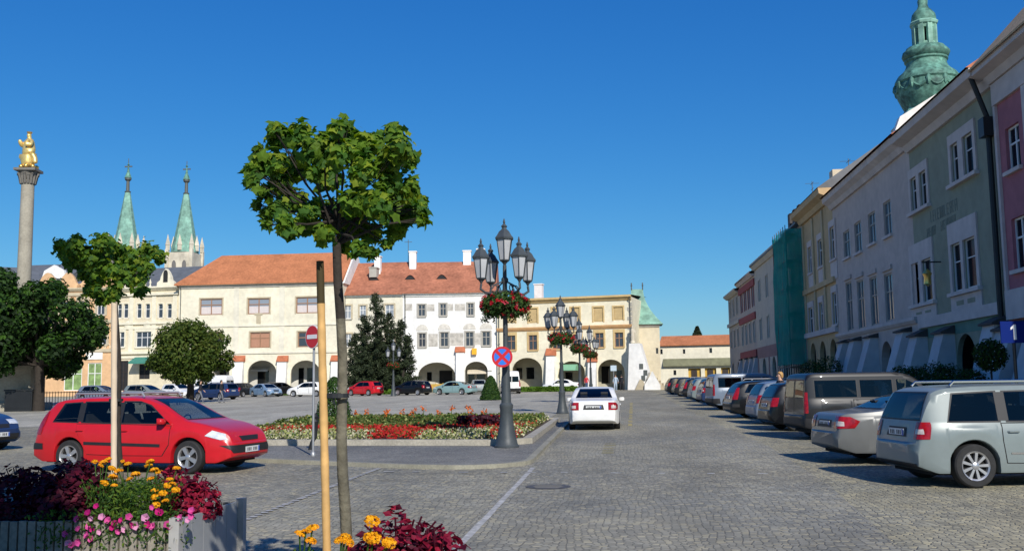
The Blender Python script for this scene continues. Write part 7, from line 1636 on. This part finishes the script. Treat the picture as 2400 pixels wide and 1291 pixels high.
coleus(-4.02, 9.1, Z0, .36, .24, 620, 120, 'bright crimson coleus at the corner of the left planter', .065); coleus(-4.35, 9.35, Z0, .46, .2, 420, 121, 'crimson coleus behind the marigolds, half hidden'); cd_ = [leafmat('shaded_coleus_leaf', (0.06, 0.004, 0.014), .2, var=.3), leafmat('shaded_coleus_leaf_deep', (0.03, 0.004, 0.010), .2, var=.3), leafmat('shaded_coleus_leaf_red', (0.10, 0.006, 0.018), .2, var=.25)]  # maroon coleus leaves made darker, the shade put into their colour
coleus(-5.08, 8.85, Z0, .47, .40, 1300, 122, 'dark maroon coleus mass, darkened further for the shade of the left planter', .07, cd_); coleus(-5.7, 9.0, Z0, .46, .42, 1200, 123, 'coleus at the far left edge, colour darkened for deep shade', .07, cd_); coleus(-5.4, 9.35, Z0, .52, .3, 700, 124, 'taller shade-darkened coleus behind the dark maroon coleus mass', .07, cd_)
ph = [(178, 1215), (182, 1238), (205, 1200), (212, 1215), (206, 1232), (215, 1240), (200, 1252), (212, 1262), (225, 1185), (238, 1210), (252, 1218), (268, 1225), (282, 1218), (262, 1236), (276, 1245), (302, 1210), (308, 1230), (318, 1232), (340, 1212), (345, 1228), (356, 1232), (370, 1198), (376, 1200), (356, 1188), (392, 1228), (398, 1232), (420, 1212), (440, 1218), (448, 1208), (448, 1195), (152, 1250), (160, 1272), (168, 1276), (182, 1270), (232, 1246), (290, 1240)]
pc = [(-5.02, 'petunia plant trailing over the rim in the shaded part'), (-4.78, 'pink petunia plant where shade meets sun on the rim'), (-4.58, 'bright pink petunia plant in full sun over the slats'), (-4.36, 'magenta and pink petunia plant in the middle of the rim'), (-4.14, 'pale pink petunia plant before the marigolds'), (-3.96, 'last pink petunia plant by the planter corner')]
pg = {i: [] for i in range(6)}
for x, y in ph:
    p = aty(x, y, 8.3); i = min(range(6), key=lambda k: abs(pc[k][0] - p.x)); pg[i].append((p.x - pc[i][0], -.12, p.z - Z0 - .04))
for i, (x, lab) in enumerate(pc): petunia(x, 8.42, Z0 + .04, pg[i], 130 + i, lab)
# right planter
coleus(-1.30, 5.72, .44, .47, .33, 900, 140, 'large crimson coleus at the foot of the taller tree', .062); coleus(-1.04, 5.66, .42, .42, .22, 520, 141, 'smaller crimson coleus on the right of the lower planter', .058)
for i, (x, y, hs_, lab) in enumerate([(-1.83, 5.6, [(702, 1252), (732, 1240), (728, 1268), (716, 1247)], 'loose yellow marigold plant left of the golden stake'), (-1.58, 5.45, [(808, 1262), (815, 1270), (800, 1268)], 'yellow marigold plant right at the trunk of the taller tree'), (-1.42, 5.32, [(872, 1222), (866, 1258), (876, 1262), (908, 1270), (912, 1274)], 'yellow marigold plant in front of the large coleus')]):
    marigold(x, y, .44, .30, .13, [(aty(a, b_, y - .05).x - x, -.05, aty(a, b_, y - .05).z - .44) for a, b_ in hs_], 150 + i, lab)

# ------------------------------------------------------------------ people
def figure(joints, edges, radii, name='person', levels=1):
    me = bpy.data.meshes.new(name); me.from_pydata([Vector(j) for j in joints], edges, []); o = bpy.data.objects.new(name, me); COL.objects.link(o)
    bm = bmesh.new(); bm.from_mesh(me); sk = bm.verts.layers.skin.verify(); bm.verts.ensure_lookup_table()
    for v, r_ in zip(bm.verts, radii): v[sk].radius = r_ if isinstance(r_, tuple) else (r_, r_)
    bm.verts[0][sk].use_root = True; bm.to_mesh(me); bm.free()
    o.modifiers.new('skin', 'SKIN').use_smooth_shade = True; s = o.modifiers.new('sub', 'SUBSURF'); s.levels = levels; s.render_levels = levels
    bpy.context.view_layer.update(); dg = bpy.context.evaluated_depsgraph_get(); m2 = bpy.data.meshes.new_from_object(o.evaluated_get(dg)); bpy.data.objects.remove(o); return m2
def person(loc, rz, label, top, trousers, hair, stride=.22, arms=0, group='people on the square', hairm=None):
    st = stride
    J = [(0, 0, .96), (0, 0, 1.12), (0, 0.01, 1.32), (0, 0, 1.46), (0, -.01, 1.54), (0, -.02, 1.64), (0, -.01, 1.72)]
    E = [(0, 1), (1, 2), (2, 3), (3, 4), (4, 5), (5, 6)]; Rr = [(.15, .11), (.135, .1), (.16, .11), (.10, .08), .05, (.075, .09), (.05, .06)]
    for s, ph_ in ((-1, 1), (1, -1)):
        i = len(J); f = ph_ * st; J += [(s * .09, 0, .9), (s * .10, -f * .55 - .03, .50), (s * .10, -f + (0.06 if f < 0 else 0), .09), (s * .11, -f - .13, .04)]; E += [(0, i), (i, i + 1), (i + 1, i + 2), (i + 2, i + 3)]; Rr += [(.085, .09), .06, .04, (.04, .03)]
        i = len(J); a = -ph_ * st * .7; el = (s * .27, .02, 1.14); hd = (s * .26, -a * .8 - .1, .92) if not (arms and s > 0) else (s * .16, -.26, 1.14)
        J += [(s * .18, 0, 1.42), el, hd, (hd[0], hd[1] - .06, hd[2] - .09)]; E += [(3, i), (i, i + 1), (i + 1, i + 2), (i + 2, i + 3)]; Rr += [.058, .045, .032, (.03, .02)]
    me = figure(J, E, Rr); mats = [trousers, top, mat('skin', (0.52, 0.31, 0.21), .5, var=.1), mat('shoe_leather', (.03, .025, .02), .5)]
    me.materials.clear()
    for m in mats: me.materials.append(m)
    for p in me.polygons:
        c = p.center; p.material_index = 3 if c.z < .075 else (0 if c.z < .95 and abs(c.x) < .21 else 1 if c.z < 1.48 and not (c.z < 1.0 and abs(c.x) > .21) else 2)
    o = inst('person', me, None, loc, (0, 0, rz)); tag(o, label, 'person', group)
    h = MB(); n = 14; vs = []; prof = [(.004, .128), (.05, .12), (.084, .085), (.1, .03), (.1, -.03), (.082, -.09)]
    for j, (r_, z_) in enumerate(prof):
        for k in range(n):
            a_ = 2 * PI * k / n; fr = max(0, -math.sin(a_)); vs.append((r_ * math.cos(a_), .012 + r_ * math.sin(a_) * (1.05 if j < 3 else 1.05 - .35 * fr * (j - 2) / 3), 1.655 + (z_ if j < 3 else z_ + (.085 - z_) * fr ** .6 * .92)))
    h.add(vs, [(j * n + k, j * n + (k + 1) % n, (j + 1) * n + (k + 1) % n, (j + 1) * n + k) for j in range(5) for k in range(n)]); h.loose = True
    h.build('hair', hairm or hair, o, 60); fm = MB()
    for s in (-1, 1): fm.box(s * .03 - .011, s * .03 + .011, -.112, -.103, 1.648, 1.66)
    fm.box(-.02, .02, -.115, -.104, 1.588, 1.596); fm.build('face_features', mat('face_dark', (.10, .05, .04), .6), o)
    nz_ = MB().add([(-.012, -.1, 1.62), (.012, -.1, 1.62), (0, -.135, 1.615), (0, -.1, 1.66)], [(0, 1, 2), (1, 3, 2), (3, 0, 2)]).build('nose', MATS['skin'], o)
    return o
k_dark = mat('dark_cloth', (.018, .018, .024), .9, var=.2, scale=8); k_grey = mat('grey_cloth', (.16, .17, .19), .9, var=.2, scale=8); k_blue = mat('blue_cloth', (.03, .10, .36), .9, var=.15, scale=8); k_pale = mat('pale_blue_cloth', (.42, .52, .62), .9, var=.1, scale=8); k_red = mat('red_cloth', (.5, .03, .04), .9, var=.1); k_jean = mat('denim', (.05, .08, .16), .9, var=.2, scale=9)
h_blond = mat('blond_hair', (.45, .26, .09), .6, var=.2, scale=20); h_dark = mat('dark_hair', (.02, .014, .01), .6, var=.2)
p = gat(1829, 33.5); o = person((p.x, 33.5, p.z), R(-70), 'blond person in dark jacket standing between the dark van and the parked cars', k_dark, k_jean, h_blond, .08, 1)
p = gat(470, 74); person((p.x, 74, p.z), R(95), 'person in black jacket walking just right of the round tree', k_dark, k_grey, h_dark, .26)
p = gat(519, 74); person((p.x, 74, p.z), R(95), 'person in dark clothes and grey trousers walking before the navy people carrier', k_dark, k_grey, h_dark, .2)
p = gat(1443, 108); person((p.x, 108, p.z), R(0), 'person in pale blue clothes in front of the gate arch', k_pale, k_pale, h_dark, .12)
p = gat(1457, 112); person((p.x, 112, p.z), R(160), 'person in dark clothes walking into the gate arch', k_dark, k_dark, h_dark, .2)
p = gat(1375, 110); person((p.x, 110, p.z), R(30), 'person with red top between the white piers of the yellow arcade', k_red, k_jean, h_dark, .1)
# benches by the round tree
wood = mat('bench_wood', (.12, .08, .05), .8, var=.2, scale=5)
def bench(loc, rz, label):
    root = empty('park_bench', loc, rz, label, 'bench', 'benches by the round tree'); q = MB()
    for k in range(4): q.box(-.9, .9, -.22 + k * .115, -.125 + k * .115, .42, .46)
    q.build('seat', wood, root); q = MB()
    for k in range(3): q.box(-.9, .9, .26 + k * .03, .30 + k * .03, .54 + k * .13, .64 + k * .13)
    q.build('backrest', wood, root)
    for s in (-.7, .7): q = MB(); q.box(s - .03, s + .03, -.2, -.14, 0, .418); q.box(s - .03, s + .03, .2, .255, 0, .9); q.box(s - .028, s + .028, -.138, .198, .36, .41); q.build('leg', m_iron, root)
bench(gat(352, 72), R(20), 'dark wooden bench left of the round tree'); bench(gat(398, 70), R(-4), 'dark wooden bench close to the round tree trunk')
# dark railing and litter bin below the yew
q = MB(); a = gat(20, 62); 
root = empty('iron_railing', gat(110, 64), R(4), 'dark iron railing in the shade under the broad yew', 'railing')
for k in range(46): q.box(-4.6 + k * .2, -4.57 + k * .2, -.015, .015, 0, 1.15)
for z in (.2, 1.05): q.box(-4.65, 4.6, .016, .05, z, z + .05)
q.build('bars', m_iron, root); MB().box(-4.7, -4.62, -.06, .06, 0, 1.4).build('post', m_iron, root); MB().box(4.6, 4.68, -.06, .06, 0, 1.4).build('post', m_iron, root)
q = MB(); q.box(-.9, .9, -.35, .35, 0, 1.25); q.box(-.95, .95, -.4, .4, 1.26, 1.36); q.box(-.8, .8, -.37, -.352, .2, 1.1); o = q.build('utility_cabinet', m_iron, loc=gat(52, 58)); tag(o, 'squat black cabinet on the square below the broad yew', 'cabinet')
# low yellow boarding by the white arcade
p = gat(1030, 112); q = MB(); q.box(-2.3, 2.3, -.06, .06, .1, 1.0); 
for k in range(6): q.box(-2.2 + k * .86, -2.1 + k * .86, -.09, -.062, 0, 1.1)
o = q.build('yellow_boarding', mat('yellow_boards', (.50, .33, .07), .8, var=.25), loc=p); tag(o, 'low yellow boarding before the big white arch', 'boarding')
# blue and white posts sign near the gate arch
p = gat(1439, 100); root = empty('street_sign', p, 0, 'pale blue and white sign boards on a post before the gate arch', 'road sign', 'road signs'); MB().tube([(0, 0, 0), (0, 0, 2.75)], .03, 6).build('pole', s_back, root); MB().box(-.3, .3, -.05, -.032, 2.15, 2.7).build('panel', mat('pale_sign', (.45, .55, .62), .5), root)

# ------------------------------------------------------------------ gilded figure on the column
h = STATUE_H; J = [(0, 0, .02), (0, -.03, .25), (.02, -.02, .5), (-.01, 0, .66), (0, 0, .77), (0, -.01, .83), (.0, -.02, .895), (0, -.01, .95)]
E = [(i, i + 1) for i in range(7)]; Rr = [(.16, .15), (.15, .14), (.11, .10), (.115, .09), (.07, .06), .035, (.05, .06), (.035, .04)]
J += [(.12, -.02, .74), (.17, -.07, .60), (.08, -.15, .60)]; E += [(4, 8), (8, 9), (9, 10)]; Rr += [.045, .042, .03]
J += [(-.12, -.02, .74), (-.17, -.06, .62), (-.13, -.13, .70), (-.15, -.15, .80)]; E += [(4, 11), (11, 12), (12, 13), (13, 14)]; Rr += [.045, .045, .06, .045]
J += [(-.24, -.06, .74)]; E += [(13, 15)]; Rr += [.02]
J += [(.17, .03, .30), (.22, .02, .12)]; E += [(2, 16), (16, 17)]; Rr += [.06, .05]
me = figure([(x * h, y * h, z * h) for x, y, z in J], E, [tuple(a * h for a in (r_ if isinstance(r_, tuple) else (r_, r_))) for r_ in Rr], 'gilded_statue', 2); me.materials.clear()
me.materials.append(mat('gilded_robe', (0.90, 0.62, 0.22), 0.38, metal=0.55, var=.25, scale=4, bump=1.0, bscale=5))
o = inst('gilded_statue', me, None, COLUMN_TOP, (0, 0, R(-28))); o.scale = (1.22, 1.22, 1.0); tag(o, 'gilded robed figure holding a child on top of the tall stone column', 'statue')
q = MB(); q.lathe([(.045 * h, .95 * h), (.06 * h, .99 * h), (.03 * h, 1.0 * h)], 10, c=(0, -.01 * h, 0)); 
q.build('crown', m_gold, o); q = MB()
for k in range(7): a = 2 * PI * k / 7; q.lathe([(.02, 0), (.12, .08), (.13, .2), (.02, .3)], 8, c=(.16 * h * math.cos(a), .15 * h * math.sin(a), 0))
q.build('cloud_base', m_gold, o, 50)
# everything the script built stands ready; the scene keeps only meshes, lights and the camera
